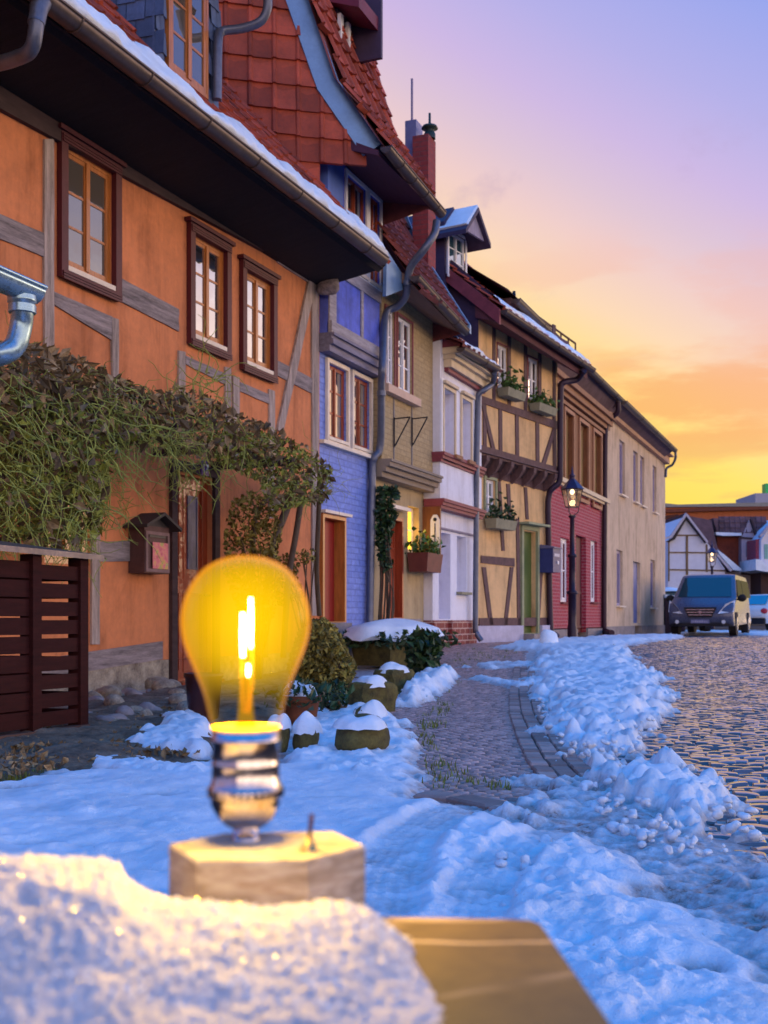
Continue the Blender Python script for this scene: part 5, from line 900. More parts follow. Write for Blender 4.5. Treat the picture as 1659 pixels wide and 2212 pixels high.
def boulder(u, v, w, h, label, cap=None, seed=0, capw=.85, caph=.3, lift=.72, mat=stone_moss):
    b = onG(u, v); k = pxw(b, 1); m = MB().blob((0, 0, h * k * .42), (w * k * .45, w * k * .5, h * k * .56), .22, 14, 10, seed, -.75); o = obj('boulder', m, mat); o.location = b; tag(o, label, 'stone', 'stones edging the front yard')
    if cap: snow_cap(cap, b + np.array([0, 0, h * k * lift]), w * k * .5 * capw, w * k * .55 * capw, h * k * caph, seed + 70)
block(803, 1534, 98, 62, 70, 22, 'square mossy stone block with a thick snow cushion between bush and paving', seed=1, cap='thick snow cushion on the square mossy block nearest the paving')
block(850, 1496, 82, 52, 60, 15, 'mossy stone block half hidden behind the front square block', seed=2, cap='flat pointed snow patch on the rear mossy block')
boulder(802, 1562, 72, 36, 'small stone nearly buried under snow in front of the square block', 'rounded snow dome on the small stone in front of the square block', 4, 1.05, .75, .5)
boulder(778, 1632, 136, 88, 'broad olive brown boulder under a snow dome, rightmost of the front stones', 'wide snow dome over the broad olive boulder', 5, .86, .26, .74)
boulder(662, 1624, 72, 66, 'small dark boulder under snow in the front row left of the broad one', 'snow hood on the small dark boulder of the front row', 6, .95, .5, .72)
boulder(604, 1624, 56, 74, 'dark boulder just right of the metal lamp socket under snow', 'snow cap on the dark boulder beside the metal socket', 7, 1.0, .35, .76)
# trough with its broad snow sheet
b = onG(858, 1436); k = pxw(b, 1); ft = Fr(b[0], b[1], 12, b[2]); t = thing(ft, 'planting_trough', 'long dark planting trough buried under a broad sheet of snow', 'planter', 'pots in the front yard')
obj('trough', MB().hexa([(-.30, -.50, 0), (.22, -.50, 0), (.22, .55, 0), (-.30, .55, 0)], [(-.34, -.55, .29), (.27, -.55, .29), (.27, .6, .29), (-.34, .6, .29)]), stone_moss, t)
pp = rng.uniform(-1, 1, (700, 3)) * np.array([.52, .85, .10]) + np.array([-.05, 0, .33]); leaves(t, 'plant', leaf_dark, pp, .05, 15)
snow_cap('broad sagging sheet of snow over the long planting trough', b + np.array([-.06, .02, .43]), .52, .88, .13, 15, 1.0, -R(12))
# rubble heap at the foot of the orange wall
r_ = random.Random(5)
for i in range(40):
    u = r_.uniform(185, 405); v = r_.uniform(1500, 1580) - .10 * (u - 190); w = r_.uniform(20, 66)
    bb = onG(u, v); kk = pxw(bb, 1); o = obj('field_stone', MB().blob((0, 0, w * kk * .18), (w * kk * .5, w * kk * .38, w * kk * .30), .28, 12, 8, i), stone_plinth if i % 3 else stone_grey); o.location = bb; o.rotation_euler = (0, 0, r_.uniform(0, 3)); tag(o, 'rough grey brown field stone in the heap at the foot of the orange wall', 'stone', 'field stones heaped by the plinth')
# ================================================================== GROUND
xs = np.concatenate([np.linspace(-400, -12, 14), np.linspace(-11, 16, 55), np.linspace(18, 400, 14)]); ys = np.concatenate([np.linspace(-300, -6, 10), np.linspace(-5, 48, 107), np.linspace(52, 900, 22)])
X, Y = np.meshgrid(xs, ys); Z = gz(X, Y) - .035; n = len(xs); q = (np.arange(len(ys) - 1)[:, None] * n + np.arange(n - 1)[None]).ravel()
tag(link('ground', fast_mesh('ground', np.stack([X, Y, Z], -1).reshape(-1, 3), np.stack([q, q + 1, q + n + 1, q + n], 1), True), joint_m), 'dark grit and earth under the paving and the snow', None, None, 'structure')
def stones(name, poly, w, h, mat, ang, dome, seed, label, lift=0., kx=4, stagger=True, tone=(.55, 1.35), tilt=.03, jit=.06, drop=.009):
    P = np.array(gpoly(poly)); ca, sa = math.cos(ang), math.sin(ang); Q = np.stack([P[:, 0] * ca + P[:, 1] * sa, -P[:, 0] * sa + P[:, 1] * ca], 1); lo, hi = Q.min(0), Q.max(0)
    jj, ii = np.meshgrid(np.arange(int((hi[1] - lo[1]) / h) + 1), np.arange(int((hi[0] - lo[0]) / w) + 1)); a = lo[0] + (ii + .5 * (jj % 2 if stagger else 0)) * w; b = lo[1] + jj * h; a, b = a.ravel(), b.ravel()
    r_ = np.random.default_rng(seed); a = a + r_.normal(0, jit * w, a.shape); b = b + r_.normal(0, jit * h, b.shape) + .06 * np.sin(a * 1.7 + b * .6)
    X, Y = a * ca - b * sa, a * sa + b * ca; k = sdist(P, X, Y) > -.03; X, Y = X[k], Y[k]; n = len(X)
    g = np.array([-1, -.9, -.76, 0, .76, .9, 1]) if kx == 7 else np.array([-1, -.8, 0, .8, 1]) if kx == 5 else np.linspace(-1, 1, kx); gx, gy = np.meshgrid(g, g); gx, gy = gx.ravel(), gy.ravel(); rr = np.maximum(np.abs(gx), np.abs(gy)); edge = (rr > .99)
    cx = gx * (1 - .10 * (np.abs(gy) > .99)); cy = gy * (1 - .10 * (np.abs(gx) > .99))
    sw = (w / 2 * .95 * r_.uniform(.80, 1.04, n))[:, None]; shh = (h / 2 * .95 * r_.uniform(.82, 1.04, n))[:, None]; th = r_.normal(0, .10, n)[:, None]
    lx = cx[None] * sw; ly = cy[None] * shh; tx, ty = r_.normal(0, tilt, n)[:, None], r_.normal(0, tilt, n)[:, None]
    z = dome * (1 - .40 * (gx ** 2 + gy ** 2)[None]) + np.where(edge[None], -drop, 0) + lx * tx + ly * ty + r_.normal(0, dome * .15, n)[:, None] + r_.normal(0, dome * .02, (n, kx * kx))
    lx2 = lx * np.cos(th) - ly * np.sin(th); ly2 = lx * np.sin(th) + ly * np.cos(th)
    VX = X[:, None] + lx2 * ca - ly2 * sa; VY = Y[:, None] + lx2 * sa + ly2 * ca; VZ = gz(VX, VY) + z + lift - .012
    V = np.stack([VX, VY, VZ], -1).reshape(-1, 3); f = (np.arange(kx - 1)[:, None] * kx + np.arange(kx - 1)[None]).ravel(); f = np.stack([f, f + 1, f + kx + 1, f + kx], 1)
    Fq = (np.arange(n)[:, None, None] * kx * kx + f[None]).reshape(-1, 4); T = np.repeat(r_.uniform(*tone, n), kx * kx)
    return tag(link(name, fast_mesh(name, V, Fq, True, T), mat), label, None, None, 'structure')
stones('cobbled_road', [(1270, 1392), (1400, 1470), (1330, 1560), (1310, 1680), (1400, 1735), (1560, 1805), (1720, 1870), (2100, 1900), (2050, 1700), (1950, 1500), (1830, 1400), (1760, 1372), (1300, 1373)], .108, .085, road_m, .12, .0095, 1, 'wet dark cobbled road shining in the evening light', kx=7, tilt=.06, jit=.11, drop=.016)
stones('pavement', [(915, 1735), (830, 1600), (860, 1500), (900, 1450), (930, 1385), (1180, 1372), (1440, 1366), (1440, 1374), (1180, 1384), (1130, 1410), (1134, 1500), (1175, 1570), (1205, 1625), (1290, 1700), (1240, 1712)], .064, .058, pave_m, .2, .004, 2, 'pavement of small brown grey mosaic stones', kx=5)
kl = [(1139, 1440), (1140, 1500), (1150, 1540), (1178, 1590), (1212, 1640), (1250, 1680)]
def band(name, line, offs, w, h, mat, seed, label, dz=.0):
    L_ = np.array([onG(u, v)[:2] for u, v in line]); V = []; Q = []; T = []; r_ = random.Random(seed)
    for of in offs:
        for i in range(len(L_) - 1):
            A, B = L_[i], L_[i + 1]; t = B - A; Ln = np.linalg.norm(t); t /= Ln; nn = np.array([t[1], -t[0]])
            k = max(1, int(Ln / w)); 
            for j in range(k):
                c = A + t * Ln * (j + .5) / k + nn * of; hw = Ln / k * .46; hh = h * .46; b = len(V); z0 = float(gz(c[0], c[1])) + dz + r_.gauss(0, .003); tn = r_.uniform(.6, 1.4)
                for s_, zz in ((1, -.03), (1, 0), (.86, .008)):
                    for a_, b_ in ((-1, -1), (1, -1), (1, 1), (-1, 1)): p_ = c + t * a_ * hw * s_ + nn * b_ * hh * s_; V.append((p_[0], p_[1], z0 + zz)); T.append(tn)
                Q += [(b + 4 * l + i_, b + 4 * l + (i_ + 1) % 4, b + 4 * l + 4 + (i_ + 1) % 4, b + 4 * l + 4 + i_) for l in (0, 1) for i_ in range(4)] + [(b + 8, b + 9, b + 10, b + 11)]
    return tag(link(name, fast_mesh(name, np.array(V), np.array(Q), False, T), mat), label, None, None, 'structure')
band('kerb', kl, (-.05, .035, .12), .11, .085, kerb_m, 3, 'double band of worn kerb stones along the pavement')
band('kerb', [(905, 1715), (985, 1722), (1080, 1742), (1180, 1765)], (0,), .24, .12, kerb_m, 4, 'row of flat edging stones across the end of the pavement')
# bare earth strip before the orange house
ep = gpoly([(-300, 1720), (-20, 1700), (120, 1665), (300, 1672), (470, 1650), (640, 1560), (760, 1440), (740, 1400), (520, 1470), (340, 1495), (100, 1520), (-300, 1560)])
xs = np.linspace(min(q[0] for q in ep) - .2, max(q[0] for q in ep) + .2, 170); ys = np.linspace(min(q[1] for q in ep) - .2, max(q[1] for q in ep) + .2, 330); X, Y = np.meshgrid(xs, ys); d = sdist(ep, X, Y)
Z = gz(X, Y) - .03 + .05 * np.clip(d / .2, -1, 1) + .05 * fbm(X * 4, Y * 4, 2) + .022 * lumps(X * 9, Y * 9, 4); n = len(xs); q = (np.arange(len(ys) - 1)[:, None] * n + np.arange(n - 1)[None]).ravel(); kk = (d > -.25).ravel(); Fq = np.stack([q, q + 1, q + n + 1, q + n], 1); Fq = Fq[kk[Fq].all(1)]
tag(link('earth_strip', fast_mesh('earth_strip', np.stack([X, Y, Z], -1).reshape(-1, 3), Fq, True), soil), 'bare stony earth along the foot of the orange house', None, None, 'structure')
lp_ = np.array([onG(u, v) + np.array([0, 0, .03]) for u, v in inpoly([(-40, 1700), (0, 1600), (190, 1560), (420, 1500), (470, 1560), (440, 1640), (180, 1660)], 900, 91)]); V_l, Q_l, T_l = leafmesh(lp_, .022, 92, .3, (.5, 1.7)); tag(link('leaf_litter', fast_mesh('leaf_litter', V_l, Q_l, False, T_l), leaf_dead), 'withered leaves strewn over the bare earth', None, None, 'stuff')
# grass tufts in the joints of the paving
gp = [onG(u, v) for u, v in inpoly([(905, 1560), (985, 1465), (992, 1475), (930, 1600), (950, 1690), (935, 1690)], 40, 71) + inpoly([(985, 1400), (1120, 1400), (1100, 1425), (985, 1440)], 30, 72) + inpoly([(940, 1640), (1100, 1690), (1100, 1700), (940, 1700)], 14, 73) + inpoly([(0, 1610), (240, 1610), (200, 1650), (0, 1690)], 160, 74)]
V = []; Q = []
for P in gp:
    for i in range(7):
        a = random.uniform(0, 6.28); l = random.uniform(.006, .022); x, y = P[0] + random.gauss(0, .03), P[1] + random.gauss(0, .03); b = len(V); dx, dy = math.cos(a) * .004, math.sin(a) * .004
        V += [(x - dx, y - dy, P[2] - .02), (x + dx, y + dy, P[2] - .02), (x + dx * .3 + dy * 4, y + dy * .3 - dx * 4, P[2] + l), (x - dx * .3 + dy * 4, y - dy * .3 - dx * 4, P[2] + l)]; Q.append((b, b + 1, b + 2, b + 3))
tag(link('grass', fast_mesh('grass', np.array(V), np.array(Q), False, rng.uniform(.5, 1.4, len(V))), leaf_green), 'short grass and moss in the paving joints', None, None, 'stuff')
# ------------------------------------------------------------------ snow on the ground
zcs = [1.35]
while zcs[-1] < 48: zcs.append(zcs[-1] * (1.0032 if zcs[-1] < 16 else 1.008))
zcs = np.array(zcs); us = np.arange(-330, 2000, 6.2); U, ZC = np.meshgrid((us - CX) / F, zcs); X = CAM[0] + ZC * FW[0] + U * ZC * RT[0]; Y = CAM[1] + ZC * FW[1] + U * ZC * RT[1]
field = [(-420, 1690), (0, 1692), (60, 1655), (190, 1668), (330, 1662), (460, 1640), (600, 1650), (640, 1600), (720, 1560), (780, 1545), (880, 1560), (925, 1620), (938, 1668), (915, 1710), (900, 1735), (985, 1745), (1080, 1765), (1180, 1790), (1300, 1800), (1420, 1850), (1560, 1950), (1700, 2080), (2100, 2300), (2300, 3300), (-900, 3300)]
bank = [(1172, 1408), (1240, 1400), (1345, 1400), (1395, 1440), (1440, 1485), (1428, 1560), (1405, 1620), (1330, 1662), (1260, 1668), (1205, 1640), (1165, 1560), (1148, 1500), (1152, 1440)]
bank2 = [(1300, 1680), (1400, 1640), (1450, 1625), (1530, 1680), (1600, 1755), (1650, 1810), (1645, 1850), (1560, 1862), (1480, 1830), (1400, 1780), (1320, 1735)]
far = [(1050, 1398), (1180, 1386), (1480, 1372), (1480, 1379), (1350, 1402), (1180, 1412), (1120, 1406)]
farv = [(1440, 1362), (1700, 1362), (1760, 1370), (1660, 1373), (1560, 1371), (1440, 1371)]
patch = [(236, 1622), (270, 1600), (330, 1590), (350, 1575), (400, 1566), (470, 1570), (470, 1645), (400, 1640), (330, 1632)]
patch2 = [(168, 1652), (230, 1640), (330, 1650), (460, 1668), (460, 1690), (300, 1680), (180, 1668)]; patch3 = [(170, 1596), (190, 1592), (204, 1606), (196, 1618), (176, 1612)]; patch4 = [(335, 1560), (380, 1548), (400, 1556), (395, 1572), (350, 1576)]
side = [(850, 1524), (868, 1492), (905, 1466), (940, 1456), (992, 1452), (978, 1475), (945, 1505), (905, 1526)]; yard = [(610, 1560), (700, 1500), (770, 1470), (820, 1530), (900, 1570), (930, 1650), (880, 1690), (640, 1690), (590, 1650)]
thin = [(1140, 1690), (1300, 1700), (1450, 1790), (1600, 1920), (1500, 1960), (1300, 1850), (1180, 1780)]
slush = [(1300, 1715), (1400, 1735), (1500, 1770), (1640, 1820), (1760, 1870), (2100, 1980), (2300, 3300), (1500, 2600), (1560, 2000), (1440, 1850)]
path = [(1010, 1466), (1060, 1462), (1150, 1478), (1150, 1490), (1050, 1476)]; path2 = [(1000, 1440), (1060, 1432), (1150, 1428), (1150, 1440), (1060, 1444)]
H = np.full(X.shape, -.08); n1 = fbm(X * 2.2, Y * 2.2, 1., 5); n2 = fbm(X * 9, Y * 9, 2., 4); n3 = fbm(X * 28, Y * 28, 3., 3); l1 = lumps(X * 5.5, Y * 5.5, 1.); l2 = lumps(X * 13, Y * 13, 2.); l3 = lumps(X * 30, Y * 30, 5.)
edge = n2 * .22 + n1 * .12
def lay(poly, th, soft, clod=0., en=1., base=-.05, gr=1.):
    global H
    d = sdist(gpoly(poly), X, Y) + edge * en * min(1, soft * 4); k = sstep(-soft * .4, soft, d); H = np.maximum(H, base + (th - base) * k + k * clod * (l1 * .38 + l2 * .34 + l3 * .22 - .55 + n1 * .6 + n2 * .5) + gr * k * (n2 * .016 + n3 * .016))
lay(field, .030, .16, 0., .7, gr=.2); lay(yard, .035, .2, .03, .6); lay(bank, .075, .40, .065, 1.3); lay(bank2, .045, .30, .065, 1.2); lay(far, .06, .5, .03, 1.); lay(farv, .05, .5, .02, 1.); lay(patch, .07, .12, .05, .5); lay(patch2, .03, .08, .03, .5); lay(patch3, .05, .05, .02, .2); lay(patch4, .05, .06, .02, .2); lay(side, .09, .16, .09, .6); lay(thin, .006, .2, .03, 2.2); lay([(1090, 1745), (1250, 1715), (1400, 1725), (1700, 1850), (2100, 2050), (2200, 2700), (1500, 2350), (1250, 1900)], .010, .25, .012, .3, -.02); lay(slush, .024, .3, .022, 1.2, -.03); lay(path, .01, .15, .03, 1.2, -.03); lay(path2, .008, .15, .03, 1.4, -.03)
# footprints, clods and wind ripples in the field; ruts with tread marks
df = sstep(.05, .35, sdist(gpoly(field), X, Y)); rgt = sstep(-.1, .3, sdist(gpoly([(900, 1740), (1700, 1900), (2300, 3300), (1100, 3300), (830, 2050), (860, 1850)]), X, Y))
H += df * (.014 * n1 + (.004 + .008 * rgt) * n2 + (.0015 + .013 * rgt) * n3) + df * rgt * (.006 * (l1 - .5) + .008 * (l2 - .5) + .007 * l3 + .018 * n2)
rip = sdist(gpoly([(-400, 1660), (940, 1660), (900, 1740), (700, 2000), (-400, 2100)]), X, Y); H += df * sstep(0, .3, rip) * (.010 * np.sin((Y * 5.5 + X * .8) * 2.4 + 9 * n1) * (fbm(X * .8, Y * 2, 7) + .35))
for u, v, ru, rv, dp in ((75, 1680, 55, 5, .05), (25, 1708, 40, 5, .05), (190, 1690, 40, 4, .02), (55, 1783, 38, 6, .03), (70, 1837, 55, 6, .035), (205, 1840, 60, 6, .025), (330, 1728, 70, 5, .02), (300, 1900, 90, 7, .02), (700, 1735, 80, 5, .02), (640, 1850, 90, 7, .02), (820, 1760, 50, 6, .02)):
    c = onG(u, v); k1 = pxw(c, ru); k2_ = np.linalg.norm(onG(u, v + rv)[:2] - c[:2]); dx_ = (X - c[0]) * RT[0] + (Y - c[1]) * RT[1]; dy_ = (X - c[0]) * FW[0] + (Y - c[1]) * FW[1] - .25 * dx_ * 0; H -= dp * np.exp(-(dx_ / k1) ** 2 - (dy_ / k2_) ** 2)
rutmask = np.zeros(X.shape)
for line, wd in (([(800, 2150), (815, 2000), (835, 1900), (880, 1830), (970, 1765), (1040, 1740)], .10), ([(985, 2250), (1000, 2050), (1040, 1930), (1120, 1850), (1230, 1800), (1380, 1760)], .085)):
    L_ = np.array([onG(u, v)[:2] for u, v in line]); dm_ = np.full(X.shape, 9.); al = np.zeros(X.shape); acc = 0; sg = np.zeros(X.shape)
    for i in range(len(L_) - 1):
        A, B = L_[i], L_[i + 1]; e = B - A; ln = np.linalg.norm(e); t = np.clip(((X - A[0]) * e[0] + (Y - A[1]) * e[1]) / ln ** 2, 0, 1); dd = np.hypot(X - A[0] - t * e[0], Y - A[1] - t * e[1]); c = dd < dm_; al = np.where(c, acc + t * ln, al); sg = np.where(c, ((X - A[0]) * e[1] - (Y - A[1]) * e[0]) / ln, sg); dm_ = np.minimum(dm_, dd); acc += ln
    k = sstep(wd * 1.25, wd * .8, dm_); H = H * (1 - k * .5) + k * .5 * (.006 + .0022 * np.tanh(2 * np.sin(sg * 200)) * (np.abs(sg) < wd * .75) + .003 * np.tanh(2 * np.sin(al * 120 + 25 * np.abs(sg))) * (1 + 2 * n2) + .010 * n2 + .008 * n3); H += .007 * np.exp(-((dm_ - wd * 1.25) / .03) ** 2) * (H > -.02) * (1 + n2); rutmask = np.maximum(rutmask, k)
# worn dark puddle spots
for u, v, r in ((1430, 1942, .09), (1505, 2110, .045), (1440, 1700, .12), (1560, 1905, .12), (1610, 1990, .10), (1180, 1775, .07), (1390, 1790, .10)): c = onG(u, v); H -= (.055 if u in (1430, 1505) else .010) * np.exp(-(((X - c[0]) ** 2 + (Y - c[1]) ** 2) / r ** 2)) * (1 + 1.5 * n2)
Zs = gz(X, Y) + H; n = X.shape[1]; q = (np.arange(X.shape[0] - 1)[:, None] * n + np.arange(n - 1)[None]).ravel(); Fq = np.stack([q, q + 1, q + n + 1, q + n], 1); ok = (H > -.028).ravel(); Fq = Fq[ok[Fq].any(1)]
V = np.stack([X, Y, Zs], -1).reshape(-1, 3); used = np.zeros(len(V), bool); used[Fq.ravel()] = True; ix = np.cumsum(used) - 1
dirt = np.clip(1.25 - (H + .004) / .022, 0, 1) * .8 + rutmask * .10 + .5 * sstep(-.12, .12, sdist(gpoly([(1120, 1690), (1300, 1690), (1460, 1790), (1640, 1840), (1800, 1900), (2000, 2250), (1700, 2250), (1600, 2050), (1440, 1930), (1280, 1840), (1130, 1790)]), X, Y)) * np.clip(.5 + 2.2 * n2 + n1, 0, 1)
me = fast_mesh('snow', V[used], ix[Fq], True, np.clip(dirt, 0, 1).ravel()[used]); so = tag(link('snow', me, snow_road), 'blue tinted snow lying and shovelled into banks over the yard and road', None, None, 'stuff')
# loose clods thrown up along the banks
m = MB(); r_ = random.Random(9)
for poly, k_ in ((bank, 300), (bank2, 70), (side, 40), ([(1250, 1690), (1400, 1760), (1560, 1880), (1500, 1900), (1280, 1790)], 60), ([(1050, 1820), (1300, 1850), (1300, 2000), (1080, 1990)], 12)):
    for u, v in inpoly(poly, k_, k_):
        P = onG(u, v); s_ = r_.uniform(.005, .019); hi = .06 if poly is bank else .035; m.blob((P[0], P[1], P[2] + r_.uniform(.2, .9) * hi + (0.01)), (s_, s_ * r_.uniform(.7, 1.2), s_ * .8), .5, 8, 6, r_.randrange(999))
tag(obj('snow_clods', m, snow), 'loose clods of snow on the shovelled banks', None, None, 'stuff')
b = onG(1180, 1397); k = pxw(b, 1); m = MB().blob((0, 0, .08), (24 * k, 22 * k, 26 * k), .3, 16, 12, 3); o = obj('snow_lump', m, snow); o.location = b; tag(o, 'single lump of snow at the edge of the road before the green door', 'snow lump')
# ================================================================== FAR END OF THE STREET
class Fv(Fr):
    """frame square to the line of sight: y to the right, x towards the street's near end"""
    def __init__(s, u, zc, turn=0.): P = onD(u, HZ, zc); super().__init__(P[0], P[1], math.degrees(-AZ) + 90 - turn, 0)
    def root(s, name, label, cat, group=None):
        o = bpy.data.objects.new(name, None); COL.objects.link(o); o.location = s.p; o.rotation_euler = (0, 0, math.atan2(s.n[1], s.n[0])); return tag(o, label, cat, group)
def vslab(f, pts, o1, o0):
    q = [f.on(u, v, o1) for u, v in pts]; return MB().hexa([(o0, a[1], a[2]) for a in q], [(o1, a[1], a[2]) for a in q])
fw = Fv(1437, 56); hb = fw.root('gabled_house', 'white half-timbered gable house with a long snowy roof behind the silver van', 'house', 'houses at the far end')
zp = lambda x, y: (1850 + x / 3.6875, 1350 + y / 3.6875)
def Z3(x, y): a = zp(x, y); return (a[0] / 1.35624, a[1] / 1.35624)          # from the enlarged view to the measuring scale
wht = M('white infill', (.70, .69, .76), .9, .08, 3, .2, 20); brn = M('ochre brown timber', (.20, .12, .05), .8, .3, 4, .3, 20)
obj('wall', vslab(fw, [Z3(*q) for q in ((395, 1500), (395, 860), (590, 600), (830, 900), (1010, 1170), (1010, 1500))], 0, -6), wht, hb)
for pts in ([(590, 800), (612, 800), (612, 1480), (590, 1480)], [(398, 880), (412, 870), (412, 1300), (398, 1300)], [(806, 900), (824, 905), (824, 1200), (806, 1200)]): obj('timber_post', vslab(fw, [Z3(*q) for q in pts], .05, -.05), brn, hb)
for pts in ([(470, 797), (750, 797), (750, 812), (470, 812)], [(405, 982), (830, 985), (830, 1000), (405, 996)], [(405, 1168), (1010, 1178), (1010, 1194), (405, 1182)]): obj('timber_rail', vslab(fw, [Z3(*q) for q in pts], .04, -.05), brn, hb)
obj('roof', vslab(fw, [Z3(*q) for q in ((590, 560), (640, 600), (860, 640), (930, 940), (1200, 1180), (1080, 1200), (900, 1000), (800, 850), (610, 600))], -.3, -6), tile_grey, hb)
for pts in ([(360, 830), (420, 810), (590, 560), (600, 585), (440, 830), (365, 850)], [(590, 560), (605, 575), (830, 870), (820, 890), (590, 590)], [(905, 1000), (930, 1000), (1090, 1180), (1070, 1195)]): obj('bargeboard', vslab(fw, [Z3(*q) for q in pts], .35, .2), M('pale bargeboard', (.5, .45, .5), .7, .1, 4, .1, 20), hb)
obj('soffit', vslab(fw, [Z3(*q) for q in ((440, 835), (592, 590), (815, 885), (800, 890), (594, 630), (470, 850), (405, 880), (380, 870))], .19, .02), iron, hb)
so_ = vslab(fw, [Z3(*q) for q in ((930, 960), (1000, 1010), (1190, 1170), (1190, 1190), (1100, 1180), (960, 1020))], -.1, -4); o = obj('roof_snow', so_, snow); o.location = fw.p; o.rotation_euler = hb.rotation_euler; tag(o, 'snow band on the sloping roof right of the white gable', 'snow', None, 'stuff')
fw2 = Fv(1600, 57); hd = fw2.root('dormered_house', 'low house with a grey brown tiled dormer over a rust red roof slope', 'house', 'houses at the far end')
obj('wall', vslab(fw2, [Z3(*q) for q in ((830, 1500), (1000, 1170), (1190, 1180), (1475, 1190), (1475, 1500))], 0, -6), M('pale plank wall', (.42, .34, .33), .85, .2, 4, .3, 20), hd)
for x in (1340, 1380, 1420): obj('plank_gap', vslab(fw2, [Z3(x, 1260), Z3(x + 14, 1260), Z3(x + 14, 1400), Z3(x, 1400)], .03, 0), wood_dark, hd)
obj('lintel', vslab(fw2, [Z3(1190, 1190), Z3(1480, 1200), Z3(1480, 1240), Z3(1190, 1230)], .1, 0), wood_dark, hd)
obj('slope', vslab(fw2, [Z3(*q) for q in ((920, 800), (1190, 810), (1190, 1170), (930, 950))], -.2, -5), M('rust red tile slope', (.17, .035, .02), .8, .4, 3, .5, 15), hd)
du = obj('dormer', vslab(fw2, [Z3(*q) for q in ((1190, 830), (1270, 640), (1350, 850), (1340, 1170), (1190, 1170))], .3, -3), M('pale violet boards', (.42, .36, .42), .8, .1, 4, .2, 20), hd)
obj('dormer_window', vslab(fw2, [Z3(*q) for q in ((1235, 880), (1290, 880), (1290, 1040), (1235, 1040))], .33, .3), glass_mat('grey pane', (.2, .2, .26), .2), du); obj('dormer_band', vslab(fw2, [Z3(*q) for q in ((1185, 820), (1360, 835), (1360, 850), (1185, 842))], .36, .3), wood_dark, du)
obj('dormer_verge', vslab(fw2, [Z3(*q) for q in ((1290, 630), (1310, 640), (1375, 850), (1355, 855))], .5, .3), wood_dark, du)
rr = obj('roof', vslab(fw2, [Z3(*q) for q in ((880, 620), (1290, 615), (1230, 780), (930, 780))], .2, -3), tile_grey, hd); tiles(rr, 'roof_tiles', tile_grey, (.25, fw2.on(*Z3(930, 775))[1], fw2.on(*Z3(930, 775), .2)[2]), (0, 1, 0), (-.15, 0, 1), 9, 3, .26, .26, None, .05, 66, .05)
o = obj('roof_snow', vslab(fw2, [Z3(*q) for q in ((910, 770), (1190, 780), (1190, 808), (1000, 810), (915, 800))], .35, .1), snow); o.location = fw2.p; o.rotation_euler = hd.rotation_euler; tag(o, 'white snow edge under the grey brown dormer tiles', 'snow', None, 'stuff')
fw3 = Fv(1650, 55); hr = fw3.root('gabled_house', 'half visible gabled house with a green framed window, rightmost of the far houses', 'house', 'houses at the far end')
obj('wall', vslab(fw3, [Z3(*q) for q in ((1400, 1190), (1400, 860), (1475, 740), (1640, 600), (1800, 900), (1800, 1190))], 0, -5), wht, hr); obj('window', vslab(fw3, [Z3(*q) for q in ((1440, 900), (1475, 900), (1475, 1060), (1440, 1060))], .06, 0), M('mint green frame', (.2, .42, .34), .6, .1, 4, .1, 20), hr)
obj('verge', vslab(fw3, [Z3(*q) for q in ((1385, 810), (1475, 700), (1640, 560), (1640, 600), (1475, 745), (1400, 830))], .3, 0), M('pale verge', (.4, .36, .42), .7, .1, 4, .1, 20), hr); obj('side_wall', vslab(fw3, [Z3(*q) for q in ((1345, 850), (1400, 840), (1400, 1060), (1345, 1060))], -.3, -5), brick_red, hr)
o = obj('roof_snow', vslab(fw3, [Z3(*q) for q in ((1345, 1060), (1400, 1070), (1500, 1160), (1700, 1180), (1700, 1230), (1400, 1190), (1345, 1180))], .5, -2), snow); o.location = fw3.p; o.rotation_euler = hr.rotation_euler; tag(o, 'sloping snow covered lean-to roof below the green framed window', 'snow', None, 'stuff')
obj('ground_wall', vslab(fw3, [Z3(*q) for q in ((1400, 1190), (1800, 1190), (1800, 1500), (1400, 1500))], -.4, -3), wood_dark, hr)
fw4 = Fv(1550, 105); hl = fw4.root('factory_building', 'long flat roofed red brick building closing the view at the far end', 'building')
obj('wall', vslab(fw4, [Z3(*q) for q in ((350, 1500), (350, 495), (470, 490), (900, 472), (1475, 455), (2400, 430), (2400, 1500))], 0, -15), M('dull orange brick', (.42, .125, .05), .9, .15, 3, .3, 20), hl)
obj('cornice', vslab(fw4, [Z3(*q) for q in ((340, 525), (900, 505), (1475, 490), (2400, 465), (2400, 500), (1475, 525), (900, 540), (340, 560))], .5, 0), M('dark rust cornice', (.17, .045, .02), .8, .2, 3, .2, 20), hl)
obj('parapet_sheet', vslab(fw4, [Z3(*q) for q in ((340, 455), (500, 472), (900, 462), (1475, 448), (2400, 420), (2400, 466), (1475, 491), (340, 500))], .3, -15), M('grey green roof sheet', (.28, .26, .22), .7, .2, 3, .2, 20), hl)
obj('roof_plant_box', vslab(fw4, [Z3(*q) for q in ((1340, 350), (1475, 350), (1650, 350), (1650, 450), (1340, 455))], -2, -8), M('grey violet cladding', (.36, .33, .37), .7, .1, 4, .1, 20), hl)
obj('green_mast', vslab(fw4, [Z3(*q) for q in ((1448, 245), (1490, 245), (1490, 352), (1448, 352))], -3, -4), M('green painted steel', (.03, .5, .1), .5, .1, 4, .1, 20), hl)
fw5 = Fv(1440, 70); ht = fw5.root('brick_shed', 'dark russet shed roof between the beige house and the white gable', 'shed'); obj('wall', vslab(fw5, [Z3(*q) for q in ((200, 1500), (200, 760), (380, 590), (500, 575), (560, 640), (560, 1500))], 0, -5), M('dark russet tiles', (.10, .03, .015), .9, .4, 4, .5, 20), ht); obj('roof_snow_edge', vslab(fw5, [Z3(*q) for q in ((350, 900), (400, 850), (410, 1240), (370, 1250))], .2, 0), brn, ht)
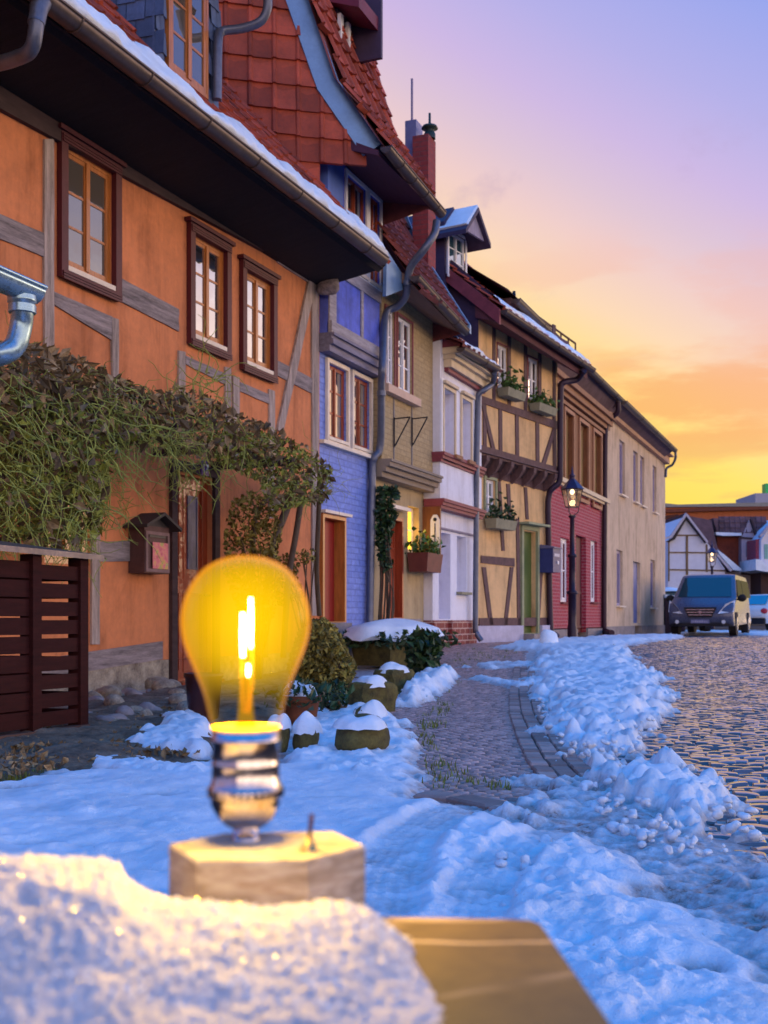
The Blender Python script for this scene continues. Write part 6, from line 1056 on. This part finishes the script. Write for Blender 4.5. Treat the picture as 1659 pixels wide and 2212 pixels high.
# ================================================================== CARS
side_glass = glass_mat('dim side glass', (.015, .025, .035), -.22, .12)
def car(fr, name, label, scale, paint, kind, glassm, group='parked cars'):
    """nose towards +x; y to the side"""
    t = thing(fr, name, label, 'van' if kind == 'van' else 'car', group); s = scale
    if kind == 'van': prof = [(-2.5, .35), (-2.5, 1.75), (-2.3, 1.9), (.45, 1.92), (.75, 1.86), (1.62, 1.16), (2.25, .98), (2.42, .82), (2.46, .42), (2.3, .28)]; Wd = .95
    else: prof = [(-2.1, .32), (-2.15, .78), (-1.95, .98), (-1.35, 1.38), (.1, 1.44), (.45, 1.36), (1.1, .95), (1.9, .80), (2.08, .62), (2.08, .32)]; Wd = .87
    V = []; n = len(prof); secs = [(-1, .80), (-.985, .93), (-.93, .985), (-.7, 1), (0, 1.005), (.7, 1), (.93, .985), (.985, .93), (1, .80)]
    belt = 1.12 if kind == 'van' else .92; top = max(p[1] for p in prof)
    cxm = sum(p[0] for p in prof) / n
    for a, k in secs:
        for x, z in prof:
            inn = 1 - (.17 if kind == 'van' else .24) * max(0, (z - belt) / (top - belt)); xx = cxm + (x - cxm) * (1 - .10 * (abs(a) > .9) * (1 - k) * 3 - .02 * abs(a) ** 6); zz = .95 + (z - .95) * (1 - .03 * abs(a) ** 8)
            V.append((xx * s, a * Wd * inn * s, zz * s))
    Q = [(i * n + j, i * n + (j + 1) % n, (i + 1) * n + (j + 1) % n, (i + 1) * n + j) for i in range(len(secs) - 1) for j in range(n)]; m = MB(); m.add(V, Q, True); m.add(V[:n], [tuple(range(n))]); m.add(V[-n:], [tuple(range(n))[::-1]]); body = obj('body', m, paint, t)
    gl = lambda nm, pts: obj(nm, MB().add([tuple(q * s for q in p) for p in pts], [tuple(range(len(pts)))]), side_glass if nm == 'side_window' else glassm, t)
    if kind == 'van':
        gl('windscreen', [(1.60, -.80, 1.19), (1.60, .80, 1.19), (.86, .70, 1.80), (.86, -.70, 1.80)])
        for sd in (-1, 1): gl('side_window', [(1.2, sd * .945, 1.2), (-.2, sd * .945, 1.2), (-.2, sd * .84, 1.74), (.75, sd * .84, 1.74)]); gl('side_window', [(-.3, sd * .945, 1.2), (-2.2, sd * .945, 1.2), (-2.2, sd * .84, 1.74), (-.3, sd * .84, 1.74)])
    else:
        gl('windscreen', [(1.06, -.68, .99), (1.06, .68, .99), (.5, .60, 1.35), (.5, -.60, 1.35)]); gl('rear_window', [(-1.93, -.66, 1.02), (-1.93, .66, 1.02), (-1.42, .58, 1.36), (-1.42, -.58, 1.36)])
        for sd in (-1, 1): gl('side_window', [(.9, sd * .862, .98), (-1.6, sd * .862, .98), (-1.2, sd * .70, 1.36), (.3, sd * .70, 1.36)])
    bl = bpy.data.materials.get('black rubber') or M('black rubber', (.012, .01, .012), .8, .2, 8, .2, 40); chm = bpy.data.materials.get('bright metal') or M('bright metal', (.55, .55, .6), .2, .1, 8, 0, 40, metal=.9)
    wx = (1.55, -1.5) if kind == 'van' else (1.3, -1.3); r = .36 if kind == 'van' else .31
    for x in wx:
        for sd in (-1, 1):
            w = obj('wheel', MB().tube([(x * s, sd * (Wd - .20) * s, r * s), (x * s, sd * (Wd + .012) * s, r * s)], r * s, 22), bl, t); obj('rim', MB().tube([(x * s, sd * (Wd + .005) * s, r * s), (x * s, sd * (Wd + .03) * s, r * s)], r * .62 * s, 16), chm, w)
    lm = bpy.data.materials.get('headlight glass') or M('headlight glass', (.62, .66, .75), .08, .2, 12, .1, 40, coat=1.); rd_ = bpy.data.materials.get('red tail lamp') or M('red tail lamp', (.45, .012, .02), .2, .2, 12, 0, 40, coat=.6)
    fx = 2.44 if kind == 'van' else 2.07
    if kind == 'van':
        for sd in (-1, 1):
            obj('headlight', MB().hexa([(2.30 * s, sd * .50 * s, .66 * s), (2.10 * s, sd * .93 * s, .72 * s), (1.86 * s, sd * .945 * s, 1.06 * s), (2.22 * s, sd * .72 * s, .92 * s)], [(2.52 * s, sd * .52 * s, .66 * s), (2.36 * s, sd * .96 * s, .72 * s), (2.06 * s, sd * .975 * s, 1.08 * s), (2.40 * s, sd * .74 * s, .96 * s)]), lm, t)
            mr = obj('mirror', MB().blob((1.35 * s, sd * 1.08 * s, 1.15 * s), (.08 * s, .13 * s, .11 * s), .05, 12, 8), bl, t); obj('mirror_arm', MB().tube([(1.35 * s, sd * .92 * s, 1.1 * s), (1.35 * s, sd * 1.02 * s, 1.12 * s)], .03 * s, 6), bl, mr)
            obj('fog_lamp', MB().tube([(2.42 * s, sd * .68 * s, .42 * s), (2.47 * s, sd * .68 * s, .42 * s)], .06 * s, 10), lm, t)
        gr = obj('grille', MB().hexa([(2.44 * s, -.48 * s, .86 * s), (2.44 * s, .48 * s, .86 * s), (2.46 * s, .34 * s, .56 * s), (2.46 * s, -.34 * s, .56 * s)], [(2.475 * s, -.48 * s, .86 * s), (2.475 * s, .48 * s, .86 * s), (2.49 * s, .34 * s, .56 * s), (2.49 * s, -.34 * s, .56 * s)]), bl, t)
        for z, w in ((.79, .42), (.71, .385), (.63, .345)): obj('grille_bar', MB().box(2.485 * s, 2.505 * s, -w * s, w * s, (z - .016) * s, (z + .016) * s), chm, gr)
        obj('badge', MB().tube([(2.50 * s, 0, .71 * s), (2.52 * s, 0, .71 * s)], [.055 * s, .05 * s], 12), chm, gr)
        pl = obj('number_plate', MB().box(2.47 * s, 2.492 * s, -.27 * s, .27 * s, .38 * s, .49 * s), M('dim blue white plate', (.16, .17, .33), .5, .3, 8, 0, 40), t)
        mk = MB(); r_ = random.Random(3)
        for i in range(7): y = (-.21 + .065 * i) * s; mk.box(2.4925 * s, 2.495 * s, y, y + .03 * s, .405 * s, (.44 + r_.random() * .03) * s)
        obj('plate_marks', mk, M('faint plate marks', (.36, .36, .5), .6, .2, 8, 0, 40), pl)
        obj('bumper', MB().hexa([(2.30 * s, -.93 * s, .30 * s), (2.30 * s, .93 * s, .30 * s), (2.25 * s, .93 * s, .42 * s), (2.25 * s, -.93 * s, .42 * s)], [(2.50 * s, -.66 * s, .30 * s), (2.50 * s, .66 * s, .30 * s), (2.49 * s, .66 * s, .37 * s), (2.49 * s, -.66 * s, .37 * s)]), bl, t)
    else:
        for sd in (-1, 1): obj('headlight', MB().blob((1.95 * s, sd * .66 * s, .70 * s), (.12 * s, .17 * s, .09 * s), .05), lm, t); obj('tail_lamp', MB().blob((-2.1 * s, sd * .70 * s, .78 * s), (.08 * s, .14 * s, .10 * s), .05), rd_, t); obj('mirror', MB().blob((.75 * s, sd * .95 * s, .98 * s), (.06 * s, .1 * s, .08 * s), .05), bl, t)
        obj('bumper', MB().box(-2.2 * s, -2.08 * s, -.75 * s, .75 * s, .30 * s, .52 * s), bl, t); obj('rear_plate', MB().box(-2.22 * s, -2.2 * s, -.25 * s, .25 * s, .4 * s, .5 * s), white_paint, t)
    return t
silver = M('silver blue car paint', (.075, .09, .16), .3, .1, 3, 0, 20, metal=.2, coat=.1); whitec = M('white car paint', (.66, .68, .70), .3, .08, 3, 0, 20, coat=.6); darkc = M('dark teal car paint', (.015, .05, .07), .25, .1, 3, 0, 20, coat=.6)
P = onD(1538, 1374, 37); g = float(gz(P[0], P[1])); dirc = CAM - P; yaw = math.atan2(dirc[1], dirc[0])
def yawfr(P, a, z): f = Fr(P[0], P[1], -math.degrees(a), z); return f
van = car(yawfr(P - np.array([math.cos(yaw + R(5)), math.sin(yaw + R(5)), 0]) * -2.4 * 0 , yaw - R(8), g), 'parked_van', 'silver blue van parked facing the viewer at the end of the cobbled road', 1.0, silver, 'van', glass_mat('van glass', (.02, .05, .065), .06))
P2 = onD(1672, 1365, 46); car(yawfr(P2, yaw + R(150), float(gz(P2[0], P2[1]))), 'parked_car', 'white car with a red tail lamp, partly cut off beyond the van', 1.05, whitec, 'car', side_glass)
P3 = onD(1446, 1365, 44); car(yawfr(P3, yaw + R(20), float(gz(P3[0], P3[1]))), 'parked_car', 'dark teal car with snowy roof, half hidden between beige house and van', 1.12, darkc, 'car', pane_teal)
snow_cap('white snow on the roof of the dark teal car', np.array([P3[0], P3[1], float(gz(P3[0], P3[1])) + 1.57]), .85, .75, .12, 33)
# low dark hedge wall beside the van
f = Fv(1455, 40.5); w_ = f.root('garden_wall', 'low dark wall with a snowy coping right of the beige house', 'wall'); obj('body', vslab(f, [(1436, 1372), (1436, 1290), (1480, 1294), (1480, 1372)], 0, -.3), M('dark wall stone', (.05, .025, .03), .9, .3, 4, .4, 20), w_); obj('coping', vslab(f, [(1436, 1291), (1436, 1284), (1482, 1288), (1482, 1295)], .06, -.36), snow, w_)

# ================================================================== FOREGROUND: ledge, lamp, snow
fl = Fr(CAM[0], CAM[1], 90 - math.degrees(AZ), 0)     # y to the right of the view
fl.e = RT.copy(); fl.n = FW.copy()                    # local: x away from the viewer, y to the right
def lroot(o): o.location = (CAM[0], CAM[1], 0); o.rotation_euler = (0, 0, math.atan2(FW[1], FW[0])); return o
ZL = .492
def L(x, y, z): return (x, -y, z)                     # away, right, height -> object axes
def onZ(u, v, z): zc = (CAM[2] - z) * F / (v - HZ); return (zc, (u - CX) / F * zc, z)
led = lroot(thing(Fr(0, 0), 'stone_ledge', 'smooth brown stone ledge with pale veins and a rounded corner in the foreground', 'ledge'))
edge_ = [onZ(-900, 1972, ZL), onZ(760, 1977, ZL), onZ(1100, 1983, ZL), onZ(1158, 1986, ZL), onZ(1178, 1994, ZL), onZ(1192, 2014, ZL), onZ(1240, 2080, ZL), onZ(1335, 2212, ZL)]; edge_ += [(.30, edge_[-1][1] + .001, ZL), (-.35, .088, ZL), (-.35, -.9, ZL)]
m, t, b = new_mat('veined brown stone'); v = objc(t); n1 = noise(t, v, 9, 6, .65, .6); n2 = noise(t, v, 60, 4, .7)
col = ramp(t, mth(t, 'ADD', mth(t, 'MULTIPLY', n1, .7), mth(t, 'MULTIPLY', n2, .3)), [(.35, (.085, .055, .010)), (.65, (.17, .11, .024))])
mp = nd(t, 'ShaderNodeMapping'); lk(t, v, mp.inputs[0]); mp.inputs['Rotation'].default_value = (0, 0, R(24)); mp.inputs['Scale'].default_value = (1, .30, 1); wv = nd(t, 'ShaderNodeTexNoise', ins={'Scale': 10.0, 'Detail': 3.0, 'Distortion': .6}); lk(t, mp.outputs[0], wv.inputs['Vector'])
vein = mth(t, 'SUBTRACT', 1.0, mth(t, 'MULTIPLY', mth(t, 'ABSOLUTE', mth(t, 'SUBTRACT', wv.outputs[0], .5)), 38.0), clamp=True)
ms_ = ramp(t, noise(t, v, 7, 2), [(.44, (0, 0, 0)), (.6, (1, 1, 1))]); col = mixc(t, mth(t, 'MULTIPLY', mth(t, 'MULTIPLY', vein, ms_), .75), col, (.62, .46, .30)); lk(t, col, b.inputs['Base Color']); b.inputs['Roughness'].default_value = .55; bumpn(t, b, n2, .15, .002); ledge_m = m
TH = .055
sl = MB().hexa([L(x, y, ZL - TH) for x, y, _ in edge_], [L(x, y, ZL - .004) for x, y, _ in edge_]); cx_ = np.mean([[x, y] for x, y, _ in edge_], 0)
ins_ = [((x - .002 * np.sign(x - .1)), y - .003 * np.sign(y - cx_[1]), ZL) for x, y, _ in edge_]; sl.hexa([L(x, y, ZL - .0041) for x, y, _ in edge_], [L(*q) for q in ins_]); obj('slab', sl, ledge_m, led)
obj('pier', MB().hexa([L(x, y, -.1) for x, y in ((.52, -.8), (.52, .05), (-.3, .05), (-.3, -.8))], [L(x, y, ZL - TH - .001) for x, y in ((.52, -.8), (.52, .05), (-.3, .05), (-.3, -.8))]), stone_grey, led)
# the lamp
ZC = .60; k = ZC / F; ub = 531.0; zl = lambda v: CAM[2] - (v - HZ) * k; ax = (ZC, (ub - CX) * k)
lp = bpy.data.objects.new('table_lamp', None); COL.objects.link(lp); lp.location = tuple(CAM * np.array([1, 1, 0]) + FW * ax[0] + RT * ax[1] + np.array([0, 0, ZL])); lp.rotation_euler = (0, 0, math.atan2(FW[1], FW[0])); tag(lp, 'glowing yellow filament bulb in a chrome socket on a six sided wooden base', 'lamp')
Ll = lambda x, y, z: (x - ax[0], -(y - ax[1]), z - ZL); Z0 = zl(1813)
top6 = [onZ(425, 1859, Z0), onZ(663, 1859, Z0), onZ(789, 1826, Z0), onZ(721, 1795, Z0), onZ(484, 1799, Z0), onZ(365, 1823, Z0)]; cxy = np.mean([[a, b] for a, b, _ in top6], 0)
def wood_block():
    m, t, b = new_mat('pale pine'); v = objc(t, (14, 14, 60)); n1 = noise(t, v, 2.2, 4, .6, 1.2); v2 = objc(t, (1, 1, 1)); sx = nd(t, 'ShaderNodeSeparateXYZ'); lk(t, v2, sx.inputs[0])
    col = ramp(t, n1, [(.3, (.24, .19, .16)), (.46, (.36, .31, .27)), (.62, (.45, .40, .36)), (.74, (.28, .18, .14))]); n2 = noise(t, objc(t, (30, 30, 120)), 1.6, 3, .6, .5); col = mixc(t, .55, col, ramp(t, n2, [(.38, (.55, .42, .32)), (.6, (1.05, 1.05, 1.05))]), 'MULTIPLY'); lk(t, col, b.inputs['Base Color']); b.inputs['Roughness'].default_value = .6; bumpn(t, b, n1, .2, .001); return m
inn = [(cxy[0] + (a - cxy[0]) * .975, cxy[1] + (b - cxy[1]) * .975) for a, b, _ in top6]
ou = [(a, b) for a, b, _ in top6]
wb = MB().hexa([Ll(a, b, ZL + .0005) for a, b in ou], [Ll(a, b, Z0 - .0015) for a, b in ou]).hexa([Ll(a, b, Z0 - .0015) for a, b in ou], [Ll(a, b, Z0) for a, b in inn]); obj('base', wb, wood_block(), lp)
chrome = M('dull chrome', (.62, .56, .56), .14, .25, 20, .05, 60, metal=1.0)
P_ = lambda lst: [(r * k, zl(v) - ZL) for r, v in lst]
sock = obj('socket', MB().lathe(P_([(0, 1787), (34, 1787), (47, 1779), (62, 1764), (72, 1745), (76.5, 1732), (76.5, 1722), (79, 1719), (79, 1700), (76, 1697), (76, 1690), (73, 1684), (73, 1655), (74, 1650), (72.5, 1646), (72.5, 1604), (75, 1601), (75, 1595), (72.5, 1592), (72, 1574), (66, 1573), (66, 1585), (0, 1585)]), n=40), chrome, lp)
m_ = MB()
for i in range(34): a = 2 * math.pi * i / 34; c, s = math.cos(a), math.sin(a); m_.box(-.0008, .0008, -.0009, .0009, 0, 17 * k); q = m_.v[-8:]; m_.v[-8:] = [((79.5 * k + x) * c - y * s, (79.5 * k + x) * s + y * c, z + zl(1718) - ZL) for x, y, z in q]
obj('knurled_ring', m_, chrome, sock); obj('stem', MB().lathe(P_([(29, 1815), (29, 1806), (27, 1806), (27, 1780)]), n=24), chrome, lp)
# switch
sp = onZ(668, 1838, Z0); S_ = Ll(*sp); kb = sp[0] / F
brass = M('brass fitting', (.50, .34, .14), .3, .2, 10, 0, 60, metal=.9); sw = obj('switch', MB().lathe([(21 * kb, 0), (21 * kb, 3 * kb), (15 * kb, 4 * kb), (15 * kb, 13 * kb), (9 * kb, 14 * kb), (8.5 * kb, 27 * kb), (0, 27 * kb)], S_, 16), brass, lp); obj('lever', MB().tube([(S_[0], S_[1], S_[2] + 24 * kb), (S_[0] + .001, S_[1] - 5 * kb, S_[2] + 74 * kb), (S_[0] + .001, S_[1] - 5.5 * kb, S_[2] + 79 * kb)], [4.5 * kb, 5.5 * kb, 4 * kb], 10), M('dark steel lever', (.10, .05, .06), .25, .2, 10, 0, 60, metal=.8), sw)
# bulb: thin glass filled with yellow light, clear at the neck
gp_ = [(0, 1200), (30, 1202.5), (60, 1211.5), (88, 1228), (110, 1253), (127, 1284), (136, 1315), (138.5, 1345), (135, 1375), (126, 1406), (112, 1441), (98, 1475), (88, 1505), (81, 1535), (76, 1556), (72, 1568), (68, 1574)]
gpr = arc([(r * k, zl(v) - ZL, 0) for r, v in gp_], 4); glb = MB().lathe([(max(0, q[0]), q[1]) for q in gpr], n=64)
g, t, b = new_mat('amber bulb glass'); t.nodes.remove(b); o_ = t.nodes['Material Output']; v = objc(t); sx = nd(t, 'ShaderNodeSeparateXYZ'); lk(t, v, sx.inputs[0])
hz_ = nd(t, 'ShaderNodeMapRange', interpolation_type='SMOOTHSTEP', ins={1: zl(1530) - ZL, 2: zl(1400) - ZL}); lk(t, sx.outputs[2], hz_.inputs[0])
lw = nd(t, 'ShaderNodeLayerWeight', ins={0: .68}); tint = mixc(t, hz_.outputs[0], (.98, .97, .94), (.97, .88, .50)); tr = nd(t, 'ShaderNodeBsdfTransparent'); lk(t, tint, tr.inputs[0])
em = nd(t, 'ShaderNodeEmission', ins={1: 1.0}); lk(t, ramp(t, lw.outputs['Facing'], [(.0, (2.1, 1.22, .004)), (.35, (1.7, .98, .008)), (.65, (1.45, .82, .03)), (.84, (1.4, .66, .02)), (.94, (1.5, .50, .01)), (1, (1.6, .50, .02))]), em.inputs[0])
rimf = ramp(t, lw.outputs['Facing'], [(0, (.36, .36, .36)), (.4, (.30, .30, .30)), (.8, (.22, .22, .22)), (.92, (.4, .4, .4)), (1, (.85, .85, .85))])
fac = mth(t, 'MULTIPLY', mth(t, 'MULTIPLY', hz_.outputs[0], rimf), ramp(t, noise(t, v, 14, 1), [(.35, (.82, .82, .82)), (.65, (1.0, 1.0, 1.0))])); ef = mth(t, 'ADD', fac, mth(t, 'MULTIPLY', mth(t, 'POWER', lw.outputs['Facing'], 4.0), .25), clamp=True)
x1 = nd(t, 'ShaderNodeMixShader'); lk(t, ef, x1.inputs[0]); lk(t, tr.outputs[0], x1.inputs[1]); lk(t, em.outputs[0], x1.inputs[2])
gg = nd(t, 'ShaderNodeBsdfGlossy', ins={'Roughness': .03}); x2 = nd(t, 'ShaderNodeMixShader'); lk(t, mth(t, 'ADD', mth(t, 'MULTIPLY', mth(t, 'POWER', lw.outputs['Facing'], 8.0), .35), .0), x2.inputs[0]); lk(t, x1.outputs[0], x2.inputs[1]); lk(t, gg.outputs[0], x2.inputs[2]); lk(t, x2.outputs[0], o_.inputs[0])
bu = obj('bulb_glass', glb, g, lp)
obj('collar', MB().lathe(P_([(0, 1570), (70, 1570), (73.5, 1569), (73.5, 1575.5), (66, 1576)]), n=40), emit_mat('lit golden collar', (1, .50, .02), .75), lp)
hot = emit_mat('glowing filament', (1, .93, .62), 60); fil = MB()
for x, y, v0, v1, r in ((-.001, -6, 1325, 1418, 7), (.004, 9, 1292, 1400, 5), (.001, 5, 1436, 1460, 4)): fil.tube([(x, -y * k, zl(v0) - ZL), (x, -y * k, zl((v0 + v1) / 2) - ZL), (x, -y * k, zl(v1) - ZL)], [r * k * .5, r * k * .62, r * k * .45], 10)
obj('filament', fil, hot, bu)
g2, t, b = new_mat('golden mount glass'); t.nodes.remove(b); o_ = t.nodes['Material Output']; a = nd(t, 'ShaderNodeBsdfTransparent'); a.inputs[0].default_value = (1, .8, .35, 1); e = nd(t, 'ShaderNodeEmission', ins={1: 1.0}); e.inputs[0].default_value = (1, .55, .03, 1); x1 = nd(t, 'ShaderNodeMixShader', ins={0: .22}); lk(t, a.outputs[0], x1.inputs[1]); lk(t, e.outputs[0], x1.inputs[2]); lk(t, x1.outputs[0], o_.inputs[0])
obj('glass_mount', MB().lathe(P_([(0, 1462), (8, 1464), (11, 1478), (13, 1492), (15, 1508), (16, 1530), (18, 1555), (24, 1569)]), n=20), g2, bu)
wr = MB()
for x, v1 in ((-9, 1420), (8, 1455), (14, 1400)): wr.tube([(0, -x * .4 * k, zl(1540) - ZL), (0, -x * k, zl(1480) - ZL), (0, -x * k, zl(v1) - ZL)], 1.2 * k, 6)
obj('support_wire', wr, M('golden wire', (.8, .45, .08), .3, .1, 9, 0, 40, metal=.8), bu)
pl_ = bpy.data.lights.new('bulb_light', 'POINT'); po = bpy.data.objects.new('bulb_light', pl_); COL.objects.link(po); po.parent = lp; po.location = (0, 0, zl(1360) - ZL); pl_.energy = 6.0; pl_.color = (1.0, .62, .05); pl_.shadow_soft_size = .024
# heap of snow on the ledge
sx_ = [-.30, -.166, -.136, -.116, -.106, -.096, -.08, -.054, -.036, -.018, -.006, .004, .012, .018]; sh_ = [.050, .0436, .0426, .0390, .0300, .0265, .0250, .0205, .0240, .0250, .0200, .011, .003, -.006]
xs = np.linspace(-.30, .06, 330); zz = np.linspace(.22, .575, 300); YY, XX = np.meshgrid(xs, zz); base = np.interp(YY - .10 * np.clip(.5 - XX, 0, .2) * 1.6, sx_, sh_)
pb = sstep(.555, .505, XX + np.where(YY < -.118, -.01, 0) + .006 * fbm(YY * 60, XX * 60, 3)) * np.interp(XX, [.36, .405, .43, .455, .475, .50], [-.2, -.06, .22, .62, .90, 1.0]); Hh = base * pb
Hh = Hh + .0028 * fbm(YY * 70, XX * 70, 1, 4) * (Hh > .002) + .0022 * fbm(YY * 300, XX * 300, 2, 3) + .0009 * (lumps(YY * 190, XX * 190, 3) - .5) * np.clip(Hh / .01, 0, 1) + .0010 * (lumps(YY * 60, XX * 60, 5) - .5) * np.clip(Hh / .01, 0, 1)
Hh = np.where(base < -.001, -.01, Hh) - .0012; n = len(xs); q = (np.arange(len(zz) - 1)[:, None] * n + np.arange(n - 1)[None]).ravel(); Fq = np.stack([q, q + n, q + n + 1, q + 1], 1); ok = (Hh > -.001).ravel(); Fq = Fq[ok[Fq].any(1)]
V = np.stack([XX, -YY, ZL + Hh], -1).reshape(-1, 3); used = np.zeros(len(V), bool); used[Fq.ravel()] = True; ix = np.cumsum(used) - 1
hp = tag(link('snow_heap', fast_mesh('snow_heap', V[used], ix[Fq], True), snow_mat('crystalline snow', (.60, .55, .55), True, 12.)), 'sparkling heap of crusted snow on the ledge in front of the wooden lamp base', 'snow heap'); lroot(hp)  # base colour darker than the other snow, standing in for skylight blocked here
# coarse ice crystals of its crust
gr_ = np.random.default_rng(4); okv = np.argwhere((Hh > .004)); pick = okv[gr_.integers(0, len(okv), 2600)]; C_ = np.stack([XX[pick[:, 0], pick[:, 1]], -YY[pick[:, 0], pick[:, 1]], ZL + Hh[pick[:, 0], pick[:, 1]] + .0004], 1); s_ = gr_.uniform(.0004, .0011, len(C_))[:, None]
a = gr_.normal(size=C_.shape); a /= np.linalg.norm(a, axis=1)[:, None]; b_ = gr_.normal(size=C_.shape); b_ -= (a * b_).sum(1)[:, None] * a; b_ /= np.linalg.norm(b_, axis=1)[:, None]; c_ = np.cross(a, b_)
V = np.stack([C_ + a * s_, C_ + b_ * s_, C_ + c_ * s_, C_ - a * s_, C_ - b_ * s_, C_ - c_ * s_], 1).reshape(-1, 3); T = np.array([(0, 1, 2), (0, 2, 4), (0, 4, 5), (0, 5, 1), (3, 2, 1), (3, 4, 2), (3, 5, 4), (3, 1, 5)]); Fq = (np.arange(len(C_))[:, None, None] * 6 + T[None]).reshape(-1, 3)
ice, t, b = new_mat('ice crystal'); v = objc(t); b.inputs['Base Color'].default_value = (.9, .92, .96, 1); lk(t, ramp(t, noise(t, v, 400, 2), [(.3, (.03, .03, .03)), (.7, (.14, .14, .14))]), b.inputs['Roughness']); b.inputs['Specular IOR Level'].default_value = 1.0; b.inputs['Coat Weight'].default_value = 1.0; b.inputs['Coat Roughness'].default_value = .12
cry = link('ice_crystals', fast_mesh('ice_crystals', V, Fq, False), ice, hp); cry['kind'] = 'stuff'
